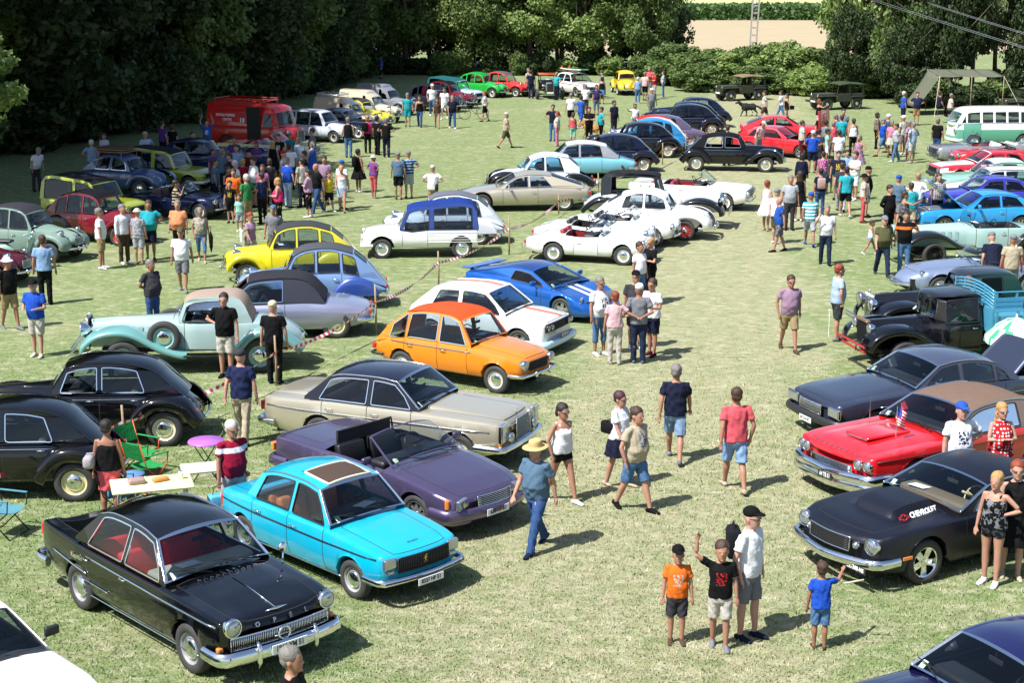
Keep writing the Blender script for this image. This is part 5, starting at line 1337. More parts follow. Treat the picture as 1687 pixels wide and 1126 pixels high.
T['mehari'] = dict(name='plastic_utility_car', L=3.52, wb=2.40, fo=.58, tr=.31, tw=.14, sill=[(0, .34), (3.52, .34)], bow=.03, rf=.04, rr=.04, pl=[(0, .66), (.3, .75), (3.52, .755)], shs=[(0, .74), (.5, .84), (1.15, .86), (1.5, .80), (2.0, .86), (3.52, .86)], hds=[(0, .74), (.3, .86), (1.1, .93), (3.52, .90)],
 cabs=[(1.12, .92), (1.34, 1.42), (1.6, 1.52), (2.2, 1.58), (3.3, 1.60), (3.48, .86)], crown=.02, cin=.03, tum=.08, wins=[(1.22, 2.0, .3, 0), (2.15, 3.3, 0, -.03)], doors=[1.2, 1.95], winoff=.10, winr=.03, hoodcut=(.06, 1.08), col='eeeeea', roof='1c3c8c', clothtop=True, pillar='1c3c8c', doorcol='1c3c8c',
 wstyle='chrome', rim='d8d8d4', seat='20201e', bf=dict(z=.40, h=.05, d=.04, out=.05, m='w', wrap=.3), lamps=[(.56, .64, .085, 'round', 0, .02)], lampring='p', grilles=[(-.34, .34, .52, .68, 'hbars_b', 0, .015, 5)], archk=1.22, seats=[(2.1, 0), (2.9, 1)], gutter=False, extra=mehari_ribs, nohood=1, handles=False)
# thirties tourer / roadster with long wings
T['vint'] = dict(name='vintage_roadster', L=4.6, wb=3.0, fo=.75, tr=.38, tw=.15, arches=(0, 0), sill=[(0, .52), (4.0, .46), (4.6, .55)], bow=0, rf=.02, rr=.25, bowr=.1,
 pl=[(0, .28), (.45, .28), (.5, .29), (1.8, .50), (2.2, .64), (3.4, .66), (4.0, .58), (4.6, .40)], shs=[(0, .98), (.5, 1.02), (1.9, 1.08), (3.6, 1.08), (4.2, .96), (4.6, .70)], hds=[(0, 1.10), (.5, 1.14), (1.9, 1.18), (3.6, 1.12), (4.2, 1.0), (4.6, .72)],
 tuck=.01, shr=.06, k1=.2, k2=.5, hoodw=.8, cabs=[(1.92, 1.16), (2.06, 1.50), (2.25, 1.60), (2.8, 1.64), (3.25, 1.58), (3.5, 1.12)], rearI=None, crown=.04, cin=.05, tum=.12, wins=[(2.0, 2.95, .35, 0)], doors=[2.05, 3.0], hoodcut=(.06, 1.8), winoff=.09,
 fends=[dict(path=[(-.12, .46), (-.06, .66), (.22, .86), (.62, .93), (1.0, .86), (1.5, .58), (1.95, .42), (2.1, .40)], y=(.34, .82), b=.10, skirt=.06), dict(path=[(3.0, .40), (3.22, .56), (3.45, .80), (3.75, .90), (4.1, .84), (4.4, .62), (4.55, .46)], y=(.50, .82), b=.10, skirt=.08)], wy=.70,
 col='a9c2c0', col2='6ea6a2', fendcol2=1, roof='b09c8c', clothtop=True, pillar='a9c2c0', seat='302820', wstyle='chrome', rim='7fb8b4', chromeframe=True, gutter=False, nowiper=1,
 bf=dict(z=.50, h=.03, d=.02, out=.35, wrap=.0, split=1, hw=.75, double=.09), lamps=[(.38, .94, .15, 'pod', -.05, .10)], grilles=[(-.28, .28, .50, 1.14, 'vbars', 0, .04, 14)], extra=None)
def vint_extra(spare=True, board='101012'):
 def f(c):
  b = MB()
  for sg in (1, -1): b.rbox((c.X(2.55), sg*.68, .40), (1.15, .26, .04), .015)
  b.obj('running_board', paint(board), c.o)
  if spare:
   for sg in (1, -1): put_wheel(c.o, c.X(1.62), sg*.66, .36, .14, 'chrome', c.T['rim'], 0, .80, 'spare_wheel')
  b = MB()
  for sg in (1, -1):
   for s in np.linspace(.9, 1.5, 4): b.rbox((c.X(s), sg*(float(c.wid(s))+.002), .86), (.10, .012, .26), .005, RZ(-sg*.15))
  b.obj('bonnet_vent', c.col, c.bonnet)
  b = MB().tube([(c.X(0)+.04, 0, 1.16), (c.X(0)+.04, 0, 1.22)], .02, 6); b.obj('radiator_cap', CHROME, c.o, True)
 return f
T['vint']['extra'] = vint_extra()
# jeep, lorry and others are special builders
def jeep(label, loc, rz, top='5a5a40', group=None, col='2e3222'):
 o = thing('army_jeep', label, 'jeep', (loc[0], loc[1], 0), rz, group)
 g = plain('olive_%s' % col, lin(col), .7, var=.2); gt = cloth(top)
 b = MB().rbox((-.55, 0, .72), (1.75, 1.30, .50), .04).rbox((.95, 0, .80), (1.15, .95, .34), .06)
 b.box((.92, 0, .55), (1.4, .7, .3))
 b.obj('body', g, o)
 b = MB()
 for sg in (1, -1):
  b.rbox((1.0, sg*.60, .84), (1.05, .34, .05), .02); b.box((.45, sg*.60, .70), (.06, .34, .3), RY(.3))
  b.rbox((-1.05, sg*.70, .78), (.9, .16, .06), .02)
 b.obj('mudguard', g, o)
 b = MB()
 for k in range(9): b.box((1.53, -.32+k*.08, .78), (.02, .025, .3))
 b.obj('grille_bars', g, o)
 MB().box((1.5, 0, .78), (.04, .9, .38)).obj('grille', UNDER, o)
 b = MB()
 for sg in (1, -1): b.lathe([(.09, 0), (.08, .02), (0, .03)], 14, 'x', (1.53, sg*.36, .86))
 b.obj('headlight', LENS, o, True)
 MB().rbox((1.72, 0, .52), (.08, 1.35, .14), .03).obj('bumper', g, o)
 MB().box((1.77, .25, .53), (.01, .5, .1)).obj('number_plate', WHITEP, o)
 R = RY(-.12)
 b = MB().tube([(.35, -.64, .95), (.25, -.62, 1.48), (.25, .62, 1.48), (.35, .64, .95)], .022, 6).tube([(.30, 0, 1.0), (.25, 0, 1.48)], .015, 5).tube([(.36, -.62, .98), (.36, .62, .98)], .02, 5)
 b.obj('windscreen_frame', g, o)
 mesh('windscreen', [(.33, -.6, 1.0), (.33, .6, 1.0), (.25, .6, 1.46), (.25, -.6, 1.46)], [(0, 1, 2, 3)], GLASSC, o, False)
 G = [[(.30-1.75*u, (-.72+1.44*v), 1.52+.13*sin(pi*min(u*1.3, 1)*.9)*(1-abs(2*v-1)**3*.5)-.05*(abs(2*v-1) > .9)) for v in np.linspace(0, 1, 9)] for u in np.linspace(0, 1, 9)]
 G2 = [[(p[0], p[1]*1.01, p[2]) for p in r] for r in G]
 t = MB().grid(G2).obj('canvas_roof', gt, o, True); md = t.modifiers.new('t', 'SOLIDIFY'); md.thickness = .02
 b = MB()
 for sg in (1, -1):
  b.tube([(-.5, sg*.68, .95), (-.5, sg*.70, 1.58)], .018, 5); b.tube([(-1.4, sg*.66, .9), (-1.43, sg*.70, 1.55)], .018, 5)
 b.obj('roof_hoop', g, o)
 sm = cloth('4a4a36')
 for x, y in ((-.25, .33), (-.25, -.33)):
  q = MB().rbox((0, 0, 0), (.45, .45, .14), .04).rbox((-.24, 0, .3), (.1, .45, .5), .04); q.obj('seat', sm, o).location = (x, y, .95)
 MB().tube([Vector((.05, .33, 1.12))+RY(-.5) @ Vector((0, .18*cos(t), .18*sin(t))) for t in np.linspace(0, 2*pi, 18, endpoint=False)], .012, 5, closed=True).obj('steering_wheel', BLACKT, o)
 for x in (1.02, -1.02):
  for sg in (1, -1): put_wheel(o, x, sg*.64, .37, .17, 'red', col)
 MB().box((0, 0, .5), (3.0, .6, .12)).obj('chassis', UNDER, o)
 put_wheel(o, -1.52, .25, .36, .16, 'red', col, pi/2, .85, 'spare_wheel')
 return o
def lorry(label, loc, rz):
 T2 = dict(T['vint'], name='vintage_lorry', col='0a0a10', col2='0a0a10', L=4.6, rough=.25, pl=[(0, .34), (.5, .36), (1.5, .50), (1.8, .80), (2.75, .82), (2.8, .5), (4.6, .4)], rim='c81c1c', wstyle='red', tr=.40, tw=.17, wb=3.3,
  shs=[(0, 1.06), (1.6, 1.13), (1.85, 1.15), (2.75, 1.15), (2.8, .66), (4.6, .66)], hds=[(0, 1.18), (1.5, 1.24), (1.8, 1.25), (2.75, 1.22), (2.8, .68), (4.6, .68)], cabs=[(1.60, 1.24), (1.66, 1.70), (1.64, 1.76), (2.2, 1.82), (2.72, 1.78), (2.76, 1.15)], rearI=None, bodyI=(4,), roof='16161c', clothtop=False, pillar='0a0a10',
  wins=[(1.78, 2.62, 0, 0)], doors=[1.72, 2.68], winlo=.02, hoodcut=(.04, 1.45), trunkcut=None, bf=dict(z=.55, h=.035, d=.025, out=.30, wrap=.0, split=1, hw=.85, double=.12, m='r'), lamps=[(.42, 1.05, .12, 'pod', .05, .10)], crown=.04,
  fends=[dict(path=[(-.18, .56), (-.08, .82), (.22, 1.0), (.62, 1.05), (1.0, .98), (1.4, .72), (1.7, .52), (1.8, .5)], y=(.42, .90), b=.10, skirt=.10)], wy=.78, extra=None, deckin=-.0, cowl=.2, grilles=[(-.28, .28, .62, 1.16, 'black', 0, .03, 14)])
 c = Car(T2, label, loc, rz, cat='lorry'); c.o.scale = (.9, .9, .9)
 MB().rbox((c.X(-.02), 0, 1.19), (.12, .66, .07), .03).obj('radiator_shell', plain('brass', (.35, .22, .12), .35, .7), c.o)
 b = MB()
 for sg in (1, -1): b.tube([(c.X(-.38), sg*.55, .58), (c.X(.1), sg*.38, .56), (c.X(.5), sg*.30, .60)], .03, 6); b.tube([(c.X(-.40), sg*.5, .56), (c.X(-.40), sg*.5, .70)], .02, 5)
 b.obj('bumper_iron', plain('iron_black', (.02, .02, .02), .5), c.o, True)
 for sg in (1, -1):
  text_mesh('bonnet_lettering', 'LORRAINE', .10, plain('red_letter', (.6, .02, .02), .4), c.o, frame_mat((c.X(.85), sg*(float(c.wid(.85))+.02), 1.02), (1, .1, 0) if sg < 0 else (-1, .1, 0), (0, 0, 1)), .004)
 MB().tube([(c.X(-.55), -.8, .6), (c.X(-.55), -.8, 1.25)], .008, 5).lathe([(0, .03), (.03, 0), (0, -.03)], 8, 'z', (c.X(-.55), -.8, 1.27)).obj('marker_rod', WHITEP, c.o)
 blue = paint('4a9ab8', .5)
 # stake bed
 MB().box((c.X(4.3), 0, .95), (2.95, 2.0, .07)).obj('load_bed', blue, c.o)
 MB().box((c.X(4.2), 0, .78), (3.2, .8, .2)).obj('bed_frame', UNDER, c.o)
 for sg in (1, -1):
  b = MB()
  for z in (1.05, 1.17, 1.29): MB().box((c.X(4.3), sg*1.0, z), (2.9, .03, .105)).obj('side_board', blue, c.o)
  for s in np.linspace(2.95, 5.7, 6): b.box((c.X(s), sg*1.03, 1.18), (.06, .04, .55))
  b.tube([(c.X(2.9), sg*1.02, 1.48), (c.X(5.75), sg*1.02, 1.48)], .02, 5)
  b.obj('bed_rail', blue, c.o)
 MB().box((c.X(2.86), -.0, 1.22), (.05, 2.0, .6)).obj('headboard', blue, c.o)
 for k in range(6):
  z = 1.52+.08*k
  MB().tube([(c.X(2.88), y, z+.12*(1-(y/1.)**2)) for y in np.linspace(-.98, .98, 9)], .02, 5, rz=.03).obj('headboard_slat', blue, c.o, True)
 for y in (-.98, -.5, 0, .5, .98): MB().box((c.X(2.88), y, 1.52+.05*(1-y*y)), (.04, .05, .88)).obj('headboard_post', blue, c.o)
 return c
# ---------------------------------------------------------------- people
TS = bpy.data.scenes.new('workbench')          # small scene of its own, so that fusing a figure does not re-evaluate the whole place
def remeshed(mb, vox, disp=0., seed=0, cut=None, name='tmp'):
 """fuses closed shapes into one skin"""
 me = bpy.data.meshes.new(name); me.from_pydata([tuple(v) for v in mb.V], [], mb.F)
 o = bpy.data.objects.new(name, me); TS.collection.objects.link(o)
 md = o.modifiers.new('r', 'REMESH'); md.mode = 'VOXEL'; md.voxel_size = vox; md.use_smooth_shade = True
 sm = o.modifiers.new('s', 'SMOOTH'); sm.factor = .5; sm.iterations = 2 if disp else 1
 TS.view_layers[0].update(); dg = TS.view_layers[0].depsgraph; out = bpy.data.meshes.new_from_object(o.evaluated_get(dg))
 bpy.data.objects.remove(o); bpy.data.meshes.remove(me)
 if disp and len(out.vertices):
  n = len(out.vertices); co = np.empty(n*3); no = np.empty(n*3)
  out.vertices.foreach_get('co', co); out.vertices.foreach_get('normal', no); co = co.reshape(-1, 3); no = no.reshape(-1, 3)
  q = co*1.; s = seed*1.7
  f = np.sin(q[:, 2]*38+6*np.sin(q[:, 1]*9+s)+4*q[:, 0]*8+s)*.5+np.sin(q[:, 2]*21-7*np.sin(q[:, 0]*11+s*2)+q[:, 1]*25)*.6+np.sin(q[:, 1]*60+q[:, 2]*9+s)*.25
  co += no*(f*disp)[:, None]
  out.vertices.foreach_set('co', co.ravel())
 out.polygons.foreach_set('use_smooth', np.ones(len(out.polygons), dtype=bool))
 out.materials.clear(); out.materials.append(None); out.update()
 return out
def ell(mb, c, r, n=12, m=8, R=None):
 V = []; F = []
 for i in range(m+1):
  p = pi*(i+.001)/(m+.002)
  for k in range(n):
   a = 2*pi*k/n; v = Vector((r[0]*sin(p)*cos(a), r[1]*sin(p)*sin(a), r[2]*cos(p)))
   V.append((R @ v if R is not None else v)+Vector(c))
 for i in range(m):
  for k in range(n): F.append((i*n+k, (i+1)*n+k, (i+1)*n+(k+1) % n, i*n+(k+1) % n))
 F.append(tuple(range(n))); F.append(tuple(range((m+1)*n-1, m*n-1, -1)))
 mb.add(V, F)
def rings(mb, L, U=lambda p: p, n=20, wave=0, wn=9):
 """L: (z, half width y, half depth x, x offset)"""
 V = []; F = []
 for z, hy, hx, xo in L:
  for k in range(n):
   a = 2*pi*k/n; w = 1+wave*sin(wn*a)*(1 if z < .9 else 0)
   ca, sa = cos(a), sin(a)
   t = (abs(ca)**2.3+abs(sa)**2.3)**(-1/2.3)
   V.append(U(Vector((xo+hx*ca*t*w, hy*sa*t*w, z))))
 m = len(L)
 for i in range(m-1):
  for k in range(n): F.append((i*n+k, i*n+(k+1) % n, (i+1)*n+(k+1) % n, (i+1)*n+k))
 F.append(tuple(range(n-1, -1, -1))); F.append(tuple(range((m-1)*n, m*n)))
 mb.add(V, F)
ARM = {'down': ((.02, .20, -1), (.18, .10, -1)), 'swingf': ((.35, .16, -1), (.65, .05, -.9)), 'swingb': ((-.35, .18, -1), (-.05, .1, -1)), 'hip': ((-.20, .80, -.75), (.30, -.78, -.30)),
  'back': ((-.35, .35, -.9), (-.30, -.72, -.28)), 'phone': ((.18, .22, -1), (.95, -.42, .12)), 'wave': ((.12, .75, .55), (.05, -.05, 1)), 'cross': ((.30, .30, -1), (.45, -.85, .12)),
  'face': ((.55, .45, -.45), (.30, -.45, .9)), 'point': ((.65, .55, -.15), (.6, .35, .45)), 'strap': ((.15, .45, -.9), (.35, -.35, .95)), 'pocket': ((-.15, .38, -1), (.28, -.15, -.9)), 'up': ((.1, .35, .95), (.0, -.3, 1)), 'out': ((.2, .95, -.2), (.3, .8, .25)), 'carry': ((.1, .2, -1), (.55, .0, -.75))}
# legs: (hip pitch, knee bend) left, right ; torso lean ; arms
POSE = {'stand': (((.02, .03), (-.03, .02)), 0, 'down', 'down'), 'stand2': (((.12, .10), (-.05, .0)), .02, 'down', 'pocket'), 'walk': (((.42, .12), (-.30, .28)), .05, 'swingb', 'swingf'), 'walk2': (((-.30, .30), (.40, .10)), .05, 'swingf', 'swingb'),
  'slow': (((.22, .06), (-.18, .15)), .03, 'swingb', 'down'), 'hips': (((.03, .02), (-.03, .02)), 0, 'hip', 'hip'), 'hipl': (((.05, .04), (-.03, .02)), 0, 'hip', 'down'), 'hipr': (((.05, .04), (-.03, .02)), 0, 'down', 'hip'), 'back': (((.02, .02), (-.02, .03)), -.02, 'back', 'back'),
  'phone': (((.08, .04), (-.04, .02)), .05, 'phone', 'phone'), 'cross': (((.03, .02), (-.05, .03)), 0, 'cross', 'cross'), 'wave': (((.10, .05), (-.12, .10)), 0, 'down', 'wave'), 'wavel': (((.10, .05), (-.05, .05)), 0, 'wave', 'down'), 'face': (((.22, .05), (-.16, .12)), .03, 'down', 'face'),
  'point': (((.03, .02), (-.03, .02)), .04, 'down', 'point'), 'strap': (((.20, .06), (-.16, .12)), .02, 'strap', 'swingf'), 'lean': (((.10, .05), (-.05, .02)), .42, 'carry', 'carry'), 'up': (((.03, .02), (-.03, .02)), -.04, 'up', 'up'), 'read': (((.05, .02), (-.03, .02)), .06, 'phone', 'carry'),
  'sit': (((1.45, 1.45), (1.38, 1.40)), .06, 'phone', 'carry'), 'walkp': (((.34, .08), (-.26, .22)), .04, 'swingb', 'pocket')}
CACHE = {}
def skeleton(pose, kind):
 legs, lean, al, ar = POSE[pose]
 wom = kind in 'wg'; kid = kind in 'bg'
 hipw = .088 if not wom else .092; shw = .192 if not wom else .165
 if kid: shw *= .9
 P = {}
 hz = .93
 low = 9
 for nm, (hp, kb), sg in (('L', legs[0], 1), ('R', legs[1], -1)):
  hip = Vector((0, hipw*sg, hz)); kn = hip+Vector((sin(hp), sg*.025, -cos(hp)))*.43
  an = kn+Vector((sin(hp-kb), 0, -cos(hp-kb)))*.42
  P['hip'+nm], P['kn'+nm], P['an'+nm] = hip, kn, an
  P['ft'+nm] = hp-kb
  low = min(low, an.z-.075)
 dz = Vector((0, 0, -low))
 if pose == 'sit': dz = Vector((0, 0, .0))
 for k in list(P):
  if k[:2] != 'ft': P[k] = P[k]+dz
 Rm = RY(lean); piv = Vector((0, 0, .95))
 def U(p): p = Vector(p); return (piv+Rm @ (p-piv))+dz
 for nm, a, sg in (('L', al, 1), ('R', ar, -1)):
  ua, fa = ARM[a]; ua = Vector((ua[0], ua[1]*sg, ua[2])).normalized(); fa = Vector((fa[0], fa[1]*sg, fa[2])).normalized()
  sh = Vector((-.005, shw*sg, 1.425)); el = sh+ua*.29; wr = el+fa*.25
  P['sh'+nm], P['el'+nm], P['wr'+nm] = U(sh), U(el), U(wr)
  P['fa'+nm] = Rm @ fa; P['ua'+nm] = Rm @ ua
 P['U'] = U; P['dz'] = dz
 return P
def trunk_rings(kind, fat):
 wom = kind in 'wg'; kid = kind in 'bg'
 s = .88 if wom else 1.
 h = 1.06 if wom else 1.
 f = fat
 return [(.80, .09, .08, 0), (.86, .155*h, .115, -.01), (.93, .170*h, .122, -.01), (1.00, .158*h+.02*f, .112+.035*f, .005*f), (1.08, (.138 if wom else .150)+.035*f, .105+.07*f, .03*f), (1.17, (.136 if wom else .155)*1.+.03*f, .108+.065*f, .028*f),
   (1.27, .166*s+.012*f, .118+.03*f+(.018 if wom and not kid else 0), .012*f+(.012 if wom else 0)), (1.36, .180*s, .112, 0), (1.42, .168*s, .092, -.008), (1.465, .10*s, .068, -.012), (1.50, .058*s+.004, .056, -.008), (1.555, .054*s+.003, .054, .002)]
def body_mesh(pose, kind, fat, vox):
 key = ('body', pose, kind, fat, vox)
 if key in CACHE: return CACHE[key]
 P = skeleton(pose, kind); U = P['U']; mb = MB(); wom = kind in 'wg'; kid = kind in 'bg'
 rings(mb, trunk_rings(kind, fat), U)
 hs = 1.28 if kid else 1.10
 hx = lambda z: 1.52+(z-1.52)*hs
 rings(mb, [(hx(z), a*hs, b*hs, c*hs) for z, a, b, c in [(1.515, .032, .045, .030), (1.54, .052, .072, .022), (1.575, .063, .088, .014), (1.61, .070, .094, .009), (1.65, .076, .098, .003), (1.69, .075, .096, -.003), (1.72, .063, .080, -.006), (1.742, .042, .054, -.008), (1.752, .015, .02, -.008)]], U, 24)
 # nose, brow, chin, ears
 ell(mb, U((.105*hs, 0, hx(1.615))), (.020*hs, .012*hs, .020*hs), 8, 6)
 ell(mb, U((.086*hs, 0, hx(1.535))), (.022*hs, .024*hs, .016*hs), 8, 6)
 ell(mb, U((.092*hs, 0, hx(1.65))), (.014*hs, .045*hs, .009*hs), 8, 6)
 for sg in (1, -1): ell(mb, U((-.002, .080*hs*sg, hx(1.62))), (.018*hs, .012*hs, .030*hs), 8, 6)
 lk = .9 if wom else 1.
 for n in 'LR':
  sg = 1 if n == 'L' else -1
  h, k, a = P['hip'+n], P['kn'+n], P['an'+n]
  m1 = h.lerp(k, .35); m2 = h.lerp(k, .75); c1 = k.lerp(a, .3)+Vector((-.012, 0, 0)); c2 = k.lerp(a, .7)
  mb.tube([h+Vector((0, 0, .06)), h, m1, m2, k, c1, c2, a, a+Vector((0, 0, -.04))], [.07, .092, .086*(1+.12*fat), .064, .056, .058, .042, .036, .038], 12)
  R = RY(-P['ft'+n]*.0+min(0, 0)); pit = max(-.0, -P['ft'+n]*.9)
  R = RY(pit) @ RZ(.14*sg)
  mb.tube([a+R @ Vector(v) for v in ((-.055, 0, -.045), (-.02, 0, -.035), (.06, 0, -.038), (.12, 0, -.052), (.17, 0, -.058))], [.024, .036, .036, .036, .022], 10, rz=[.022, .034, .030, .022, .014])
  s_, e_, w_ = P['sh'+n], P['el'+n], P['wr'+n]; fa = P['fa'+n]
  mb.tube([s_+Vector((0, -sg*.05, .0)), s_, s_.lerp(e_, .35), s_.lerp(e_, .8), e_, e_.lerp(w_, .3), e_.lerp(w_, .8), w_], [x*lk for x in (.042, .048, .045, .040, .038, .039, .030, .027)], 12)
  # hand: palm, four fingers, thumb
  side = fa.cross(Vector((0, 0, 1)) if abs(fa.z) < .8 else Vector((1, 0, 0))).normalized(); nrm = side.cross(fa).normalized()
  if abs(fa.z) >= .8: side, nrm = nrm, side
  mb.tube([w_-fa*.01, w_+fa*.04, w_+fa*.085], [.024, .038, .040], 10, rz=[.020, .017, .015])
  pa = (mb.V[-20:])
  t2 = fa; aa = t2.cross(Vector((0, 0, 1)));
  if aa.length < 1e-3: aa = Vector((1, 0, 0))
  aa.normalize(); bb = aa.cross(t2)
  if vox < .016:
   for i, (off, ln) in enumerate(((-.029, .070), (-.010, .080), (.010, .075), (.028, .058))):
    b0 = w_+fa*.082+aa*off; b1 = b0+fa*ln*.55+bb*.004; b2 = b0+fa*ln*.9+bb*.020*(-1 if True else 1)
    mb.tube([b0, b1, b2], [.0095, .009, .007], 7)
   mb.tube([w_+fa*.03+aa*.022*sg, w_+fa*.065+aa*.052*sg-bb*.01, w_+fa*.095+aa*.056*sg-bb*.02], [.012, .011, .008], 7)
  else:
   mb.tube([w_+fa*.08, w_+fa*.12, w_+fa*.15-bb*.015], [.036, .034, .022], 8, rz=[.014, .012, .009])
   mb.tube([w_+fa*.03+aa*.02*sg, w_+fa*.09+aa*.055*sg-bb*.015], [.013, .009], 6)
 me = remeshed(mb, vox, name='body'); CACHE[key] = me
 return me
def cloth_mesh(what, pose, kind, fat, vox):
 key = (what, pose, kind, fat, vox)
 if key in CACHE: return CACHE[key]
 P = skeleton(pose, kind); U = P['U']; mb = MB(); TR = trunk_rings(kind, fat); wom = kind in 'wg'; dz = P['dz']
 idU = lambda p: Vector(p)+dz
 tz = [t[0] for t in TR]
 def tr(z, add=.014, sc=1.):
  return (z, float(np.interp(z, tz, [t[1] for t in TR]))*sc+add, float(np.interp(z, tz, [t[2] for t in TR]))*sc+add, float(np.interp(z, tz, [t[3] for t in TR])))
 lk = .9 if wom else 1.
 disp = .0075
 if what in ('tee', 'long', 'tank', 'dress', 'vest', 'polo'):
  hem = .89 if not wom else .93
  if what == 'dress': hem = .95
  loose = .012
  L = [tr(z, .018+loose*(z < 1.15)) for z in ((hem, 1.0, 1.1, 1.2, 1.3) if hem < .99 else (hem, 1.1, 1.2, 1.3))]
  L += ([tr(1.36, .016), tr(1.415, .014), tr(1.45, .012), (1.478, .082*(.92 if wom else 1), .070, -.010)] if what not in ('tank',) else [tr(1.34, .014, .97), (1.385, .12, .10, 0)])
  rings(mb, L, U, 24)
  if what == 'polo': mb.tube([U((-.01+.072*cos(a), .072*sin(a), 1.488+.006*cos(a))) for a in np.linspace(.35, 2*pi-.35, 14)], .012, 6, rz=.02)
  if what == 'tank':
   for sg in (1, -1): mb.tube([U((.075, sg*.075, 1.34)), U((.05, sg*.095, 1.43)), U((-.03, sg*.095, 1.46)), U((-.085, sg*.075, 1.36))], .022, 8, rz=.014)
  if what in ('tee', 'long', 'polo') or (what == 'dress' and False):
   fr = .62 if what != 'long' else 1.
   for n in 'LR':
    sg = 1 if n == 'L' else -1
    s_, e_, w_ = P['sh'+n], P['el'+n], P['wr'+n]
    e1 = s_.lerp(e_, fr)
    if what == 'long': mb.tube([s_+Vector((0, -sg*.06, .0)), s_, s_.lerp(e_, .5), e_, e_.lerp(w_, .5), w_], [x*lk for x in (.056, .067, .060, .054, .047, .040)], 12)
    else: mb.tube([s_+Vector((0, -sg*.07, .0)), s_, s_.lerp(e1, .5), e1], [x*lk for x in (.056, .067, .066, .069)], 12)
  if what == 'dress':
   rings(mb, [tr(1.05, .012), tr(.98, .03), (.85, .235, .205, 0), (.70, .29, .26, 0), (.56, .33, .30, 0)][::-1], idU, 40, .09, 10)
 elif what == 'skirt':
  rings(mb, [tr(1.03, .016), (.95, .20, .155, 0), (.80, .235, .20, 0), (.62, .265, .235, 0)][::-1], idU, 36, .07, 9)
 elif what == 'pencil':
  rings(mb, [tr(1.03, .016), (.95, .195, .145, 0), (.80, .19, .145, 0), (.58, .175, .135, 0)][::-1], idU, 36, .0)
 elif what in ('shorts', 'trousers', 'hot', 'crop', 'sportshorts'):
  rings(mb, [(.795, .115, .10, 0), (.83, .15, .12, 0), tr(.87, .018), tr(.92, .016), tr(1.0, .014), tr(1.035, .012)], idU, 24)
  for n in 'LR':
   h, k, a = P['hip'+n], P['kn'+n], P['an'+n]
   if what == 'shorts': pts = [h, h.lerp(k, .35), h.lerp(k, .92)]; r = [.102, .100*(1+.08*fat), .092]
   elif what == 'sportshorts': pts = [h, h.lerp(k, .35), h.lerp(k, .75)]; r = [.102, .100, .098]
   elif what == 'hot': pts = [h, h.lerp(k, .18), h.lerp(k, .36)]; r = [.10, .098, .096]
   elif what == 'crop': pts = [h, h.lerp(k, .35), k, k.lerp(a, .45)]; r = [.10, .094, .070, .066]
   else: pts = [h, h.lerp(k, .35), h.lerp(k, .8), k, k.lerp(a, .3), k.lerp(a, .75), a+Vector((.0, 0, -.035))]; r = [.102, .096*(1+.06*fat), .078, .072, .072, .064, .066]
   mb.tube([h+Vector((0, 0, .05))]+pts, [.08]+[x*(lk*.5+.5) for x in r], 14)
 elif what[:-1] in ('shoes', 'sandals'):
  for n in what[-1]:
   sg = 1 if n == 'L' else -1
   a = P['an'+n]; R = RY(max(-.0, -P['ft'+n]*.9)) @ RZ(.14*sg)
   k = 1. if what[:-1] == 'shoes' else .86
   mb.tube([a+R @ Vector(v) for v in ((-.075, 0, -.045), (-.03, 0, -.032), (.06, 0, -.036), (.13, 0, -.048), (.19, 0, -.055))], [.030*k, .045*k, .047*k, .047*k, .030*k], 12, rz=[.030, .040*k, .036*k, .028*k, .018])
   if what[:-1] == 'shoes': mb.tube([a+Vector((0, 0, .01)), a+Vector((.005, 0, -.04))], [.046, .046], 10)
  disp = 0
 elif what in ('hair', 'hairlong', 'hairtail', 'hairbob', 'cap', 'hat', 'bucket', 'widehat'):
  kid = kind in 'bg'; hs = 1.28 if kid else 1.10; hx = lambda z: 1.52+(z-1.52)*hs
  RU = P['U']((0, 0, 1))-P['U']((0, 0, 0)); lean = atan2(RU.x, RU.z); R = RY(lean)
  E = lambda c, r: ell(mb, U((c[0]*hs, c[1]*hs, hx(c[2]))), (r[0]*hs, r[1]*hs, r[2]*hs), 16, 10, R)
  if what.startswith('hair'):
   E((-.016, 0, 1.688), (.107, .091, .092)); E((-.045, 0, 1.635), (.070, .080, .075))
   if what == 'hairlong': E((-.05, 0, 1.56), (.055, .092, .11)); E((-.055, 0, 1.47), (.045, .10, .10));
   if what == 'hairbob': E((-.035, 0, 1.60), (.072, .096, .085))
   if what == 'hairtail': E((-.12, 0, 1.66), (.04, .035, .04)); E((-.14, 0, 1.59), (.03, .03, .075))
   disp = .004 if not what == 'x' else 0
  elif what == 'cap':
   E((-.006, 0, 1.700), (.106, .090, .078))
   mb.tube([U((.05*hs, 0, hx(1.705))), U((.12*hs, 0, hx(1.700))), U((.165*hs, 0, hx(1.690)))], [.075*hs, .070*hs, .045*hs], 12, rz=.009); disp = 0
  elif what == 'bucket':
   E((-.006, 0, 1.695), (.104, .090, .078))
   rings(mb, [(hx(1.665), .125*hs, .14*hs, 0), (hx(1.675), .128*hs, .143*hs, 0), (hx(1.70), .10*hs, .115*hs, 0)], U, 20); disp = 0
  else:
   rings(mb, [(hx(1.668), .165*hs, .185*hs, 0), (hx(1.682), .17*hs, .19*hs, 0), (hx(1.686), .10*hs, .115*hs, 0)], U, 24)
   rings(mb, [(hx(1.675), .092*hs, .108*hs, -.005), (hx(1.74), .088*hs, .102*hs, -.005), (hx(1.775), .080*hs, .092*hs, -.005), (hx(1.785), .05*hs, .06*hs, -.005)], U, 20); disp = 0
 v = vox*(1. if what[:3] not in ('hai', 'cap', 'hat', 'buc', 'wid', 'sho', 'san') else .62)
 me = remeshed(mb, max(v, .008), disp*(1 if vox < .016 else .7), len(CACHE) % 7, name=what); CACHE[key] = me
 return me
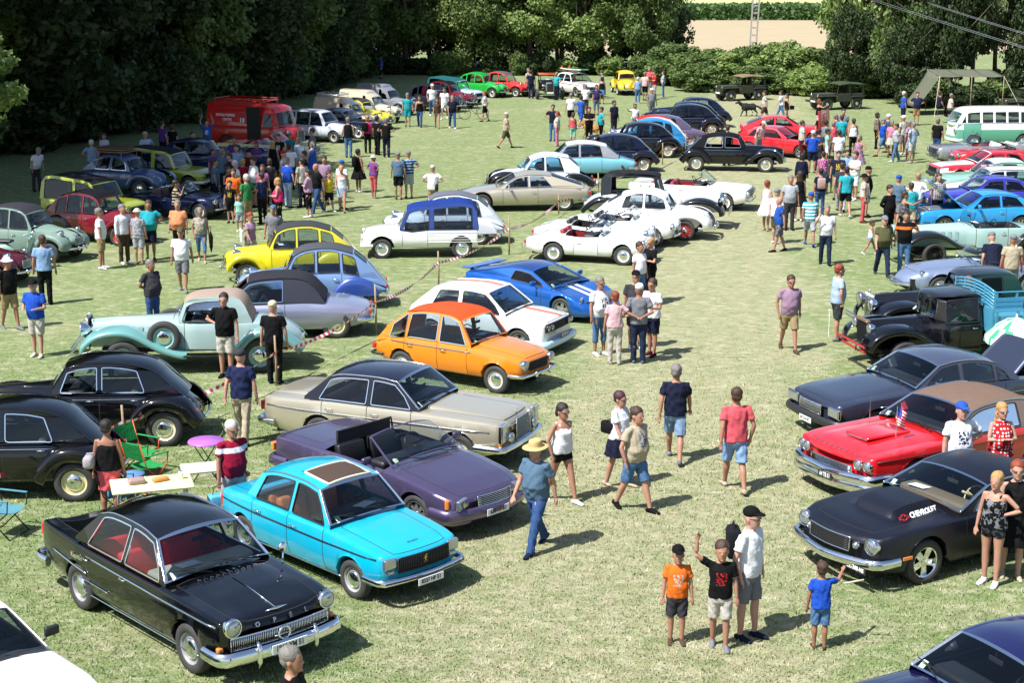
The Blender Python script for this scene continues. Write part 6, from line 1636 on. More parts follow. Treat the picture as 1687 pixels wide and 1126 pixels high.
def pattern_mat(kind, a, b):
 nm = 'pattern_%s_%s_%s' % (kind, a, b)
 if nm in MATS: return MATS[nm]
 m, N, L, p = _mat(nm); ca, cb = wear(a), wear(b)
 p.inputs['Roughness'].default_value = .85; p.inputs['Specular IOR Level'].default_value = .15
 tc = N.new('ShaderNodeTexCoord'); sx = N.new('ShaderNodeSeparateXYZ'); L.new(tc.outputs['Object'], sx.inputs[0])
 mx = N.new('ShaderNodeMix'); mx.data_type = 'RGBA'; mx.inputs[6].default_value = (*ca, 1); mx.inputs[7].default_value = (*cb, 1)
 def math_(op, x, y, z=None):
  n = N.new('ShaderNodeMath'); n.operation = op
  for i, q in enumerate((x, y, z)):
   if q is None: continue
   if isinstance(q, (int, float)): n.inputs[i].default_value = q
   else: L.new(q, n.inputs[i])
  return n.outputs[0]
 X, Y, Z = sx.outputs
 if kind == 'stripe': f = math_('GREATER_THAN', math_('FRACT', math_('MULTIPLY', Z, 9.5), 0), .5)
 elif kind == 'pin': f = math_('GREATER_THAN', math_('FRACT', math_('MULTIPLY', Z, 22), 0), .7)
 elif kind == 'check': f = math_('MULTIPLY', math_('ADD', math_('GREATER_THAN', math_('FRACT', math_('MULTIPLY', Z, 16), 0), .6), math_('GREATER_THAN', math_('FRACT', math_('MULTIPLY', Y, 16), 0), .6)), .5)
 elif kind == 'band': f = math_('MULTIPLY', math_('GREATER_THAN', Z, 1.28), math_('LESS_THAN', Z, 1.36))
 elif kind == 'hem': f = math_('LESS_THAN', Z, .585)
 elif kind == 'belt': f = math_('MULTIPLY', math_('GREATER_THAN', Z, 1.05), math_('LESS_THAN', Z, 1.11))
 elif kind == 'dots':
  v = N.new('ShaderNodeTexVoronoi'); v.inputs['Scale'].default_value = 17; v.inputs['Randomness'].default_value = .25; L.new(tc.outputs['Object'], v.inputs['Vector']); f = math_('LESS_THAN', v.outputs['Distance'], .33)
 elif kind == 'flower' or kind == 'camo':
  v = N.new('ShaderNodeTexNoise'); v.inputs['Scale'].default_value = 24 if kind == 'flower' else 14; v.inputs['Detail'].default_value = 2; L.new(tc.outputs['Object'], v.inputs['Vector']); f = math_('GREATER_THAN', v.outputs['Fac'], .53)
 elif kind == 'print' or kind == 'printb':
  v = N.new('ShaderNodeTexNoise'); v.inputs['Scale'].default_value = 26; v.inputs['Detail'].default_value = 1; L.new(tc.outputs['Object'], v.inputs['Vector'])
  f = math_('GREATER_THAN', v.outputs['Fac'], .50)
  f = math_('MULTIPLY', f, math_('LESS_THAN', math_('ABSOLUTE', Y, 0), .085)); f = math_('MULTIPLY', f, math_('GREATER_THAN', Z, 1.12)); f = math_('MULTIPLY', f, math_('LESS_THAN', Z, 1.33))
  f = math_('MULTIPLY', f, math_('GREATER_THAN', X, 0.) if kind == 'print' else math_('LESS_THAN', X, 0.))
 L.new(f, mx.inputs[0]); L.new(mx.outputs[2], p.inputs['Base Color'])
 n = N.new('ShaderNodeTexNoise'); n.inputs['Scale'].default_value = 18; L.new(tc.outputs['Object'], n.inputs['Vector'])
 bp = N.new('ShaderNodeBump'); bp.inputs['Strength'].default_value = .5; bp.inputs['Distance'].default_value = .02; L.new(n.outputs['Fac'], bp.inputs['Height']); L.new(bp.outputs[0], p.inputs['Normal'])
 MATS[nm] = m
 return m
HEX = dict(white='dcdce0', offwhite='cfc9bd', black='121214', navy='1c2138', darkblue='232c50', blue='2f5cb8', royal='2456c4', lightblue='8fb0d8', paleblue='b4c8e0', turquoise='2fb0bc', teal='2a8c94', grey='84868c', darkgrey='404044', lightgrey='b8bac0',
   red='c0282c', coral='e0606a', pink='e88aa8', hotpink='e03878', palepink='e8c0c4', lilac='b894b0', mauve='a888a0', purple='5c3c88', orange='f07828', peach='f09a6a', yellow='e8d040', khaki='a8946c', beige='c4b69c', tan='b08a5c', brown='5a4638', olive='5c5c3c',
   green='3c8c50', mint='a0dccc', jeans='3c5a8c', darkjeans='26324c', denim='5a80ac', paledenim='88a4c4', crimson='a01838', straw='d8bc84', cream='e0d4b4', steelblue='5c7890', maroon='5c1c28')
SKIN = [plain('skin_%d' % i, c, .5, bump=.05, bscale=60, var=.08, vscale=7, spec=.3) for i, c in enumerate([(.38, .20, .135), (.33, .165, .105), (.27, .13, .08), (.42, .235, .17)])]
HAIRC = dict(dark='1c1512', brown='3a2618', grey='6c6862', blond='a07c48', red='7a3418', white='b0aca4', purplehair='3c1826')
def cmat(s):
 if s[0] in '0123456789' : return cloth(s)
 if ':' in s:
  k, a, b = s.split(':'); return pattern_mat(k, HEX[a], HEX[b])
 return cloth(HEX[s])
NEARY = 43.
def person(label, x, y, rz, kind='m', pose='stand', top='tee white', bottom='trousers jeans', hair='hair dark', shoes='shoes darkgrey', scale=None, fat=.3, skin=None, group=None, glasses=False, extra=()):
 vox = .0135 if y < 31 else (.019 if y < NEARY else .028)
 if kind in 'bg': vox *= .95
 H = scale or {'m': 1.76, 'w': 1.66, 'b': 1.3, 'g': 1.25}[kind]
 k = H/1.76
 o = thing('person', label, {'m': 'man', 'w': 'woman', 'b': 'boy', 'g': 'girl'}[kind], (x, y, 0), rz, group)
 o.scale = (k, k, k)
 rnd = random.Random(int(x*100)+int(y*37))
 sk = SKIN[skin if skin is not None else rnd.choice([0, 0, 1, 1, 2, 3])]
 fat = round(fat, 1)
 if vox > .018: fat = round(fat*2-.01)/2
 def part(nm, me, mat):
  q = bpy.data.objects.new(nm, me); COL.objects.link(q); q.parent = o
  q.material_slots[0].link = 'OBJECT'; q.material_slots[0].material = mat
  return q
 part('body', body_mesh(pose, kind, fat, vox), sk)
 tw, tc_ = top.split(' '); tn = {'tee': 'shirt', 'polo': 'polo_shirt', 'long': 'long_sleeved_shirt', 'tank': 'sleeveless_top', 'dress': 'dress', 'vest': 'sleeveless_top'}[tw]
 part(tn, cloth_mesh(tw, pose, kind, fat, vox), cmat(tc_))
 if bottom:
  bw, bc = bottom.split(' ')
  part({'hot': 'short_shorts', 'crop': 'cropped_trousers', 'pencil': 'skirt', 'sportshorts': 'shorts'}.get(bw, bw), cloth_mesh(bw, pose, kind, fat, vox), cmat(bc))
 if hair:
  for hh in hair.split('+'):
   hw, hc = hh.split(' ')
   part({'cap': 'cap', 'bucket': 'sun_hat', 'widehat': 'straw_hat'}.get(hw, 'hair'), cloth_mesh(hw, pose, kind, 0.3, vox), plain('hair_'+hc, lin(HAIRC[hc]), .6, bump=.6, bscale=50) if hw.startswith('hair') else cmat(hc))
 sw, sc = shoes.split(' ')
 for n in 'LR': part(sw[:-1], cloth_mesh(sw+n, pose, kind, 0.3, vox), cmat(sc))
 # face for those near enough to read
 if y < NEARY+8:
  P = skeleton(pose, kind); U = P['U']; hs = 1.28 if kind in 'bg' else 1.10; hx = lambda z: 1.52+(z-1.52)*hs
  if glasses:
   b = MB()
   for sg in (1, -1): b.tube([U((.098*hs, sg*.012*hs, hx(1.638))), U((.098*hs, sg*.036*hs, hx(1.636))), U((.084*hs, sg*.058*hs, hx(1.640)))], [.013*hs, .017*hs, .012*hs], 8, rz=.006)
   for sg in (1, -1): b.tube([U((.085*hs, sg*.062*hs, hx(1.642))), U((.0, sg*.082*hs, hx(1.642)))], .004, 4)
   b.obj('sunglasses', BLACKT, o, True)
  elif y < 34:
   for sg in (1, -1):
    b = MB(); ell(b, U((.090*hs, sg*.031*hs, hx(1.636))), (.010*hs, .011*hs, .006*hs), 8, 6); b.obj('eye', plain('eye_dark', (.05, .035, .03), .2), o, True)
  if y < 34:
   b = MB(); ell(b, U((.0985*hs, 0, hx(1.572))), (.010*hs, .022*hs, .0055*hs), 8, 6); b.obj('mouth', plain('lips', (.32, .09, .08), .5), o, True)
 for e in extra: e(o, skeleton(pose, kind))
 return o
# ---------------------------------------------------------------- special cars
def car(ty, label, x, y, yaw, group=None, **ov):
 rack = ov.pop('RACK', 0); surf = ov.pop('SURF', 0)
 base = dict(T[ty]); base.update(ov)
 for k in ('roof',):
  if k in base and base[k] is None: del base[k]
 if ty == 'cv' and 'pillar' not in base: base['pillar'] = base['col']
 c = Car(base, label, (x, y), yaw, group=group)
 if rack:
  roofrack(1.6, 3.0, 1.62, .48, plain('rack_wood', (.3, .18, .1), .7, var=.3))(c)
  MB().rbox((c.X(2.3), 0, 1.72), (1.2, .8, .16), .05).obj('roof_load', cloth('6a5040'), c.o, True)
 if surf:
  MB().tube([(c.X(1.9), -.5, 1.64), (c.X(1.9), .5, 1.64)], .02, 6).tube([(c.X(3.0), -.5, 1.62), (c.X(3.0), .5, 1.62)], .02, 6).obj('roof_bar', CHROME, c.o)
  for k, (yy, cl, nm) in enumerate(((-.28, 'e8e0c8', 'cream surfboard on the roof of the white fifties saloon'), (.30, '3c8c50', 'green surfboard on the roof of the white fifties saloon'))):
   M = c.o.matrix_basis
   pos = M @ Vector((c.X(2.4), yy, 1.70))
   s = thing('surfboard', nm, 'surfboard', pos, yaw, 'surfboards on the white fifties saloon')
   b = MB().tube([(x_, 0, .02+.05*abs(x_)**2*.3) for x_ in np.linspace(-1.25, 1.25, 13)], [max(.03, .26*sqrt(max(0, 1-(x_/1.27)**2))**.8) for x_ in np.linspace(-1.25, 1.25, 13)], 12, rz=.035)
   b.obj('board', paint(cl, .3), s, True)
   MB().box((-1.05, 0, .12), (.16, .01, .16), RY(.4)).obj('fin', paint('e85018'), s)
 return c
def hotrod(label, x, y, yaw):
 o = thing('hot_rod', label, 'car', (x, y, 0), yaw)
 blk = paint('08080a', .3)
 b = MB().rbox((-.35, 0, .78), (1.35, 1.15, .62), .10).rbox((-1.25, 0, .72), (.6, 1.0, .45), .12); b.obj('body', blk, o, True)
 b = MB()
 for sx in (.25, -.9):
  for sy in (-.5, .5): b.box((sx, sy, 1.25), (.05, .05, .5))
 b.obj('pillar', blk, o)
 MB().rbox((-.32, 0, 1.52), (1.35, 1.2, .07), .04).obj('roof', paint('e8641c', .4), o, True)
 mesh('windscreen', [(.30, -.48, 1.1), (.30, .48, 1.1), (.26, .48, 1.48), (.26, -.48, 1.48)], [(0, 1, 2, 3)], GLASSC, o, False)
 MB().rbox((1.45, 0, .75), (.12, .52, .62), .04).obj('radiator_shell', CHROME, o, True)
 MB().box((1.52, 0, .75), (.01, .42, .5)).obj('grille', UNDER, o)
 MB().rbox((.85, 0, .72), (.75, .42, .40), .05).box((.85, 0, .98), (.4, .3, .14)).obj('engine', STEEL, o)
 for sg in (1, -1):
  MB().tube([(1.15, sg*.24, .80), (.7, sg*.42, .62), (-.9, sg*.62, .45)], .04, 8).obj('exhaust_pipe', CHROME, o, True)
  MB().lathe([(0, -.12), (.09, -.04), (.10, 0), (0, .03)], 16, 'x', (1.42, sg*.42, .86)).obj('headlight', CHROME, o, True)
  MB().tube([(1.38, sg*.24, .8), (1.38, sg*.42, .78)], .02, 5).obj('lamp_bracket', BLACKT, o)
 MB().box((.2, 0, .45), (2.7, .6, .1)).tube([(1.35, -.8, .34), (1.35, .8, .34)], .04, 6).tube([(-1.25, -.8, .38), (-1.25, .8, .38)], .05, 6).obj('chassis', UNDER, o)
 for x_, r in ((1.35, .34), (-1.25, .40)):
  for sg in (1, -1): put_wheel(o, x_, sg*.80, r, .20, 'red', '101010')
 MB().box((1.6, 0, .42), (.02, .45, .10)).obj('number_plate', WHITEP, o)
def stripe_tape(P0, P1, sag, label, n=0):
 P0, P1 = Vector(P0), Vector(P1); L_ = (P1-P0).length; m = max(8, int(L_/.11)); V = []; F = []; mi = []
 side = (P1-P0).cross(Vector((0, 0, 1))).normalized()
 for i in range(m+1):
  t = i/m; p = P0.lerp(P1, t)-Vector((0, 0, sag*4*t*(1-t))); a = .6*sin(t*9+n)+.3*sin(t*23)
  w = Vector((0, 0, .037))*cos(a)+side*.037*sin(a)
  V += [p+w, p-w]
 for i in range(m): F.append((2*i, 2*i+2, 2*i+3, 2*i+1)); mi.append(i % 2)
 o = mesh('barrier_tape', V, F, None, None, False, [plain('tape_red', (.62, .04, .03), .5), plain('tape_white', (.8, .8, .8), .5)], mi)
 tag(o, label, 'tape', 'red and white tape strung between the stakes'); return o
WOOD = plain('stake_wood', (.30, .21, .12), .85, bump=.5, bscale=20, var=.3, vscale=5)
def stakes(S, labels):
 for i, (x, y, h, lab) in enumerate(S):
  lab = 'wooden '+lab
  b = MB().tube([(x, y, -.1), (x+.01, y, h*.5), (x-.005, y+.01, h)], [.026, .024, .022], 7)
  tag(b.obj('wooden_stake', WOOD, None, True), lab, 'stake', 'wooden stakes holding the tape')
def folding_table(label, x, y, rz, w, d, h, col, legs='steel'):
 o = thing('folding_table', label, 'table', (x, y, 0), rz)
 MB().rbox((0, 0, h), (w, d, .045), .02).obj('table_top', plain('table_%s' % col, lin(col), .45), o, True)
 for sx in (-1, 1):
  for sy in (-1, 1): MB().tube([(sx*w*.40, sy*d*.42, h-.02), (sx*w*.43, sy*d*.44, -.01)], .014, 6).obj('leg', STEEL, o, True)
  MB().tube([(sx*w*.42, -d*.42, h*.4), (sx*w*.42, d*.42, h*.4)], .010, 5).obj('cross_bar', STEEL, o, True)
 return o
def camp_chair(label, x, y, rz, col, fr='101012', group='folding camping chairs'):
 o = thing('camping_chair', label, 'chair', (x, y, 0), rz, group)
 m = cloth(col); f = plain('frame_'+fr, lin(fr), .5)
 MB().grid([[(-.22+.44*u, -.25+.5*v, .42-.04*sin(pi*v)-.02*sin(pi*u)) for v in np.linspace(0, 1, 6)] for u in np.linspace(0, 1, 5)]).obj('seat', m, o, True)
 MB().grid([[(-.24-.10*u-.02*sin(pi*v), -.25+.5*v, .55+.30*u) for v in np.linspace(0, 1, 6)] for u in np.linspace(0, 1, 4)]).obj('backrest', m, o, True)
 for sg in (1, -1):
  MB().tube([(.24, sg*.26, 0), (-.22, sg*.26, .44), (-.34, sg*.26, .88)], .011, 5).obj('leg', f, o, True)
  MB().tube([(-.26, sg*.26, 0), (.22, sg*.26, .44), (.24, sg*.26, .62)], .011, 5).obj('leg', f, o, True)
  MB().rbox((.0, sg*.26, .63), (.5, .05, .02), .008).obj('armrest', m, o, True)
 MB().tube([(.24, -.26, .02), (.24, .26, .02)], .01, 5).tube([(-.26, -.26, .02), (-.26, .26, .02)], .01, 5).obj('cross_bar', f, o, True)
 return o
def scooter(label, x, y, rz):
 o = thing('motor_scooter', label, 'scooter', (x, y, 0), rz); m = paint('a4c8b8', .25); m2 = paint('a4c8b8', .25)
 V = [(-.70, .30), (-.55, .62), (-.25, .72), (0, .62), (.05, .30)]
 b = MB().tube([(-.78, 0, .42), (-.60, 0, .52), (-.30, 0, .55), (-.02, 0, .42)], [.10, .20, .21, .08], 14, rz=[.10, .20, .20, .14]); b.obj('rear_body', m, o, True)
 MB().rbox((.15, 0, .26), (.55, .34, .05), .02).obj('floor_board', m, o, True)
 G = [[(.38+.16*t+.06*(1-abs(v)**2), .27*v*(1-.25*t), .26+.70*t) for v in np.linspace(-1, 1, 9)] for t in np.linspace(0, 1, 8)]
 q = MB().grid(G).obj('leg_shield', m2, o, True); q.modifiers.new('t', 'SOLIDIFY').thickness = .02
 P = catmull([(.42, .30), (.52, .46), (.68, .50), (.84, .40), (.88, .28)], 4)
 G = [[(p[0], .13*sin(a), p[1]+.03*cos(a)) for a in np.linspace(-pi/2, pi/2, 7)] for p in P]
 q = MB().grid(G).obj('front_mudguard', m2, o, True); q.modifiers.new('t', 'SOLIDIFY').thickness = .02
 MB().tube([(.66, 0, .25), (.52, 0, 1.0)], .03, 8).obj('steering_column', m, o, True)
 MB().tube([(.42, -.32, 1.02), (.52, -.12, 1.04), (.52, .12, 1.04), (.42, .32, 1.02)], .022, 8).obj('handlebar', m, o, True)
 MB().lathe([(0, -.12), (.08, -.06), (.09, 0), (.075, .02), (0, .04)], 16, 'x', (.60, 0, 1.04)).obj('headlight', CHROME, o, True)
 MB().rbox((-.38, 0, .80), (.62, .26, .09), .04).obj('seat', plain('seat_black', (.02, .02, .02), .5), o, True)
 for x_ in (.68, -.55): put_wheel(o, x_, 0.0, .235, .10, 'body', 'd8d8d8')
 return o
def bicycle(label, x, y, rz):
 o = thing('bicycle', label, 'bicycle', (x, y, 0), rz)
 for x_ in (.52, -.52):
  w = MB().tube([(x_+.33*cos(a), 0, .34+.33*sin(a)) for a in np.linspace(0, 2*pi, 28, endpoint=False)], .018, 5, closed=True).obj('wheel', RUBBER, o, True)
  b = MB()
  for k in range(10): b.tube([(x_, 0, .34), (x_+.32*cos(k*.628), 0, .34+.32*sin(k*.628))], .003, 3)
  b.obj('spokes', STEEL, w)
 MB().tube([(-.52, 0, .34), (-.12, 0, .30), (.40, 0, .80), (.52, 0, .34)], .016, 6).tube([(-.12, 0, .30), (-.20, 0, .85)], .016, 6).tube([(-.18, 0, .78), (.40, 0, .80)], .014, 6).tube([(-.52, 0, .34), (-.19, 0, .78)], .010, 5).obj('frame', BLACKT, o, True)
 MB().tube([(.32, -.28, 1.0), (.42, -.1, 1.02), (.42, .1, 1.02), (.32, .28, 1.0)], .012, 6).tube([(.40, 0, .8), (.42, 0, 1.02)], .012, 6).obj('handlebar', STEEL, o, True)
 MB().rbox((-.22, 0, .90), (.26, .15, .06), .03).obj('saddle', BLACKT, o, True)
 MB().lathe([(.09, -.005), (.09, .005)], 18, 'y', (-.12, -.03, .30)).tube([(-.12, -.06, .30), (-.02, -.10, .16)], .01, 5).obj('crank', STEEL, o)
def dog(label, x, y, rz, col, s=1.):
 o = thing('dog', label, 'dog', (x, y, 0), rz); o.scale = (s, s, s); mb = MB()
 mb.tube([(-.38, 0, .50), (-.28, 0, .52), (-.05, 0, .50), (.18, 0, .50), (.34, 0, .54)], [.11, .18, .17, .20, .14], 14, rz=[.13, .19, .18, .23, .17])
 mb.tube([(.28, 0, .56), (.42, 0, .66), (.50, 0, .74)], [.12, .095, .085], 12)
 ell(mb, (.52, 0, .76), (.11, .085, .085)); mb.tube([(.56, 0, .74), (.68, 0, .71), (.73, 0, .70)], [.06, .042, .025], 10)
 for sg in (1, -1):
  mb.tube([(.48, sg*.075, .80), (.45, sg*.11, .73), (.46, sg*.115, .66)], [.03, .035, .02], 8)
  a = .10*sg
  mb.tube([(.22, sg*.10, .50), (.20+a, sg*.10, .30), (.24+a*1.6, sg*.10, .12), (.23+a*1.6, sg*.10, .04)], [.08, .05, .034, .034], 8); mb.tube([(.22+a*1.6, sg*.10, .03), (.30+a*1.6, sg*.10, .025)], [.038, .03], 8)
  mb.tube([(-.30, sg*.10, .52), (-.24-a, sg*.10, .34), (-.38-a, sg*.10, .20), (-.34-a, sg*.10, .04)], [.12, .07, .038, .034], 8); mb.tube([(-.35-a, sg*.10, .03), (-.26-a, sg*.10, .025)], [.038, .03], 8)
 mb.tube([(-.38, 0, .55), (-.55, 0, .52), (-.68, 0, .42), (-.74, 0, .36)], [.04, .06, .065, .03], 8)
 q = bpy.data.objects.new('body', remeshed(mb, .018, .008, 2, name='dog_body')); COL.objects.link(q); q.parent = o
 q.material_slots[0].link = 'OBJECT'; q.material_slots[0].material = plain('fur_%s' % col, lin(col), .8, bump=1., bscale=40, var=.3, vscale=20)
def pole(x, y):
 o = thing('power_pole', 'grey concrete lattice power pole rising behind the hedge', 'pole', (x, y, 0)); o.rotation_euler = (0, .035, 0)
 m = plain('pole_concrete', (.33, .31, .30), .9, var=.15)
 H = 12.5
 for sg in (1, -1): MB().box((sg*.24, 0, H/2-.2), (.10, .16, H+.4), None, 0).obj('upright', m, o).scale = (1, 1, 1)
 for k in range(22): MB().box((0, 0, .5+k*.55), (.27, .10, .12)).obj('rung', m, o)
 MB().box((0, 0, H-.4), (1.6, .12, .12)).obj('cross_arm', m, o)
 for xx in (-.7, 0, .7): MB().lathe([(.0, .22), (.05, .2), (.07, .1), (.04, 0)], 10, 'z', (xx, 0, H-.34)).obj('insulator', plain('porcelain', (.6, .6, .58), .2), o)
def wire(label, P0, P1, sag=.5, r=.022):
 P0, P1 = Vector(P0), Vector(P1)
 P = [P0.lerp(P1, t)-Vector((0, 0, sag*4*t*(1-t))) for t in np.linspace(0, 1, 24)]
 tag(MB().tube(P, r, 5).obj('overhead_wire', plain('wire_grey', (.16, .17, .18), .6), None, True), label, 'cable', 'overhead wires crossing the upper right corner')
def tarp(x, y, rz):
 o = thing('canvas_awning', 'olive canvas awning on poles with a sloping side at the trees', 'awning', (x, y, 0), rz); m = cloth('6f7360'); w, d, h = 3.7, 2.8, 2.25
 G = [[(-w/2+w*u, -d/2+d*v, h-.10*sin(pi*u)*sin(pi*v)-.05*abs(sin(3*pi*u))*(v < .1)+.22*v) for v in np.linspace(0, 1, 9)] for u in np.linspace(0, 1, 15)]
 q = MB().grid(G).obj('canopy', m, o, True); q.modifiers.new('t', 'SOLIDIFY').thickness = .012
 G = [[(-w/2-1.3*t+.05*sin(v*7), -d/2+d*v, (h+.22*v)*(1-.8*t)-.10*sin(pi*t)) for v in np.linspace(0, 1, 8)] for t in np.linspace(0, 1, 8)]
 q = MB().grid(G).obj('side_flap', m, o, True); q.modifiers.new('t', 'SOLIDIFY').thickness = .012
 for px in (-w/2, 0, w/2):
  for py in (-d/2, d/2): MB().tube([(px, py, 0), (px, py, h+.03+.22*(py > 0))], .022, 6).obj('tent_pole', WOOD, o, True)
 for a, b in (((w/2, -d/2, h), (w/2+1.1, -d/2-.8, 0)), ((w/2, d/2, h), (w/2+1.1, d/2+.6, 0)), ((-w/2, -d/2, h), (-w/2-.5, -d/2-1.2, 0))): MB().tube([a, b], .015, 4).obj('guy_rope', plain('rope', (.5, .46, .36), .8), o)
def parasol(label, x, y, h, r, rz=0.):
 o = thing('parasol', label, 'parasol', (x, y, 0), rz)
 V = [(0, 0, h+.28)]; F = []; mi = []; n = 48
 for j, (q, dz) in enumerate(((.35, .20), (.7, .06), (1., -.12), (1.02, -.26))):
  for k in range(n): a = 2*pi*k/n; V.append((r*q*cos(a), r*q*sin(a), h+dz+.02*cos(8*a)))
 for k in range(n): F.append((0, 1+k, 1+(k+1) % n)); mi.append(0 if 1 else 0)
 for j in range(3):
  for k in range(n): F.append((1+j*n+k, 1+(j+1)*n+k, 1+(j+1)*n+(k+1) % n, 1+j*n+(k+1) % n)); mi.append(0)
 V2 = np.array(V); mi = [int((V2[list(f)].mean(0)[1]+9)/.115) % 2 for f in F]
 mesh('canopy', V, F, None, o, True, [plain('parasol_green', (.03, .30, .15), .7), plain('parasol_white', (.8, .8, .78), .7)], mi)
 MB().tube([(0, 0, 0), (0, 0, h+.34)], .018, 8).obj('pole', WHITEP, o, True)
 for k in range(8):
  a = k*pi/4; MB().tube([(0, 0, h-.25), (r*.5*cos(a), r*.5*sin(a), h+.12)], .006, 4).obj('rib', STEEL, o)
def bag(label, x, y, z, rz, size, col, strap=None, kind='handbag'):
 o = thing(kind, label, 'bag' if kind != 'rucksack' else 'rucksack', (x, y, z), rz)
 MB().rbox((0, 0, 0), size, min(size)*.4).obj('bag_body', cloth(col), o, True)
 if strap: MB().tube([Vector(s) for s in strap], .012, 5).obj('strap', cloth(col), o, True)
 else: MB().tube([(0, -size[1]*.4, size[2]*.4), (0, -size[1]*.2, size[2]*.62), (0, size[1]*.2, size[2]*.62), (0, size[1]*.4, size[2]*.4)], .010, 5).obj('strap', cloth(col), o, True)
# ---------------------------------------------------------------- grass tufts where blades can be told from the sheet
def tufts():
 g = np.random.default_rng(8)
 n = 240000
 u = g.uniform(-30, 1717, n); v = 1126-(g.uniform(0, 1, n)**1.0)*830+20
 a = (u-843.5)/2663; b = -(v-563)/2663; c, s = cos(.231), sin(.231)
 t = -8.664/(-s+b*c); X = a*t; Y = (c+b*s)*t
 k = np.floor(X/1.3)+np.floor(Y/1.3)*7
 jit = g.normal(0, .05, (n, 2)); X = X+jit[:, 0]; Y = Y+jit[:, 1]
 far = np.clip((46-Y)/16, .25, 1)
 h = g.uniform(.018, .050, n)*far; w = h*.20*np.clip(Y/22, 1, 1.6)
 az = g.uniform(0, 2*pi, n); lean = g.uniform(.2, 1.3, n)*h
 flat = g.random(n) < .35
 h = np.where(flat, h*.3, h); lean = np.where(flat, lean*1.8, lean)
 ca, sa = np.cos(az), np.sin(az)
 V = np.empty((n, 3, 3), np.float32)
 V[:, 0] = np.stack([X-w*sa, Y+w*ca, 0*X], 1); V[:, 1] = np.stack([X+w*sa, Y-w*ca, 0*X], 1); V[:, 2] = np.stack([X+lean*ca, Y+lean*sa, h], 1)
 me = bpy.data.meshes.new('grass_blades'); me.vertices.add(3*n); me.vertices.foreach_set('co', V.ravel())
 me.loops.add(3*n); me.loops.foreach_set('vertex_index', np.arange(3*n, dtype=np.int32)); me.polygons.add(n); me.polygons.foreach_set('loop_start', (np.arange(n)*3).astype(np.int32)); me.update(); me.validate()
 m = ground_material(True)
 me.materials.append(m); o = bpy.data.objects.new('grass_blades', me); COL.objects.link(o)
 tag(o, 'short mown grass and straw covering the meadow', 'grass', None, 'stuff')
# ---------------------------------------------------------------- the cars, row by row
T["opel"]["name"] = "black_saloon"
car('opel', 'glossy black fifties saloon with red seats, wide chrome grille and round headlights', -4.35, 20.32, -0.826)
car('p204', 'turquoise blue saloon with open sunroof, brown seats and black grille', -2.61, 22.58, -0.796)
car('sl', 'metallic purple convertible with its roof down beside the turquoise saloon', -1.83, 25.28, -0.755)
car('w108', 'champagne saloon with dark blue roof and upright chrome radiator grille', -1.87, 28.36, -0.409)
car('dyane', 'bright orange hatchback with darker orange fabric roof', -0.98, 33.38, -0.58)
car('hatch', 'white hatchback with orange racing stripes over bonnet and roof', -0.53, 36.76, -0.454)
car('kitcoupe', 'metallic blue low sports coupe with silver stripes beside the striped white hatchback', 0.78, 40.39, -0.684)
car('mehari', 'white utility car with blue canvas top and blue doors', -2.73, 48.42, -3.092)
car('cv', 'white rounded small car with grey roof half hidden behind the blue topped utility car', -2.25, 50.71, -3.107, col='d8dce4',roof='707480',wingcol='d8dce4')
car('cv', 'pale blue rounded small car with dark blue rear wings and grey roof', -5.23, 40.95, -3.042, col='7c9ccc',wingcol='2c4c9c',roof='54565c')
car('cv', 'bright yellow rounded small car with its fabric roof rolled back', -6.2, 44.54, -3.017, col='f0dc10',wingcol='f0dc10',roof='44464c',clothtop=True)
car('dscab', 'long silver lilac convertible with dark grey fabric roof raised', -5.75, 37.78, -3.074)
car('vint', 'thirties roadster in two shades of pale green with beige fabric top', -6.95, 34.51, -3.061, wb=2.9)
car('trac', 'black vintage saloon with a poster in its rear side window', -7.86, 29.04, -3.079)
car('trac', 'black vintage saloon with cream wheels in the lower left, nearest the folding chairs', -8.67, 25.95, -3.093, rim='e6dca0')
car('coupe', 'white sports coupe with black windscreen frame cut by the lower left corner', -6.51, 17.58, -0.789, col='ecece8',blackframe=True,seat='16161a',mirrors=2,mirrorc='k',mirs=.25,bf=None,cabs=[(1.30,.88),(1.95,1.22),(2.4,1.27),(2.9,1.25),(3.3,1.18),(4.0,.94)],hoodcut=None)
car('coupe', 'dark blue saloon cut off by the lower right corner', 5.32, 16.56, -2.702, col='14164a',metal=.3,roof='14164a',chromeframe=True,seat='20202a',mirrors=1,mirrorc='c')
car('camaro', 'matt black muscle car with white lettering on its raised bonnet', 6.64, 23.13, -2.626)
car('tbird', 'bright red american car with brown fabric roof and small flag on the bonnet', 7.41, 26.85, -2.618)
car('jag', 'dark grey luxury saloon with its boot lid open', 7.72, 29.92, -2.765)
lorry('black vintage lorry with red wheels, red bumper and pale blue stake bed', (9.78, 34.84), -2.932)
car('vint', 'black and green thirties saloon parked between the lorry and the silver sports car', 10.61, 37.24, -3.009, col='14161c',col2='0c0e18',roof='22242c',pillar='1a4038',clothtop=False,rim='e0e0dc',extra=vint_extra(False))
car('etype', 'low silver blue sports car with long rounded bonnet behind the vintage saloon', 12.37, 42.58, -2.997)
car('vint', 'pale green open vintage tourer with black wings behind the silver blue sports car', 13.67, 47.22, -3.01, col='a8c8c0',col2='16181c',fendcol='16181c',nocab=1,wstyle='wire',rim='202020',extra=vint_extra(False),seat='202020',lampring='p',tr=.36)
car('coupe', 'bright blue coupe with its bonnet propped open', 15.24, 52.79, -3.069, hoodopen=.75,mirrors=1)
car('coupe', 'violet blue coupe with white bonnet stripes behind the bright blue coupe', 16.47, 56.51, -3.072, col='3430b0')
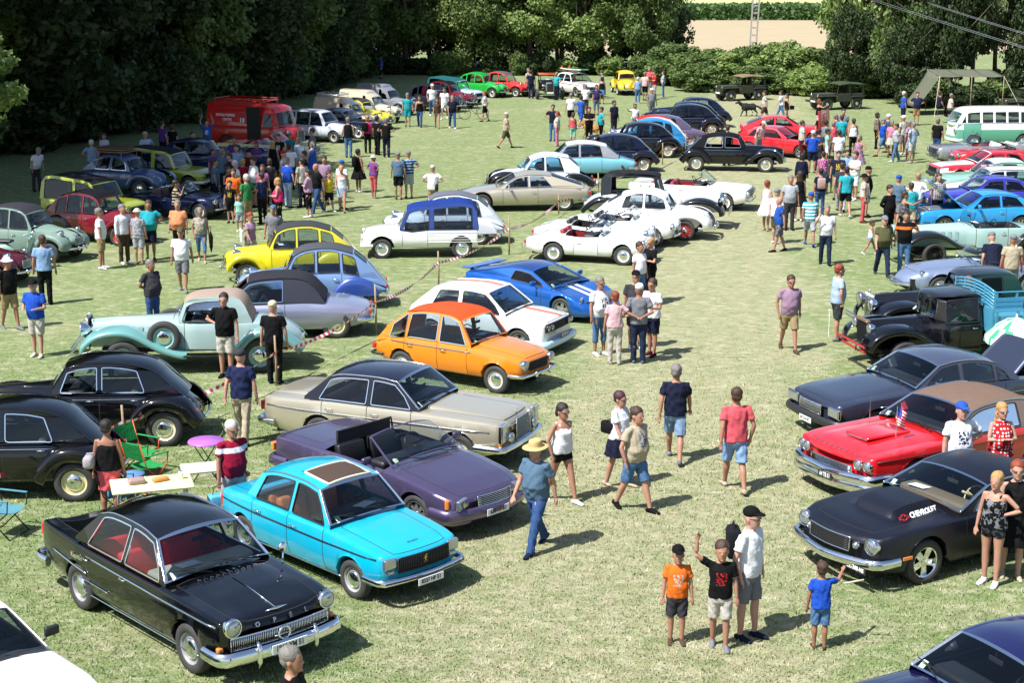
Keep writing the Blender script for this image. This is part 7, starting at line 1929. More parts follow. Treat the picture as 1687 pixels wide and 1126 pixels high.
car('estate', 'white estate car in the right hand row behind the violet coupe', 17.5, 58.36, -3.072, col='e8e8e4',roof='e8e8e4',cabs=[(1.22,.92),(1.62,1.33),(2.0,1.38),(3.2,1.38),(3.6,1.33),(3.9,.93)],wins=[(1.34,2.10,.72,0),(2.18,2.98,0,0),(3.06,3.6,0,-.3)],seat='303038')
car('conv', 'mint green convertible between the white estate and the red and white sports car', 18.24, 60.82, -3.072, col='98ccb4',cabs=[(1.42,.93),(1.85,1.30),(2.2,1.36),(2.6,1.36),(3.0,1.3),(3.3,.93)],opentop=0,roof='b8dcc8',clothtop=True,wins=[(1.6,2.7,.7,0)])
car('coupe', 'red sports coupe with white lower flanks in the right hand row', 18.93, 64.69, -3.072, col='e8e8e4',col2='d42434',twotone=.66,roof='d01c2c',pillar='d01c2c',mirrors=0, tiny=1)
car('roadster', 'small red convertible with round wings beside the silver convertible', 20.57, 69.39, -3.071, col='d82028',seat='201a18', tiny=1)
car('conv', 'silver convertible with white roof folded, in front of the camper van', 20.56, 70.94, -3.072, col='b0b4b8',metal=.5,rim='202020',seat='c8c4bc', tiny=1)
car('vwvan', 'white and green camper van with a row of side windows', 23.05, 77.7, -3.072, tiny=1)
jeep('olive army jeep cut by the right edge behind the camper van', (29.78, 94.11), -2.967)
jeep('olive army jeep with dark canvas top parked in front of the bushes', (19.57, 98.29), -2.783, group='army jeeps', top='46503c')
jeep('olive army jeep with tan canvas top left of the power pole', (14.64, 104.77), -2.75, group='army jeeps', top='8a7c5c')
car('trac', 'black vintage cabriolet saloon with beige folded top in the middle row', 9.35, 68.96, -0.146, opentop=0,rim='d8d0b0',seat='a08c6c',clothtop=True,roof='16161c',openwin=1, tiny=1)
car('coupe', 'red fastback coupe with white side stripes, behind the open red sports car', 13.46, 79.64, -0.103, col='d81828',rim='alloy', tiny=1)
car('coupe', 'red sports car with its bonnet raised straight up', 12.36, 74.16, -0.583, col='d41c2c',hoodopen=-1.45,hoodfront=1,seat='8a1018',chromeframe=True, tiny=1)
car('conv', 'white sixties convertible with open roof and wide dark grille in the middle row', 6.54, 58.25, -0.295, col='ecebe6',seat='8a2030',metal=0)
car('vint', 'white vintage tourer with black fabric top and wire wheels', 4.75, 54.14, -0.215, col='ecece8',col2='101014',roof='26262c',pillar='1c1c20',wstyle='wire',rim='c8c8c4',openwin=1,cabs=[(1.92,1.16),(2.06,1.58),(2.1,1.72),(2.8,1.78),(3.7,1.74),(3.95,1.5)],wins=[(2.1,3.6,.1,0)],winlo=.03,winoff=.10,extra=vint_extra(False))
car('beetle', 'white round bodied saloon with red wheels in the middle row', 4.5, 51.9, -0.254, rim='b02020',wstyle='disc')
car('roadster', 'white open roadster with wire wheels and chrome grille, black cockpit', 3.57, 50.56, -0.28, group='white open sports cars', seat='18181c',int='141416',wstyle='wire',rim='c8c8c4',grilles=[(-.2,.2,.40,.70,'vbars',0,.03,10)])
car('roadster', 'white convertible with silver bonnet lamps between the two white roadsters', 2.67, 49.31, -0.298, group='white open sports cars', seat='141416',int='101012')
car('roadster', 'nearest white open sports car with red interior and hubcaps', 2.42, 47.48, -0.282, group='white open sports cars')
car('sm', 'long beige gold coupe with tapering tail', 0.34, 57.83, -3.068)
car('y50', 'white vintage saloon with black rear wings behind the gold coupe', 1.08, 61.28, -3.083, col='dfe4ea',fendcol='101014',rim='c0c0bc',roof='e0e4ea')
car('ds', 'light blue streamlined saloon with white roof and white door disc', 2.71, 66.72, -3.111, tiny=1)
car('trac', 'navy vintage saloon directly behind the light blue streamlined saloon', 4.04, 68.62, -3.074, group='dark vintage saloons in the middle row', col='10142e', tiny=1)
car('trac', 'black vintage saloon between the navy one and the bright blue small car', 5.52, 73.71, -3.055, group='dark vintage saloons in the middle row', col='0c0e1c', tiny=1)
car('cv', 'bright blue rounded small car with bulging rear wings in the middle row', 6.14, 75.32, -3.071, col='1c90cc',wingcol='1c90cc',roof='1c90cc',clothtop=False, tiny=1)
car('cv', 'red and white rounded small car behind the bright blue one', 6.28, 76.78, -3.072, col='e8e8e8',wingcol='d03030',roof='c83030', tiny=1)
car('ds', 'purple grey streamlined saloon with tapered tail in the middle row', 6.92, 78.43, -3.072, col='6a5c78',roof='5c5068',pillar='5c5068', tiny=1)
car('trac', 'dark navy vintage saloon with cream wheel, third from the jeep end', 8.67, 83.32, -3.073, group='dark vintage saloons in the middle row', col='0c0f24', tiny=1)
car('trac', 'black vintage saloon, second from the far end of the middle row', 8.93, 84.94, -3.072, group='dark vintage saloons in the middle row', col='0a0c1c', tiny=1)
car('trac', 'black vintage saloon at the far end of the middle row', 9.61, 87.54, -3.072, group='dark vintage saloons in the middle row', col='101430', tiny=1)
car('r4cv', 'yellow fifties coupe parked at the hedge with a chrome front', 7.62, 110.03, -1.47, col='f4cc10',rim='e8e8e4',name='fifties_coupe', tiny=1)
car('simca', 'white fifties saloon with surfboards on its roof rack', 4.2, 108.42, -1.042, SURF=1, tiny=1)
hotrod('black hot rod with orange roof parked at the tree line', 2.33, 106.8, -1.484)
car('cv', 'red rounded small car with grey roof at the far row end', -0.49, 108.17, -0.515, group='rounded small cars in the far row', col='dc2c28',wingcol='dc2c28',roof='606068', tiny=1)
car('cv', 'bright green rounded small car with red seats in the far row', -1.99, 107.35, -0.538, group='rounded small cars in the far row', col='1cb040',wingcol='1cb040',roof='1c9838',seat='c82020', tiny=1)
car('mehari', 'white and pale blue utility car with long teal canvas top', -3.56, 102.27, -0.525, col='c8d8e8',roof='1c6468',pillar='1c6468', tiny=1)
car('cv', 'burgundy and black rounded small car in the far row', -3.9, 99.36, -0.531, group='rounded small cars in the far row', col='701828',wingcol='141014',roof='141418',seat='1c1818', tiny=1)
car('cv', 'dark navy small car wedged between the burgundy car and the grey van', -4.6, 96.94, -0.489, group='rounded small cars in the far row', col='242838',wingcol='242838',roof='1c1e28', tiny=1)
car('cvvan', 'grey small van with rounded body in the far row', -7.31, 94.85, -0.489, col='8c8c94',extra=None, tiny=1)
car('cvvan', 'cream small van behind the yellow car in the far row', -7.85, 90.35, -0.468, col='d8ccb0',extra=None, tiny=1)
car('cv', 'yellow rounded small car between the two cream vans', -8.03, 86.68, -0.471, col='f0dc20',wingcol='f0dc20',roof='404048', tiny=1)
car('cvvan', 'cream small van with a roof rack nearest the red fire van', -8.62, 85.32, -0.448, col='d0c0a8', tiny=1)
car('conv', 'dark navy car in the shade between fire van and cream van', -8.58, 82.36, -0.406, col='1c2238',metal=.3,cabs=[(1.42,.93),(1.85,1.30),(2.2,1.36),(2.6,1.36),(3.0,1.3),(3.4,.93)],opentop=0,rearI=4,wins=[(1.6,2.5,.7,0),(2.58,3.1,0,-.5)], tiny=1)
car('r4', 'white and pale blue hatchback partly in the shade beside the red fire van', -9.55, 80.4, -0.419, col='ccd4e4', tiny=1)
car('hvan', 'red fire brigade van with roof ladder rack and white lettering', -11.9, 76.51, -0.418, tiny=1)
car('conv', 'pale yellow convertible with its roof down in front of the fire van', -10.71, 71.48, -0.244, col='d8dc90',seat='c04060', tiny=1)
car('conv', 'blue grey convertible in tree shade left of the pale yellow one', -10.88, 68.78, -0.244, col='5068a0',seat='202028',metal=.4, tiny=1)
car('trac', 'dark blue saloon in tree shade behind the lime utility car', -12.77, 66.7, -0.244, col='20284c', tiny=1)
car('mehari', 'lime green utility car with flat black canvas top in the tree shade', -13.4, 62.94, -0.274, group='lime green utility cars', col='a4b01c',roof='1c1c24',pillar='a4b01c', tiny=1)
car('r4cv', 'slate blue rounded saloon with wooden roof rack in the tree shade', -14.87, 61.69, -0.391, col='3c5480',RACK=1,rim='888888')
car('roadster', 'dark navy open sports car with split bumper behind the crowd', -11.62, 56.08, -0.332, col='141c44',seat='50382c',L=4.0,wb=2.3,metal=.2)
car('mehari', 'lime green utility car with its windscreen raised, nearer the burgundy car', -14.14, 54.35, -0.415, group='lime green utility cars', col='a8b420',roof='1a1a22',pillar='a8b420')
car('cv', 'burgundy and black rounded small car with red wheels in the left shade', -13.12, 50.96, -0.43, col='7c1424',wingcol='141014',roof='14141c',rim='c83030')
car('cv', 'matt grey green rounded small car with cream wheels at the left edge', -14.57, 47.97, -0.315, col='7c9488',wingcol='7c9488',roof='3a3a42',rim='e8e4d0',rough=.55,coat=.2)
car('cv', 'maroon and black small car cut by the left edge behind the scooter', -15.06, 44.12, -0.244, col='501020',wingcol='101014',roof='14141a')

# ---------------------------------------------------------------- the people
PEOPLE = [
('man in black T-shirt, walking off the left edge near the pale green roadster',-12.11,38.13,-0.79,'m','slow','tee black','shorts khaki','bucket white','shoes grey',1.78,0.3,0),
('man in royal blue polo shirt, looking down at his phone on open grass',-10.66,35.35,-1.57,'m','phone','polo royal','shorts offwhite','cap black','shoes offwhite',1.76,0.3,1),
('man in light blue T-shirt, with his back turned beside the scooter',-12.07,41.03,1.57,'m','stand','tee lightblue','trousers black','hair brown','shoes black',1.8,0.1,0),
('man in dark grey polo shirt, behind the long pale bonnet of the roadster',-8.58,37.79,-0.79,'m','back','polo darkgrey','trousers jeans','hair grey','shoes black',1.76,0.9,0),
('man in white T-shirt, walking alone in front of the yellow small car',-8.86,42.74,-1.57,'m','slow','tee white','shorts grey','cap olive','shoes grey',1.74,0.5,0),
('man in white T-shirt, at the left end of the group by the red wheeled car',-11.85,46.01,0.0,'m','hipl','tee white','shorts khaki','hair grey','shoes white',1.76,0.7,0),
('man in white long sleeved shirt, second from left in the group by the red car',-11.4,46.87,-0.79,'m','hipl','long white','trousers brown','hair grey','shoes white',1.74,0.2,0),
('woman in flowered T-shirt, back to the camera in the group by the red wheeled car',-10.94,46.78,1.57,'w','stand','tee flower:lightgrey:grey','shorts lightgrey','bucket offwhite','sandals beige',1.64,0.3,0),
('man in turquoise T-shirt, between the bucket hat woman and the man in peach',-10.75,47.44,-1.57,'m','hipl','tee turquoise','shorts navy','hair brown','shoes black',1.78,0.8,0),
('man in peach T-shirt, big built, standing in front of the dark navy sports car',-9.92,47.58,-1.57,'m','stand','tee peach','trousers black','hair grey','shoes black',1.76,0.9,0),
('woman in flowered T-shirt, walking with a dark folded umbrella',-9.18,47.17,-1.57,'w','walkp','tee flower:beige:grey','crop denim','hair grey','sandals beige',1.64,0.5,1),
('woman in lilac T-shirt, carrying a white sheet at the edge of the shade',-7.57,46.21,-0.79,'w','walk','tee lilac','trousers offwhite','hair red','sandals beige',1.66,0.2,1),
('girl in mint T-shirt, small child in front of the crowd in the shade',-8.96,52.68,-1.57,'g','stand','tee mint','shorts lightgrey','hairtail brown','shoes white',1.2,0.0,0),
('man in grey T-shirt, just above the yellow small car',-6.97,46.84,-1.57,'m','slow','tee grey','shorts grey','cap steelblue','shoes darkgrey',1.74,0.2,0),
('woman in black and beige striped T-shirt, hands at the face beside the navy sports car',-11.09,52.98,0.0,'w','face','tee stripe:black:beige','shorts black','hair dark','shoes black',1.66,0.2,0),
('woman in navy dress, arms folded at the front left of the crowd',-9.98,56.56,-0.79,'w','phone','dress navy',None,'hairbob dark','sandals beige',1.66,0.6,0),
('man in printed orange T-shirt, in the crowd behind the mint shirted child',-9.57,55.37,-1.57,'m','stand','tee print:orange:red','shorts black','hair dark','shoes black',1.72,0.3,0),
('boy in printed black T-shirt, right behind the mint shirted child',-9.56,54.48,-1.57,'b','stand','tee print:black:yellow','shorts black','hair dark','shoes black',1.4,0.2,0),
('man in white polo shirt, tall in the middle of the crowd',-9.3,58.05,-2.36,'m','stand','polo white','shorts black','hair dark','shoes black',1.8,0.8,0),
('woman in checked T-shirt, at the front of the crowd next to the bright pink top',-8.83,57.05,-1.57,'w','stand','tee check:pink:purple','crop crimson','hairbob brown','sandals white',1.66,0.4,0),
('woman in bright pink sleeveless top, blond, walking out of the crowd into the sun',-7.76,53.44,3.14,'w','phone','tank hotpink','trousers black','hairbob blond','sandals black',1.66,0.8,0),
('man in royal blue T-shirt, back turned in the crowd',-8.08,58.05,0.79,'m','stand','tee royal','trousers paleblue','hair grey','shoes black',1.8,0.4,0),
('man in off-white T-shirt, facing the royal blue shirt in the crowd',-7.56,58.03,2.36,'m','stand','tee offwhite','trousers navy','hair dark','shoes black',1.78,0.3,0),
('man in black polo shirt, bald, at the right side of the crowd',-6.88,56.77,-2.36,'m','walkp','polo black','trousers jeans',None,'shoes grey',1.78,0.4,0),
("man in mauve T-shirt, just behind the bald man at the crowd's right side",-6.85,58.93,-1.57,'m','stand','tee mauve','shorts denim','hair dark','shoes black',1.74,0.3,0),
('woman in white sleeveless top, walking alone at the sunny rim of the shade',-6.04,57.06,-1.57,'w','walk','tank white','pencil paleblue','hairtail blond','sandals brown',1.68,0.1,1),
('man in white T-shirt, close behind the woman in the white top',-6.08,57.65,0.79,'m','stand','tee white','shorts navy','cap blue','shoes black',1.74,0.3,0),
('woman in black dress, with a dark rucksack by the edge of the tree shade',-5.9,61.98,0.79,'w','stand','dress black',None,'hair dark','shoes white',1.66,0.3,0),
('woman in flowered T-shirt, white hat, left of the two men watching the field',-5.18,60.36,0.79,'w','hips','tee flower:blue:red','crop coral','bucket offwhite','sandals beige',1.62,0.4,0),
('man in steel blue T-shirt, left one of two with backs turned by the shade',-4.24,60.08,1.57,'m','stand','tee steelblue','shorts black','cap grey','sandals brown',1.74,0.5,0),
('man in navy and light blue striped T-shirt, right of the two with backs turned',-3.87,60.35,1.57,'m','hips','tee stripe:navy:lightblue','shorts lightgrey','cap grey','shoes brown',1.76,0.5,0),
('man in white T-shirt, with a shoulder bag just above the blue topped utility car',-2.78,56.56,1.57,'m','hips','tee white','shorts khaki','cap offwhite','shoes brown',1.7,0.3,0),
('man in light blue T-shirt, tall at the back left of the crowd',-10.57,62.01,-1.57,'m','stand','tee lightblue','trousers black','hair dark','shoes black',1.82,0.5,0),
('woman in purple T-shirt, black bobbed hair, by the pale yellow bonnet',-10.2,64.55,-1.57,'w','cross','tee purple','skirt navy','hairbob dark','shoes black',1.66,0.3,0),
('woman in maroon T-shirt, black hat, behind the tall man in white',-10.08,61.81,-1.57,'w','stand','tee maroon','trousers black','bucket black','shoes black',1.66,0.3,0),
('woman in black dress, long fair hair in front of the yellow bonnet',-9.58,64.82,1.57,'w','stand','dress black',None,'hairlong blond','shoes black',1.68,0.4,0),
('man in white T-shirt, back row of the crowd, near the fire van wheel',-8.63,62.76,1.57,'m','stand','tee white','trousers navy','hair dark','shoes black',1.76,0.4,0),
('man in pale blue T-shirt, grey haired, right below the fire van front',-8.51,64.83,0.79,'m','stand','tee paleblue','shorts grey','hair grey','shoes black',1.8,0.5,0),
('man in black T-shirt, between the grey haired man and the white shirt',-7.82,60.67,3.14,'m','stand','tee black','trousers black','hair dark','shoes black',1.74,0.3,0),
("woman in blue dress, right end of the crowd's back row",-7.93,64.18,2.36,'w','stand','dress blue',None,'hairtail grey','sandals brown',1.7,0.2,0),
('woman in maroon T-shirt, left part of the crowd beside the tall man',-10.59,60.58,3.14,'w','stand','tee maroon','trousers navy','hair brown','shoes black',1.66,0.4,0),
('man in steel blue T-shirt, outermost left in the crowd in the shade',-10.72,58.18,0.0,'m','stand','tee steelblue','trousers navy','hair dark','shoes black',1.74,0.3,0),
('man in white T-shirt, white haired in the crowd, left of centre',-9.92,57.8,0.79,'m','stand','tee white','shorts navy','hair white','shoes black',1.72,0.5,0),
("woman in purple T-shirt, at the crowd's left end by the dark windscreen",-11.5,62.15,-0.79,'w','stand','tee purple','trousers black','hairbob dark','shoes black',1.64,0.3,0),
('man in printed black T-shirt, by the red van door behind the crowd',-9.64,66.76,-1.57,'m','stand','tee print:black:white','trousers navy','hair dark','shoes black',1.72,0.2,0),
('boy in teal T-shirt, teal capped youngster against the red van',-9.53,69.66,-1.57,'b','stand','tee teal','shorts grey','cap teal','shoes black',1.45,0.2,0),
('man in flowered T-shirt, leaning by the radiator of the red fire van',-8.45,68.55,3.14,'m','stand','tee flower:grey:maroon','trousers black','hair brown','shoes black',1.8,0.4,0),
('woman in dark grey T-shirt, in the middle of the crowd, half hidden',-8.84,58.85,1.57,'w','stand','tee darkgrey','trousers black','hairbob brown','shoes black',1.66,0.3,0),
('man in purple T-shirt, behind the windscreen of the blue grey convertible',-11.19,65.2,-1.57,'m','stand','tee purple','trousers navy','hair dark','shoes black',1.78,0.4,0),
('man in dark blue T-shirt, deep in the crowd between pink checks and black dress',-8.44,54.23,2.36,'m','stand','tee darkblue','trousers black','hair dark','shoes black',1.74,0.3,0),
("man in steel blue polo shirt, back turned at the crowd's rear left",-10.92,60.92,0.79,'m','stand','polo steelblue','trousers navy','hair grey','shoes black',1.78,0.5,0),
('woman in crimson T-shirt, blond bob, in the crowd left of the tall white polo',-9.84,59.02,1.57,'w','stand','tee crimson','trousers navy','hairbob blond','shoes black',1.64,0.4,0),
('man in light grey T-shirt, red cap, deep in the crowd below the fire van',-8.57,60.52,0.0,'m','hips','tee lightgrey','trousers jeans','cap red','shoes black',1.76,0.4,0),
('woman in lilac T-shirt, ponytail, between the two dark trousered men',-7.05,55.68,3.14,'w','cross','tee lilac','crop black','hairtail dark','shoes white',1.66,0.3,0),
("boy in yellow T-shirt, yellow shirted child at the crowd's right edge",-6.5,57.07,-0.79,'b','slow','tee yellow','shorts navy','hair brown','shoes white',1.4,0.0,0),
('man in green T-shirt, green shirt in front of the crowd',-8.88,53.76,2.36,'m','hipr','tee green','shorts khaki','hair white','shoes grey',1.74,0.7,0),
('man in white T-shirt, bending forward at the dark tree edge',-18.4,62.29,-0.79,'m','lean','tee white','trousers darkgrey','hair grey','shoes black',1.76,0.5,0),
('man in light blue T-shirt, back turned at the dark trees, left of a child',-16.71,64.3,1.57,'m','hipl','tee lightblue','trousers black','hair white','shoes black',1.76,0.5,0),
('woman in checked T-shirt, under the trees behind the roof rack saloon',-17.18,68.21,-1.57,'w','stand','tee check:white:blue','skirt maroon','hair brown','shoes black',1.62,0.3,0),
('man in pale blue T-shirt, behind the lime utility car in the shade',-15.21,67.2,-0.79,'m','hipl','tee paleblue','trousers navy','cap beige','shoes black',1.78,0.5,0),
('man in purple T-shirt, against the dark trees left of the fire van',-15.45,71.63,0.79,'m','stand','tee purple','trousers black','hair dark','shoes black',1.8,0.3,0),
('woman in black T-shirt, beside the man in purple at the trees',-15.05,71.85,1.57,'w','stand','tee black','trousers black','hairbob brown','shoes black',1.62,0.3,0),
('man in printed blue T-shirt, both arms raised over his head left of the fire van',-13.66,72.62,-1.57,'m','up','tee print:blue:white','trousers navy','hair dark','shoes black',1.76,0.2,0),
('man in dark grey T-shirt, in the shade below the man with raised arms',-13.4,67.96,-0.79,'m','stand','tee darkgrey','trousers black','hair brown','shoes black',1.7,0.3,0),
('man in black waistcoat, black waistcoat, back turned in front of the navy car',-7.41,73.35,1.57,'m','stand','vest black','trousers denim','hair grey','shoes black',1.8,0.5,0),
('woman in bright pink T-shirt, with a black rucksack, back turned',-6.69,75.1,1.57,'w','stand','tee hotpink','trousers black','hairbob blond','shoes black',1.72,0.5,0),
('man in black T-shirt, between the pink shirt and another black shirt',-6.18,74.36,0.79,'m','stand','tee black','trousers black','hair dark','shoes black',1.76,0.3,0),
('man in black T-shirt, right end of the four by the navy car',-5.7,73.48,1.57,'m','hips','tee black','trousers navy','hair grey','shoes black',1.76,0.4,0),
('man in turquoise T-shirt, left end of the row of visitors by the cream vans',-5.62,87.55,-1.57,'m','stand','tee turquoise','shorts turquoise','cap grey','shoes brown',1.78,0.2,0),
('woman in black sleeveless top, red bag, walking in front of the cream van',-4.96,87.34,-1.57,'w','walk','tank black','trousers jeans','hairbob dark','shoes black',1.72,0.2,1),
('man in white T-shirt, white cap, taller, behind the row of visitors',-4.59,93.85,-1.57,'m','walkp','tee white','trousers denim','cap white','shoes white',1.84,0.2,0),
('woman in brown T-shirt, brown top, middle of the row of visitors',-3.99,86.73,-1.57,'w','walk','tee brown','hot grey','hairlong brown','sandals brown',1.64,0.1,0),
('man in white T-shirt, all in white between two visitors',-3.81,91.87,-1.57,'m','walk2','tee white','sportshorts white','hair dark','shoes white',1.8,0.1,0),
('man in navy T-shirt, right end of the row of visitors',-3.18,86.59,-1.57,'m','walk','tee navy','trousers jeans','hair grey','shoes white',1.78,0.4,0),
('woman in checked T-shirt, pushing a bicycle by the green car',-1.5,90.36,3.14,'w','slow','tee check:white:black','shorts black','hair red','shoes black',1.68,0.4,0),
('man in beige T-shirt, tan cap and shirt, walking alone across the grass',-0.3,77.14,0.0,'m','walk','tee beige','shorts olive','cap offwhite','shoes black',1.74,0.3,1),
('woman in red T-shirt, sitting on a camping chair under the far trees',-12.52,122.53,0.0,'w','sit','tee red','trousers navy','hair brown','shoes black',1.66,0.3,0),
('man in purple T-shirt, standing by the picnic under the far trees',-11.69,126.59,-1.57,'m','stand','tee purple','trousers navy','hair dark','shoes black',1.76,0.3,0),
('man in white T-shirt, white shirt at the far picnic under the trees',-10.73,129.69,0.0,'m','stand','tee white','trousers brown','hair dark','shoes black',1.78,0.3,0),
('woman in blue T-shirt, right end of the far picnic group',-9.92,124.26,3.14,'w','stand','tee blue','crop darkblue','hairbob brown','shoes black',1.66,0.3,0),
('man in light blue T-shirt, seated at the far picnic table',-11.26,127.92,3.14,'m','sit','tee lightblue','trousers grey','hair grey','shoes black',1.7,0.3,0),
('man in red T-shirt, left of the hot rod with the orange roof',1.26,107.03,0.0,'m','hips','tee red','shorts navy','hair dark','shoes black',1.74,0.5,0),
('man in off-white T-shirt, second beside the hot rod',1.08,108.43,-0.79,'m','stand','tee offwhite','trousers black','hair grey','shoes black',1.76,0.4,0),
('man in navy T-shirt, back turned, close to the hot rod',1.24,105.95,1.57,'m','stand','tee navy','trousers darkjeans','hair dark','shoes black',1.8,0.2,0),
('man in turquoise T-shirt, right in front of the hot rod radiator',2.86,104.79,-2.36,'m','hips','tee turquoise','trousers navy','hair grey','shoes black',1.76,0.6,0),
('man in grey T-shirt, far side of the white fifties saloon',5.84,105.97,3.14,'m','stand','tee grey','trousers black','cap darkgrey','shoes black',1.74,0.3,0),
('man in white T-shirt, grey cap, in front of the white fifties saloon',4.27,94.54,1.57,'m','stand','tee white','trousers brown','cap grey','shoes black',1.72,0.3,0),
('woman in flowered T-shirt, patterned top between the white saloon and yellow coupe',4.88,94.07,-1.57,'w','hipl','tee flower:darkblue:purple','crop steelblue','hair dark','shoes black',1.74,0.5,0),
('woman in black sleeveless top, blue skirt, looking at the white fifties saloon',5.61,101.77,1.57,'w','stand','tank black','skirt denim','hairbob dark','shoes black',1.66,0.3,0),
('man in white T-shirt, left of two young men walking in the far meadow',3.17,87.4,1.57,'m','stand','tee white','shorts black','hair grey','shoes black',1.78,0.3,0),
('man in blue T-shirt, all in blue, striding in the far meadow',3.66,86.59,0.79,'m','walk','tee blue','shorts blue','hair dark','shoes white',1.78,0.2,0),
('man in navy T-shirt, left end of the group in the middle distance',2.02,80.24,-1.57,'m','hips','tee navy','trousers denim','hair dark','shoes black',1.78,0.2,0),
('woman in off-white T-shirt, pink trousers, in the middle distance group',2.17,77.94,3.14,'w','hipr','tee offwhite','trousers pink','hair red','sandals beige',1.66,0.5,0),
('girl in coral sleeveless top, girl beside the woman with pink trousers',2.98,79.29,1.57,'g','stand','tank coral','crop mint','hairtail brown','shoes blue',1.45,0.1,0),
('man in black polo shirt, dark clothes, above the navy vintage saloon',3.76,79.11,-1.57,'m','cross','polo black','trousers black','hair dark','shoes black',1.76,0.4,0),
('man in turquoise T-shirt, between two men in dark shirts',4.36,79.41,3.14,'m','hips','tee turquoise','trousers black','hair dark','shoes black',1.74,0.4,0),
('man in navy polo shirt, tall, right end of the middle distance group',5.15,82.02,-0.79,'m','stand','polo navy','trousers darkgrey','hair dark','shoes black',1.84,0.5,0),
('woman in white T-shirt, white top beside the row of black vintage saloons',6.26,82.81,-1.57,'w','point','tee white','trousers lilac','hairbob brown','shoes black',1.62,0.4,0),
('man in grey T-shirt, white cap, beside the far black saloons',7.85,91.51,-1.57,'m','stand','tee grey','trousers grey','cap white','shoes black',1.74,0.4,0),
("woman in light blue T-shirt, pale hair and jeans at the yellow coupe's corner",7.87,102.06,1.57,'w','stand','tee lightblue','trousers denim','hair white','shoes white',1.64,0.5,0),
('man in pale pink T-shirt, pale shirt with black shorts right of the yellow coupe',8.51,104.48,0.79,'m','stand','tee palepink','shorts black','hair grey','shoes black',1.78,0.4,0),
('man in coral T-shirt, tallest of the group right of the yellow coupe',9.11,108.4,-1.57,'m','cross','tee coral','shorts grey','hair grey','shoes black',1.84,0.4,0),
('man in red T-shirt, red shirt right of the yellow coupe',9.21,105.35,3.14,'m','cross','tee red','shorts lightgrey','hair dark','shoes white',1.8,0.4,0),
('woman in checked T-shirt, at the hedge, furthest right of the far group',9.9,106.89,3.14,'w','stand','tee check:steelblue:white','trousers denim','hairbob brown','shoes beige',1.7,0.3,0),
("man in black T-shirt, behind the black cabriolet's roof",9.35,70.35,1.57,'m','stand','tee black','trousers black','hair brown','shoes black',1.74,0.5,0),
('man in off-white T-shirt, following the big black dog',13.97,89.92,3.14,'m','walk','tee offwhite','shorts brown','hair dark','shoes black',1.78,0.3,0),
('woman in white T-shirt, white top and jeans between the two jeeps',15.05,90.97,3.14,'w','walk2','tee white','trousers denim','hairbob dark','shoes black',1.7,0.2,0),
('woman in black sleeveless top, dark clothes with handbag between the two jeeps',15.06,89.17,3.14,'w','slow','tank black','hot darkgrey','hairlong dark','shoes white',1.64,0.2,0),
('man in pale pink T-shirt, leaning over the red fastback',11.12,73.12,-0.79,'m','lean','tee palepink','trousers grey','cap offwhite','shoes black',1.74,0.5,0),
('man in off-white T-shirt, behind the raised red bonnet',12.97,72.43,0.0,'m','stand','tee offwhite','trousers maroon','hair brown','shoes black',1.74,0.4,0),
('man in grey T-shirt, grey shirt close behind the raised red bonnet',14.02,72.4,0.79,'m','stand','tee grey','trousers black','hair dark','shoes black',1.76,0.4,0),
('man in printed black T-shirt, black capped in the dense middle group',14.38,75.44,-1.57,'m','stand','tee print:black:white','trousers black','cap black','shoes black',1.78,0.3,0),
('woman in black sleeveless top, white trousers, nearest the right hand jeep',15.91,84.45,0.0,'w','point','tank black','trousers offwhite','hairbob red','shoes black',1.7,0.2,0),
('man in grey polo shirt, grey polo at the back of the dense middle group',15.84,77.66,-1.57,'m','stand','polo grey','shorts khaki','hair dark','shoes black',1.8,0.4,0),
('man in red T-shirt, red shirt at the back of the dense middle group',15.07,75.54,0.0,'m','stand','tee red','shorts khaki','hair grey','shoes black',1.74,0.6,0),
('man in turquoise T-shirt, turquoise shirt in the dense middle group',15.26,75.12,1.57,'m','stand','tee turquoise','shorts grey','hair brown','shoes black',1.74,0.6,0),
('woman in coral T-shirt, coral top in the dense middle group',14.45,73.02,1.57,'w','stand','tee coral','crop grey','hair grey','shoes black',1.64,0.6,0),
('woman in white sleeveless top, white top and black trousers, right of the dense group',15.54,73.83,1.57,'w','stand','tank white','trousers black','hairtail dark','shoes black',1.7,0.5,0),
('man in royal blue T-shirt, big royal blue back beside the raised red bonnet',12.61,67.89,1.57,'m','hips','tee royal','shorts navy','cap white','sandals brown',1.76,0.7,0),
('man in dark grey T-shirt, right beside the royal blue back',13.0,68.59,0.79,'m','stand','tee darkgrey','trousers darkgrey','hair dark','shoes black',1.76,0.4,0),
('boy in mint T-shirt, slim youngster in pale green in the middle group',13.91,71.41,0.0,'b','stand','tee mint','shorts white','hair dark','shoes white',1.45,0.1,0),
('man in white T-shirt, white back in the centre of the middle group',13.79,68.28,1.57,'m','stand','tee white','trousers offwhite','hair dark','shoes black',1.74,0.4,0),
('woman in flowered dress, flowered dress, right side of the middle group',14.26,66.52,-2.36,'w','hipl','dress flower:steelblue:pink',None,'hairtail grey','sandals beige',1.72,0.3,0),
('woman in navy long sleeved shirt, dark jacket with bag strap near the black cabriolet wheel',10.85,60.4,1.57,'w','stand','long navy','trousers black','hairbob dark','shoes black',1.68,0.3,0),
('woman in flowered T-shirt, pink flowered top amid the crowd',11.88,61.64,1.57,'w','stand','tee flower:pink:purple','crop denim','hair dark','shoes black',1.6,0.6,0),
('girl in turquoise T-shirt, small child in blue amid the crowd',12.21,61.96,1.57,'g','stand','tee turquoise','shorts denim','hairtail brown','shoes white',1.25,0.0,0),
('man in printed navy T-shirt, navy shirt with pale yellow print',12.12,59.95,-1.57,'m','stand','tee print:navy:yellow','shorts khaki','hair dark','shoes black',1.8,0.6,0),
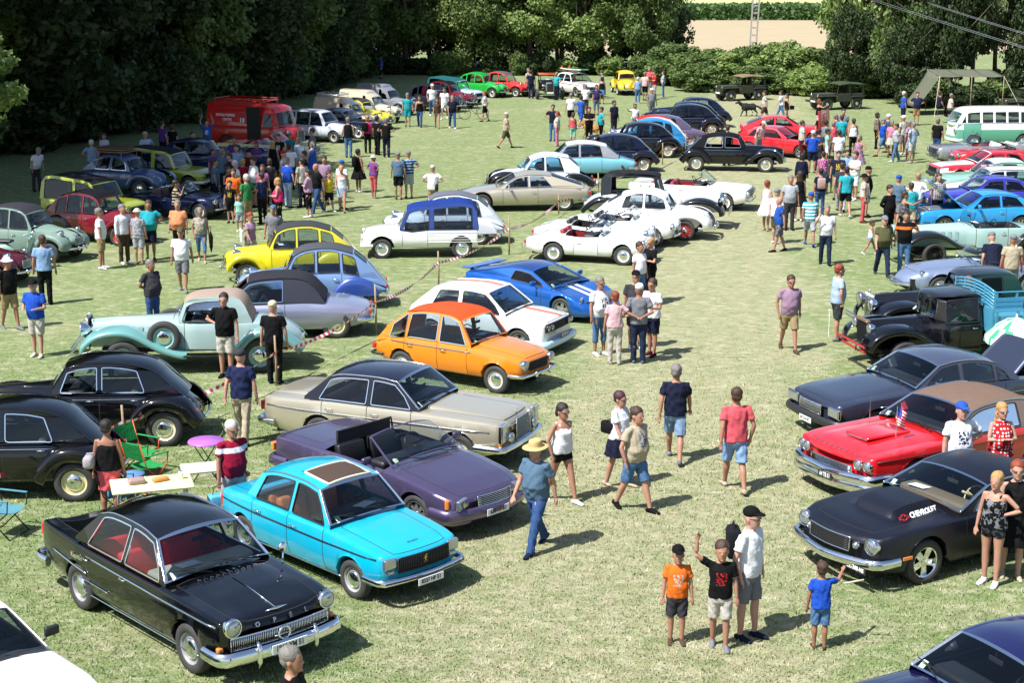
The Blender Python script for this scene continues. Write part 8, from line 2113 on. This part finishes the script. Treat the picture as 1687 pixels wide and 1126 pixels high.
('man in light blue T-shirt, light blue shirt behind the yellow print shirt',12.77,61.58,-1.57,'m','stand','tee lightblue','shorts navy','hair dark','shoes black',1.66,0.4,0),
('man in white T-shirt, white shirt with a dark strap, right side of the crowd',12.75,59.93,-2.36,'m','cross','tee white','shorts white','hair dark','shoes white',1.78,0.3,0),
('man in dark grey T-shirt, dark grey shirt and pale trousers seen from behind',11.69,57.11,1.57,'m','walkp','tee darkgrey','trousers lightgrey','hair brown','shoes black',1.76,0.4,0),
('man in turquoise T-shirt, turquoise shirt and black shorts, walking away',11.58,55.74,1.57,'m','walk','tee turquoise','sportshorts black','hair dark','shoes white',1.8,0.2,0),
('woman in navy T-shirt, pale rucksack on her back, jeans',10.74,56.02,1.57,'w','stand','tee navy','trousers jeans','hair dark','shoes white',1.66,0.3,0),
('woman in black dress, long hair and loose black dress',9.8,54.87,1.57,'w','stand','dress black',None,'hairlong brown','shoes white',1.7,0.4,0),
('man in black T-shirt, black cap, right edge of the walking crowd',12.32,55.73,0.0,'m','stand','tee black','shorts grey','cap black','shoes black',1.76,0.3,0),
('woman in off-white T-shirt, black hat and coral trousers',11.94,54.54,0.0,'w','stand','tee offwhite','trousers coral','bucket black','shoes brown',1.66,0.4,0),
('man in light grey T-shirt, big built in grey, centre of the lane',9.17,52.98,-1.57,'m','stand','tee lightgrey','trousers darkgrey','hair grey','shoes black',1.8,0.6,0),
("woman in checked dress, white dress at the convertible's nose",8.39,52.83,0.79,'w','stand','dress check:white:palepink',None,'hair red','sandals beige',1.66,0.3,0),
('man in white T-shirt, grey cap, behind the stooping man in blue',8.31,50.35,0.79,'m','stand','tee white','shorts olive','cap grey','shoes white',1.72,0.4,0),
('man in blue T-shirt, bald in blue, beside the white dress',8.17,48.89,3.14,'m','slow','tee blue','shorts camo:grey:darkgrey',None,'shoes black',1.7,0.6,0),
('man in turquoise and white striped T-shirt, blue cap, walking away down the lane',9.3,49.94,1.57,'m','walk','tee stripe:turquoise:white','shorts lightgrey','cap blue','shoes blue',1.72,0.5,0),
('man in white T-shirt, hand to his face in the lane',9.18,46.72,-1.57,'m','face','tee white','trousers darkjeans','hair grey','shoes black',1.76,0.5,0),
("man in black long sleeved shirt, all in black, at the bright blue coupe's nose",11.95,50.77,-0.79,'m','back','long black','trousers black','hair dark','shoes black',1.78,0.7,0),
('man in steel blue T-shirt, blue cap, behind the man in black',12.83,53.44,0.79,'m','slow','tee steelblue','shorts grey','cap royal','shoes white',1.76,0.4,0),
('man in turquoise T-shirt, turquoise shirt by the open blue bonnet',12.89,51.93,1.57,'m','slow','tee turquoise','shorts beige','hair brown','shoes black',1.72,0.4,0),
('man in white long sleeved shirt, bald, by the open blue bonnet',13.57,53.78,0.79,'m','hips','long white','trousers denim',None,'shoes black',1.8,0.5,0),
('woman in camouflage sleeveless top, tattooed arm, beside the man in black',12.34,50.52,0.0,'w','point','tank camo:darkgrey:grey','shorts black','hair brown','shoes black',1.62,0.3,0),
('man in olive T-shirt, grey cap, walking hand in hand with a small girl',10.46,44.96,-1.57,'m','walk','tee olive','trousers darkjeans','cap grey','shoes darkgrey',1.76,0.9,0),
('girl in white sleeveless top, small girl running beside the man with the grey cap',10.87,48.4,0.0,'g','walk','tank white','hot lightblue','hair brown','shoes white',1.05,0.0,0),
('man in black T-shirt, orange banded shirt, right of the olive shirt',11.11,45.17,-1.57,'m','hipl','tee band:black:orange','trousers denim','hair dark','shoes brown',1.8,0.5,0),
('man in mauve T-shirt, walking alone in the worn lane',6.31,35.92,-1.57,'m','walkp','tee mauve','shorts khaki','hair brown','shoes brown',1.78,0.3,1),
('man in pale blue T-shirt, red haired, standing left of the vintage lorry',7.6,36.94,0.0,'m','stand2','tee paleblue','shorts darkgrey','hair red','shoes grey',1.8,0.3,1),
('man in navy T-shirt, leaning at the door of the pale green tourer',12.59,41.6,1.57,'m','lean','tee navy','trousers darkgrey','cap grey','shoes black',1.8,0.4,0),
('man in beige T-shirt, right behind the pale green tourer',12.99,41.37,1.57,'m','stand','tee beige','trousers grey','cap grey','shoes black',1.76,0.4,0),
("woman in off-white T-shirt, red haired behind the lorry's slatted headboard",10.38,36.12,1.57,'w','stand','tee offwhite','trousers denim','hairbob red','shoes black',1.68,0.3,0),
('man in white T-shirt, white shirt bending beside the lorry',10.52,30.84,3.14,'m','lean','tee white','trousers jeans','hair brown','shoes black',1.76,0.5,0),
('woman in striped T-shirt, black and white striped, left end of the right hand group',17.29,76.86,0.0,'w','stand','tee pin:black:offwhite','trousers black','hairbob dark','shoes black',1.7,0.3,0),
('man in royal blue T-shirt, royal blue shirt in the right hand group',16.93,73.85,3.14,'m','walk','tee royal','shorts denim','cap grey','shoes black',1.76,0.4,0),
('man in steel blue T-shirt, white cap at the back of the right hand group',17.46,75.36,2.36,'m','stand','tee steelblue','shorts navy','cap white','shoes black',1.76,0.3,0),
('woman in pink T-shirt, pink top and white skirt in the right hand group',17.18,73.38,-1.57,'w','stand','tee pink','skirt offwhite','hair grey','shoes black',1.66,0.4,0),
('woman in light grey T-shirt, grey top and jeans in the right hand group',17.03,71.78,3.14,'w','slow','tee lightgrey','trousers denim','hair dark','shoes white',1.68,0.3,0),
('man in off-white T-shirt, white hat towards the right of the group',17.97,74.53,2.36,'m','stand','tee offwhite','shorts grey','cap white','shoes white',1.78,0.3,0),
("man in lilac T-shirt, lilac shirt, second from the group's right end",17.67,72.13,2.36,'m','stand','tee lilac','shorts lightgrey','cap grey','shoes white',1.76,0.4,0),
("man in pale blue T-shirt, pale blue shirt at the group's right end",17.63,71.29,2.36,'m','hips','tee paleblue','shorts flower:lightgrey:white','hair grey','shoes beige',1.78,0.5,0),
('man in black T-shirt, black shirt, alone with a camera bag by the camper van',19.17,73.06,0.79,'m','stand','tee black','trousers jeans','hair grey','shoes black',1.8,0.3,0),
('man in checked T-shirt, checked shirt among the right hand cars',14.27,53.83,-1.57,'m','stand','tee check:offwhite:darkgrey','shorts black','hair brown','shoes black',1.76,0.4,0),
('man in blue T-shirt, left of two men in front of the canvas awning',21.27,88.39,0.0,'m','stand','tee blue','shorts navy','hair white','shoes black',1.8,0.5,0),
('man in dark blue T-shirt, right of two men before the canvas awning',21.95,88.22,-1.57,'m','hips','tee darkblue','shorts tan','hair dark','shoes black',1.78,0.5,0),
('woman in off-white T-shirt, seated at the right under the canvas awning',23.88,88.68,0.0,'w','sit','tee offwhite','trousers grey','hair grey','shoes black',1.66,0.3,0),
('man in navy T-shirt, seated in the shade under the canvas awning',23.49,89.47,0.0,'m','sit','tee navy','trousers black','hair dark','shoes black',1.72,0.3,0),
('woman in white T-shirt, talking behind the nearest white open sports car',3.26,40.72,-0.79,'w','stand','tee white','shorts denim','hair brown','shoes white',1.68,0.3,0),
('woman in black T-shirt, all in black with an orange bag on her shoulder',3.58,41.25,-2.36,'w','cross','tee black','trousers black','hair blond','shoes black',1.7,0.1,1),
('man in printed white T-shirt, left end of the circle of five',1.97,35.49,-0.79,'m','hipl','tee print:white:darkgrey','crop denim','hair grey','shoes white',1.78,0.8,1),
('woman in pale pink T-shirt, pink top in the circle of five',2.26,34.64,1.57,'w','hipr','tee palepink','trousers offwhite','hair red','shoes beige',1.62,0.5,0),
('man in dark grey T-shirt, back of the circle of five, black cap',2.82,36.15,-1.57,'m','stand','tee darkgrey','shorts black','cap black','shoes white',1.8,0.8,1),
('man in grey T-shirt, hands clasped behind him in the circle of five',2.79,34.76,1.57,'m','back','tee grey','trousers darkjeans','cap white','shoes steelblue',1.78,0.4,0),
('man in white T-shirt, young, right end of the circle of five',3.16,35.45,-2.36,'m','phone','tee white','shorts navy','hair brown','shoes maroon',1.76,0.1,1),
('man in printed steel blue T-shirt, straw hat, walking past the purple convertible',0.37,23.08,-2.36,'m','walk','tee printb:steelblue:navy','trousers jeans','widehat straw','shoes navy',1.76,0.7,0),
('woman in white sleeveless top, black shorts and ponytail, walking right of the champagne saloon',0.81,25.31,-0.79,'w','walkp','tank white','hot black','hairtail dark','shoes white',1.7,0.2,1),
('woman in white T-shirt, wine red hair and navy skirt with a dark handbag',1.8,26.1,-0.79,'w','strap','tee white','skirt navy','hair purplehair','sandals beige',1.66,0.4,1),
('man in printed beige T-shirt, beside the wine red haired woman',1.98,24.87,-0.79,'m','walkp','tee print:beige:steelblue','shorts denim','hair brown','shoes black',1.76,0.8,0),
('man in navy T-shirt, walking away up the lane',2.89,27.55,1.57,'m','walk','tee navy','shorts paledenim','hair grey','shoes grey',1.8,0.5,0),
('man in coral polo shirt, coral polo, walking away alone',3.73,25.89,1.57,'m','walkp','polo coral','shorts lightblue','hair brown','shoes beige',1.8,0.3,0),
('man in white polo shirt, black cap and rucksack, standing with two boys',3.08,19.78,-0.79,'m','stand2','polo white','shorts grey','cap black','shoes navy',1.8,0.2,1),
('boy in printed orange T-shirt, orange shirt and black cap, left of the waving boy',2.14,19.63,-1.57,'b','stand','tee print:orange:offwhite','shorts darkgrey','cap black','shoes brown',1.3,0.2,0),
('boy in printed black T-shirt, raising two fingers in front of the man with the rucksack',2.68,19.47,-1.57,'b','wave','tee print:black:red','shorts offwhite','hair brown','shoes grey',1.42,0.1,0),
('boy in royal blue T-shirt, pointing a stick at the matt black muscle car',3.97,19.45,1.57,'b','point','tee royal','shorts denim','hair brown','sandals brown',1.15,0.1,0),
('man in black T-shirt, grey bearded, cut by the bottom edge before the fifties saloon',-2.27,15.45,0.0,'m','stand','tee black','trousers black','hair grey','shoes black',1.78,0.4,0),
('man in crimson T-shirt, red shirt with white band behind the turquoise saloon',-4.34,24.01,-0.79,'m','slow','tee band:crimson:white','shorts lightgrey','hair white','shoes grey',1.76,0.7,1),
('woman in black sleeveless top, coral skirt and pale shoulder bag by the picnic table',-6.36,24.34,1.57,'w','stand','tank black','pencil coral','hair dark','sandals beige',1.66,0.5,0),
('man in dark blue T-shirt, back turned behind the man in black by the roadster',-4.96,28.61,1.57,'m','slow','tee darkblue','trousers beige','cap darkgrey','shoes black',1.78,0.5,0),
('man in black polo shirt, smiling, leaning on the pale green roadster',-6.1,33.49,-1.57,'m','hipr','polo black','shorts offwhite','hair dark','shoes black',1.82,0.3,1),
("man in black T-shirt, cream cap at the roadster's tail by the wooden stake",-4.99,32.97,1.57,'m','stand','tee black','trousers black','cap cream','shoes navy',1.76,0.3,0),
('man in printed white T-shirt, blue cap, between the red car and the black muscle car',7.2,24.94,-1.57,'m','hipl','tee print:white:darkblue','trousers darkjeans','cap blue','shoes black',1.78,0.4,0),
('woman in polka dot dress, long fair hair, polka dot dress beside the red car',7.95,25.26,-1.57,'w','cross','dress dots:red:white',None,'hairlong blond','shoes black',1.68,0.9,1),
('woman in black dress, red haired with one arm raised, at the muscle car',7.19,21.96,-1.57,'w','wavel','dress black',None,'hair red','sandals beige',1.74,0.5,1),
('woman in camouflage sleeveless top, camouflage dungarees leaning on the matt black car',6.82,21.68,-2.36,'w','hipl','tank camo:black:grey','hot camo:darkgrey:black','hairtail blond','shoes white',1.66,0.2,0),
]
for q in PEOPLE: person(q[0], q[1], q[2], q[3]+random.uniform(-.18, .18), q[4], q[5], q[6], q[7], q[8], q[9], q[10], q[11], glasses=q[12], group='visitors strolling between the cars')
TAPE = ['the picnic stake', 'the roadster stake', 'the lilac convertible stake', 'the utility car front stake', 'the utility car rear stake', 'the gold coupe stake', 'the white vintage stake', 'the navy vintage stake', 'the bright blue car stake', 'the purple saloon stake', 'the far stake']
STAKES = [(-6.94, 27.72, 0.98, 'stake nearest the coral skirted woman and the picnic table'), (-4.94, 32.78, 1.08, 'stake between roadster tail and champagne saloon'), (-3.24, 37.53, 1.22, 'stake behind the long silver lilac convertible'), (-2.02, 43.62, 0.95, 'stake in front of the blue topped utility car'), (-0.09, 48.34, 1.21, 'stake behind the blue topped utility car'), (1.64, 56.5, 0.7, 'stake beside the tail of the gold coupe'), (3.16, 59.0, 1.13, 'stake behind the black winged white vintage saloon'), (6.58, 70.64, 0.97, 'stake at the tail of the navy vintage saloon'), (7.99, 74.5, 0.97, 'stake behind the bright blue rounded small car'), (9.17, 78.5, 0.85, 'stake behind the purple grey streamlined saloon'), (10.77, 84.51, 0.82, 'stake furthest up the middle row')]
stakes(STAKES, None)
for i in range(len(STAKES)-1):
 a, b = STAKES[i], STAKES[i+1]
 stripe_tape((a[0], a[1], a[2]*.66), (b[0], b[1], b[2]*.66), .10+.012*hypot(b[0]-a[0], b[1]-a[1]), 'striped tape from %s to %s' % (TAPE[i], TAPE[i+1]), i)
a = STAKES[0]; stripe_tape((-10.2, 21.9, .55), (a[0], a[1], a[2]*.66), .12, 'striped tape running off the left edge past the black saloons', 7)
# ---------------------------------------------------------------- trees of the left hand wall, tall ones throwing the shade
R_ = random.Random(4)
LBL = 'trees making the dark wall on the left'
ORD = ['first', 'second', 'third', 'fourth', 'fifth', 'sixth', 'seventh', 'eighth', 'ninth', 'tenth', 'eleventh', 'twelfth', 'thirteenth', 'fourteenth', 'fifteenth']
left = [(-24.5, 76, 18), (-22.5, 81, 19), (-20.0, 86, 17), (-18.0, 90, 19), (-16.8, 95, 18), (-16.0, 100, 17), (-15.2, 105, 18), (-14.6, 110, 16), (-14.2, 115, 17), (-13.8, 120, 18), (-13.6, 126, 16), (-27, 71, 20), (-30, 77, 20), (-27, 84, 20), (-24, 90, 20), (-22, 97, 20), (-20.5, 104, 20), (-19.5, 112, 20), (-19, 121, 20), (-18, 131, 20), (-34, 86, 22), (-31, 95, 22), (-28, 106, 22), (-26, 118, 22), (-24, 132, 22)]
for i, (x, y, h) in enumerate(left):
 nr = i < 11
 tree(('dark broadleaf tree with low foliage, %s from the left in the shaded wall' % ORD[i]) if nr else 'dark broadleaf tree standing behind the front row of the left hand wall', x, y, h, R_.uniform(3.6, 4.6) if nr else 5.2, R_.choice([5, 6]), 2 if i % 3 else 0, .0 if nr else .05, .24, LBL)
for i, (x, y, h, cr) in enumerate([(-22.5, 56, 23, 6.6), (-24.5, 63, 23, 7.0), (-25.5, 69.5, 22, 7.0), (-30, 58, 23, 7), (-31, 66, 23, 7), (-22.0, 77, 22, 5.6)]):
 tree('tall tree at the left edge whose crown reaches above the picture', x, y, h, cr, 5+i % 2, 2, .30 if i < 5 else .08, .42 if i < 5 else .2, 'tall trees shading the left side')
tree('slim tree with sunlit pale green leaves at the left picture edge', -17.3, 50.5, 7.2, 2.0, 2, 1, .40, .05)
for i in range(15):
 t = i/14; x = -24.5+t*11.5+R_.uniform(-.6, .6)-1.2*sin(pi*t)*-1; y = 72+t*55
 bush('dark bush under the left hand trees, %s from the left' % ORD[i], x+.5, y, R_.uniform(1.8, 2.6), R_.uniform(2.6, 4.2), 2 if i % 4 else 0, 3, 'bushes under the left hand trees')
# far row, trunks showing beneath crowns lit from above
far = [(-11.5, 133), (-8.6, 131), (-6.0, 134), (-3.4, 131), (-1.6, 130), (1.3, 129.5), (3.6, 132), (5.9, 129.5), (8.2, 131), (10.3, 128.5), (-10.5, 139), (-7, 140), (-3.5, 139), (0, 140), (4.2, 139), (7.5, 139), (11.2, 134)]
for i, (x, y) in enumerate(far):
 fr = i < 10
 tree(('sunlit broadleaf tree, %s from the left in the far row' % ORD[i]) if fr else 'broadleaf tree of the far row filling in behind the trunks', x, y, R_.uniform(8.5, 12) if fr else 11, R_.uniform(2.6, 3.4) if fr else 3.6, [0, 1, 2][i % 3], [1, 0, 1, 1, 0][i % 5] if fr else 2, R_.uniform(.12, .24) if fr else .0, R_.uniform(.16, .24), 'trees of the far row', (R_.uniform(-.03, .03), 0))
for i in range(13):
 x = -11.5+i*1.95+R_.uniform(-.4, .4)
 bush('low bush at the foot of the far trees', x, 128.5+R_.uniform(-1., 1.5)-(1.5 if x > 8 else 0), R_.uniform(.8, 1.3), R_.uniform(1.1, 2.0), R_.choice([0, 0, 1, 2]), 4, 'bushes at the foot of the far trees')
# hedge of big bushes in the gap
for i, (x, y, w, h, lf) in enumerate([(11.8, 118, 2.2, 3.0, 0), (13.6, 115, 2.3, 2.7, 0), (15.4, 113, 2.4, 2.6, 1), (17.2, 115, 2.0, 3.1, 0), (18.8, 113, 2.3, 3.3, 1), (20.3, 112.5, 2.2, 2.9, 0), (21.6, 110, 2.0, 2.3, 1), (23.0, 111.5, 2.0, 2.5, 0), (24.6, 108, 2.0, 2.6, 0), (12.9, 112, 1.7, 1.9, 0), (16.6, 110, 1.8, 1.9, 0), (20.0, 108.5, 1.7, 1.8, 1), (23.0, 107, 1.7, 1.8, 0)]):
 bush('round leafy bush, %s from the left in the %s line of the hedge' % ((ORD[i], 'back') if i < 9 else (ORD[[9, 10, 11, 12].index(i)], 'low front')), x, y, w, h, lf, 3, 'bushes of the hedge behind the jeeps')
# right hand trees, loose grey green crowns with the field showing between
for i, (x, y, h, cr, mi, lf, low) in enumerate([(23.2, 109, 11, 2.6, 2, 1, .12), (25.2, 104, 12, 2.6, 1, 0, .05), (27.0, 108, 12, 2.6, 2, 0, .12), (27.3, 101.5, 10, 2.0, 2, 2, .05), (29.2, 104, 12, 2.3, 2, 3, .22), (31.6, 107, 13, 2.6, 1, 3, .25), (33.4, 102, 12, 2.6, 0, 2, .05), (35.6, 100, 12, 3.0, 1, 0, .1), (22.2, 106, 6, 1.8, 2, 2, .0), (24.6, 101.5, 5.0, 1.8, 2, 2, .0)]):
 tree('leafy tree at the upper right, %s from the left' % ORD[sorted([23.2, 25.2, 27.0, 27.3, 29.2, 31.6, 33.4, 35.6, 22.2, 24.6]).index(x)], x, y, h, cr, mi, lf, low, .15, 'trees at the upper right')
for i in range(9):
 bush('dark low bush behind the awning', 24.6+i*1.2, 99.5+(i % 3), 1.2, R_.uniform(1.0, 2.3), [2, 0, 2][i % 3], 4, 'low bushes at the upper right')
pole(18.2, 124.5)
for k, (u0, u1) in enumerate((((26.0, 112, 6.75), (24.6, 77, 5.35)), ((26.15, 112, 6.65), (24.7, 77, 5.25)), ((23.0, 112, 6.75), (24.9, 80, 4.75)), ((23.1, 112, 6.6), (25.0, 80, 4.65)))):
 a, b = Vector(u0), Vector(u1); d = b-a
 wire('%s wire of the %s pair crossing above the trees' % (('upper', 'lower')[k % 2], ('higher', 'lower')[k//2]), a-d*.5, b+d*.8, .12, .012)
tarp(26.4, 95.2, .0)
# ---------------------------------------------------------------- camp furniture and small things
def jit_(): return 0
folding_table('pale yellow folding table with food on it behind the black fifties saloon', -5.62, 24.05, .30, 1.25, .72, .72, 'd8d8a0')
folding_table('small white folding table beside the pale yellow one', -4.98, 24.95, .30, .72, .50, .70, 'c8c4b4')
MB().rbox((-5.85, 24.0, .79), (.26, .18, .09), .03, RZ(.4)).obj('packet', plain('packet_mix', (.3, .2, .18), .5, var=.5, vscale=30), None, True); tag(bpy.data.objects['packet'], 'brown food packet on the left of the yellow table', 'packet')
MB().rbox((-5.50, 24.12, .78), (.26, .12, .07), .03, RZ(.6)).obj('bread_roll', plain('bread', (.55, .22, .06), .7, var=.3, vscale=20), None, True); tag(bpy.data.objects['bread_roll'], 'golden loaf of bread in the middle of the yellow table', 'bread')
tag(MB().lathe([(0, 0), (.035, 0), (.038, .12), (.034, .12)], 12, 'z', (-5.2, 24.25, .745)).obj('paper_cup', PAPER, None, True), 'white cup at the far corner of the yellow table', 'cup')
o = thing('round_table', 'purple round garden table behind the man in the red shirt', 'table', (-5.22, 26.45, 0))
MB().lathe([(0, .0), (.30, .0), (.31, -.015), (.31, -.03)], 28, 'z', (0, 0, .71)).obj('table_top', plain('purple_plastic', (.36, .12, .45), .35), o, True)
for sg in (1, -1):
 MB().tube([(-.22, sg*.12, 0), (.20, sg*.12, .69)], .010, 5).obj('leg', BLACKT, o, True); MB().tube([(.22, sg*.14, 0), (-.20, sg*.14, .69)], .010, 5).obj('leg', BLACKT, o, True)
camp_chair('green folding chair with orange frame beside the wooden stake', -6.45, 26.75, -.5, '2c9c50', 'c85020')
camp_chair('green folding chair with seat towards the camera, nearer the table', -6.15, 26.05, .9, '2c9c50', 'c85020')
camp_chair('blue folding chair with black frame at the lower left edge', -7.85, 23.75, -.3, '5c98a8')
camp_chair('blue folding chair between the coral skirt and the yellow table', -6.28, 24.55, .2, '4c88a0')
o = thing('camping_stool', 'pale blue round camping stool behind the yellow table', 'stool', (-6.22, 25.35, 0))
MB().lathe([(0, .03), (.18, .02), (.19, 0), (.17, -.03), (0, -.03)], 20, 'z', (0, 0, .46)).obj('seat', cloth('6c98c8'), o, True)
for k in range(4): a = k*pi/2+.4; MB().tube([(.2*cos(a), .2*sin(a), 0), (-.14*cos(a), -.14*sin(a), .44)], .010, 5).obj('leg', STEEL, o, True)
o = thing('cool_box', 'pale green cool box in the grass under the white table', 'cool box', (-5.10, 24.35, 0), .3)
MB().rbox((0, 0, .15), (.36, .26, .30), .05).obj('box', plain('box_green', (.45, .68, .60), .4), o, True); MB().rbox((0, 0, .32), (.38, .28, .06), .03).obj('lid', plain('box_white', (.8, .8, .78), .4), o, True)
o = thing('shopping_bag', 'blue shopping bag standing behind the cool box', 'bag', (-4.72, 24.75, 0), .5)
MB().rbox((0, 0, .16), (.34, .2, .32), .03).obj('bag_body', plain('bag_blue', (.08, .35, .55), .5, var=.3, vscale=10), o, True); MB().tube([(-.1, 0, .31), (-.07, 0, .45), (.07, 0, .45), (.1, 0, .31)], .008, 5).obj('handle', BLACKT, o)
scooter('mint green motor scooter in front of the grey green small car', -14.35, 46.1, -.15)
bicycle('dark bicycle pushed by the woman in the checked shirt', -2.15, 91.6, 3.3)
dog('big black long haired dog trotting on the meadow below the first jeep', 13.6, 93.6, pi, '0a0a0a', 1.05)
dog('golden brown dog standing by the group above the streamlined saloon', 4.0, 81.4, 2.6, '9c6a34', 1.0)
parasol('green and white striped parasol between the lorry and the grey saloon', 10.55, 33.0, 1.15, .62)
MB().rbox((0, 0, .18), (.42, .32, .36), .04).obj('cool_box', plain('box_red', (.65, .06, .04), .4), None, True); o = bpy.data.objects['cool_box.001'] if 'cool_box.001' in bpy.data.objects else bpy.data.objects['cool_box']; o.location = (-11.6, 129.0, 0); tag(o, 'red cool box on the grass by the far picnic', 'cool box')
for k, (x, y, rz, lb) in enumerate([(-13.1, 128.2, -.2, 'dark camping chair carrying the woman in red at the far picnic'), (-11.9, 130.6, pi, 'camping chair of the seated man at the far picnic')]): camp_chair(lb, x, y, rz, '38405c')
folding_table('grey picnic table of the far group under the trees', -12.3, 131.2, 0, 1.4, .8, .72, '8090a8')
for k, (x, y, lb) in enumerate([(25.6, 95.0, 'camping chair at the left under the canvas awning'), (26.9, 95.0, 'camping chair at the right under the canvas awning')]): camp_chair(lb, x, y, 0, '54584a')
folding_table('table standing under the canvas awning', 26.3, 95.9, 0, 1.6, .8, .74, '6c6c60')
# exhibit board and spare wheel on the lorry bed
o = thing('display_board', 'white information board standing on the lorry bed', 'board', (12.45, 34.75, .9), .18)
MB().rbox((0, 0, .48), (1.3, .04, .96), .01).obj('panel', PAPER, o)
for k in range(9): MB().box((-.45+.22*(k % 5), -.024, .78-.22*(k//5)), (.12, .004, .03+.02*(k % 3))).obj('print_mark', plain('ink_blue', (.12, .15, .4), .7), o)
o = thing('exhibit_tyre', 'big black tyre with pale painted disc standing on the lorry bed', 'wheel', (11.6, 34.4, .9), .2)
b = MB().lathe([(.30, -.08), (.42, -.10), (.50, -.06), (.50, .06), (.42, .10), (.30, .08)], 30, 'y', (0, 0, .5)).obj('tyre', RUBBER, o, True)
MB().lathe([(.31, -.05), (.25, -.08), (0, -.06)], 30, 'y', (0, 0, .5)).obj('disc', paint('b8ccc4', .5), o, True)
# bags people carry
for nm, lb, sz, col, dx, dy, z, kind in [
 ('black cap and rucksack, standing with two boys', 'black rucksack on the back of the man in the white polo', (.18, .30, .42), '1c1c22', -.20, .10, 1.28, 'rucksack'),
 ('wine red hair and navy skirt with a dark handbag', 'black leather handbag under the arm of the woman in the navy skirt', (.30, .14, .22), '16161a', -.17, .02, 1.10, 'handbag'),
 ('coral skirt and pale shoulder bag by the picnic table', 'pale grey shoulder bag at the side of the woman in the coral skirt', (.34, .16, .20), 'b8b0b4', -.26, -.10, 1.10, 'handbag'),
 ('all in black with an orange bag on her shoulder', 'orange shoulder bag of the woman dressed in black', (.26, .10, .34), 'd85c24', -.20, -.16, 1.08, 'handbag'),
 ('with a dark rucksack by the edge of the tree shade', 'dark rucksack of the woman at the edge of the tree shade', (.18, .30, .40), '141418', -.14, -.16, 1.28, 'rucksack'),
 ('pale rucksack on her back, jeans', 'pale pink rucksack on the back of the woman in jeans', (.28, .16, .38), 'c8a8a0', .0, -.20, 1.24, 'rucksack'),
 ('with a black rucksack, back turned', 'black rucksack over the pink shirt beside the navy car', (.28, .16, .40), '101014', -.10, -.20, 1.26, 'rucksack'),
 ('with a shoulder bag just above the blue topped utility car', 'dark shoulder bag of the man above the blue topped utility car', (.26, .12, .20), '2c2c30', .14, -.20, 1.0, 'handbag'),
 ('dark clothes with handbag between the two jeeps', 'black handbag of the dark dressed woman between the jeeps', (.28, .14, .22), '0c0c10', .26, -.05, .95, 'handbag')]:
 q = next(t for t in PEOPLE if t[0].endswith(nm)); bag(lb, q[1]+dx, q[2]+dy, z*q[10]/1.76, q[3] if kind == 'handbag' else 0, sz, col, None, kind)
q = next(t for t in PEOPLE if t[0].endswith('walking with a dark folded umbrella'))
o = thing('umbrella', 'dark folded umbrella held by the woman in the white cap', 'umbrella', (q[1]+.30, q[2]-.08, .30), 0)
MB().tube([(0, 0, 0), (0, 0, .15), (0, 0, .45), (0, 0, .62)], [.01, .05, .07, .02], 8).obj('canopy', cloth('101014'), o, True); MB().tube([(0, 0, .6), (0, 0, .78)], .01, 5).obj('handle', BLACKT, o)
q = next(t for t in PEOPLE if t[0].endswith('pointing a stick at the matt black muscle car'))
tag(MB().tube([(q[1]+.30, q[2]+.10, .86), (q[1]+.55, q[2]+.05, .93)], .012, 6).obj('stick', plain('twig', (.45, .4, .3), .8), None, True), 'pale stick in the hand of the boy in blue', 'stick')
q = next(t for t in PEOPLE if t[0].endswith('carrying a white sheet at the edge of the shade'))
tag(MB().box((q[1]-.25, q[2]-.12, .98), (.02, .30, .36), RZ(.3)).obj('paper_sheet', PAPER, None), 'white sheet carried by the woman in lilac', 'paper')
tufts()
bpy.data.scenes.remove(TS)
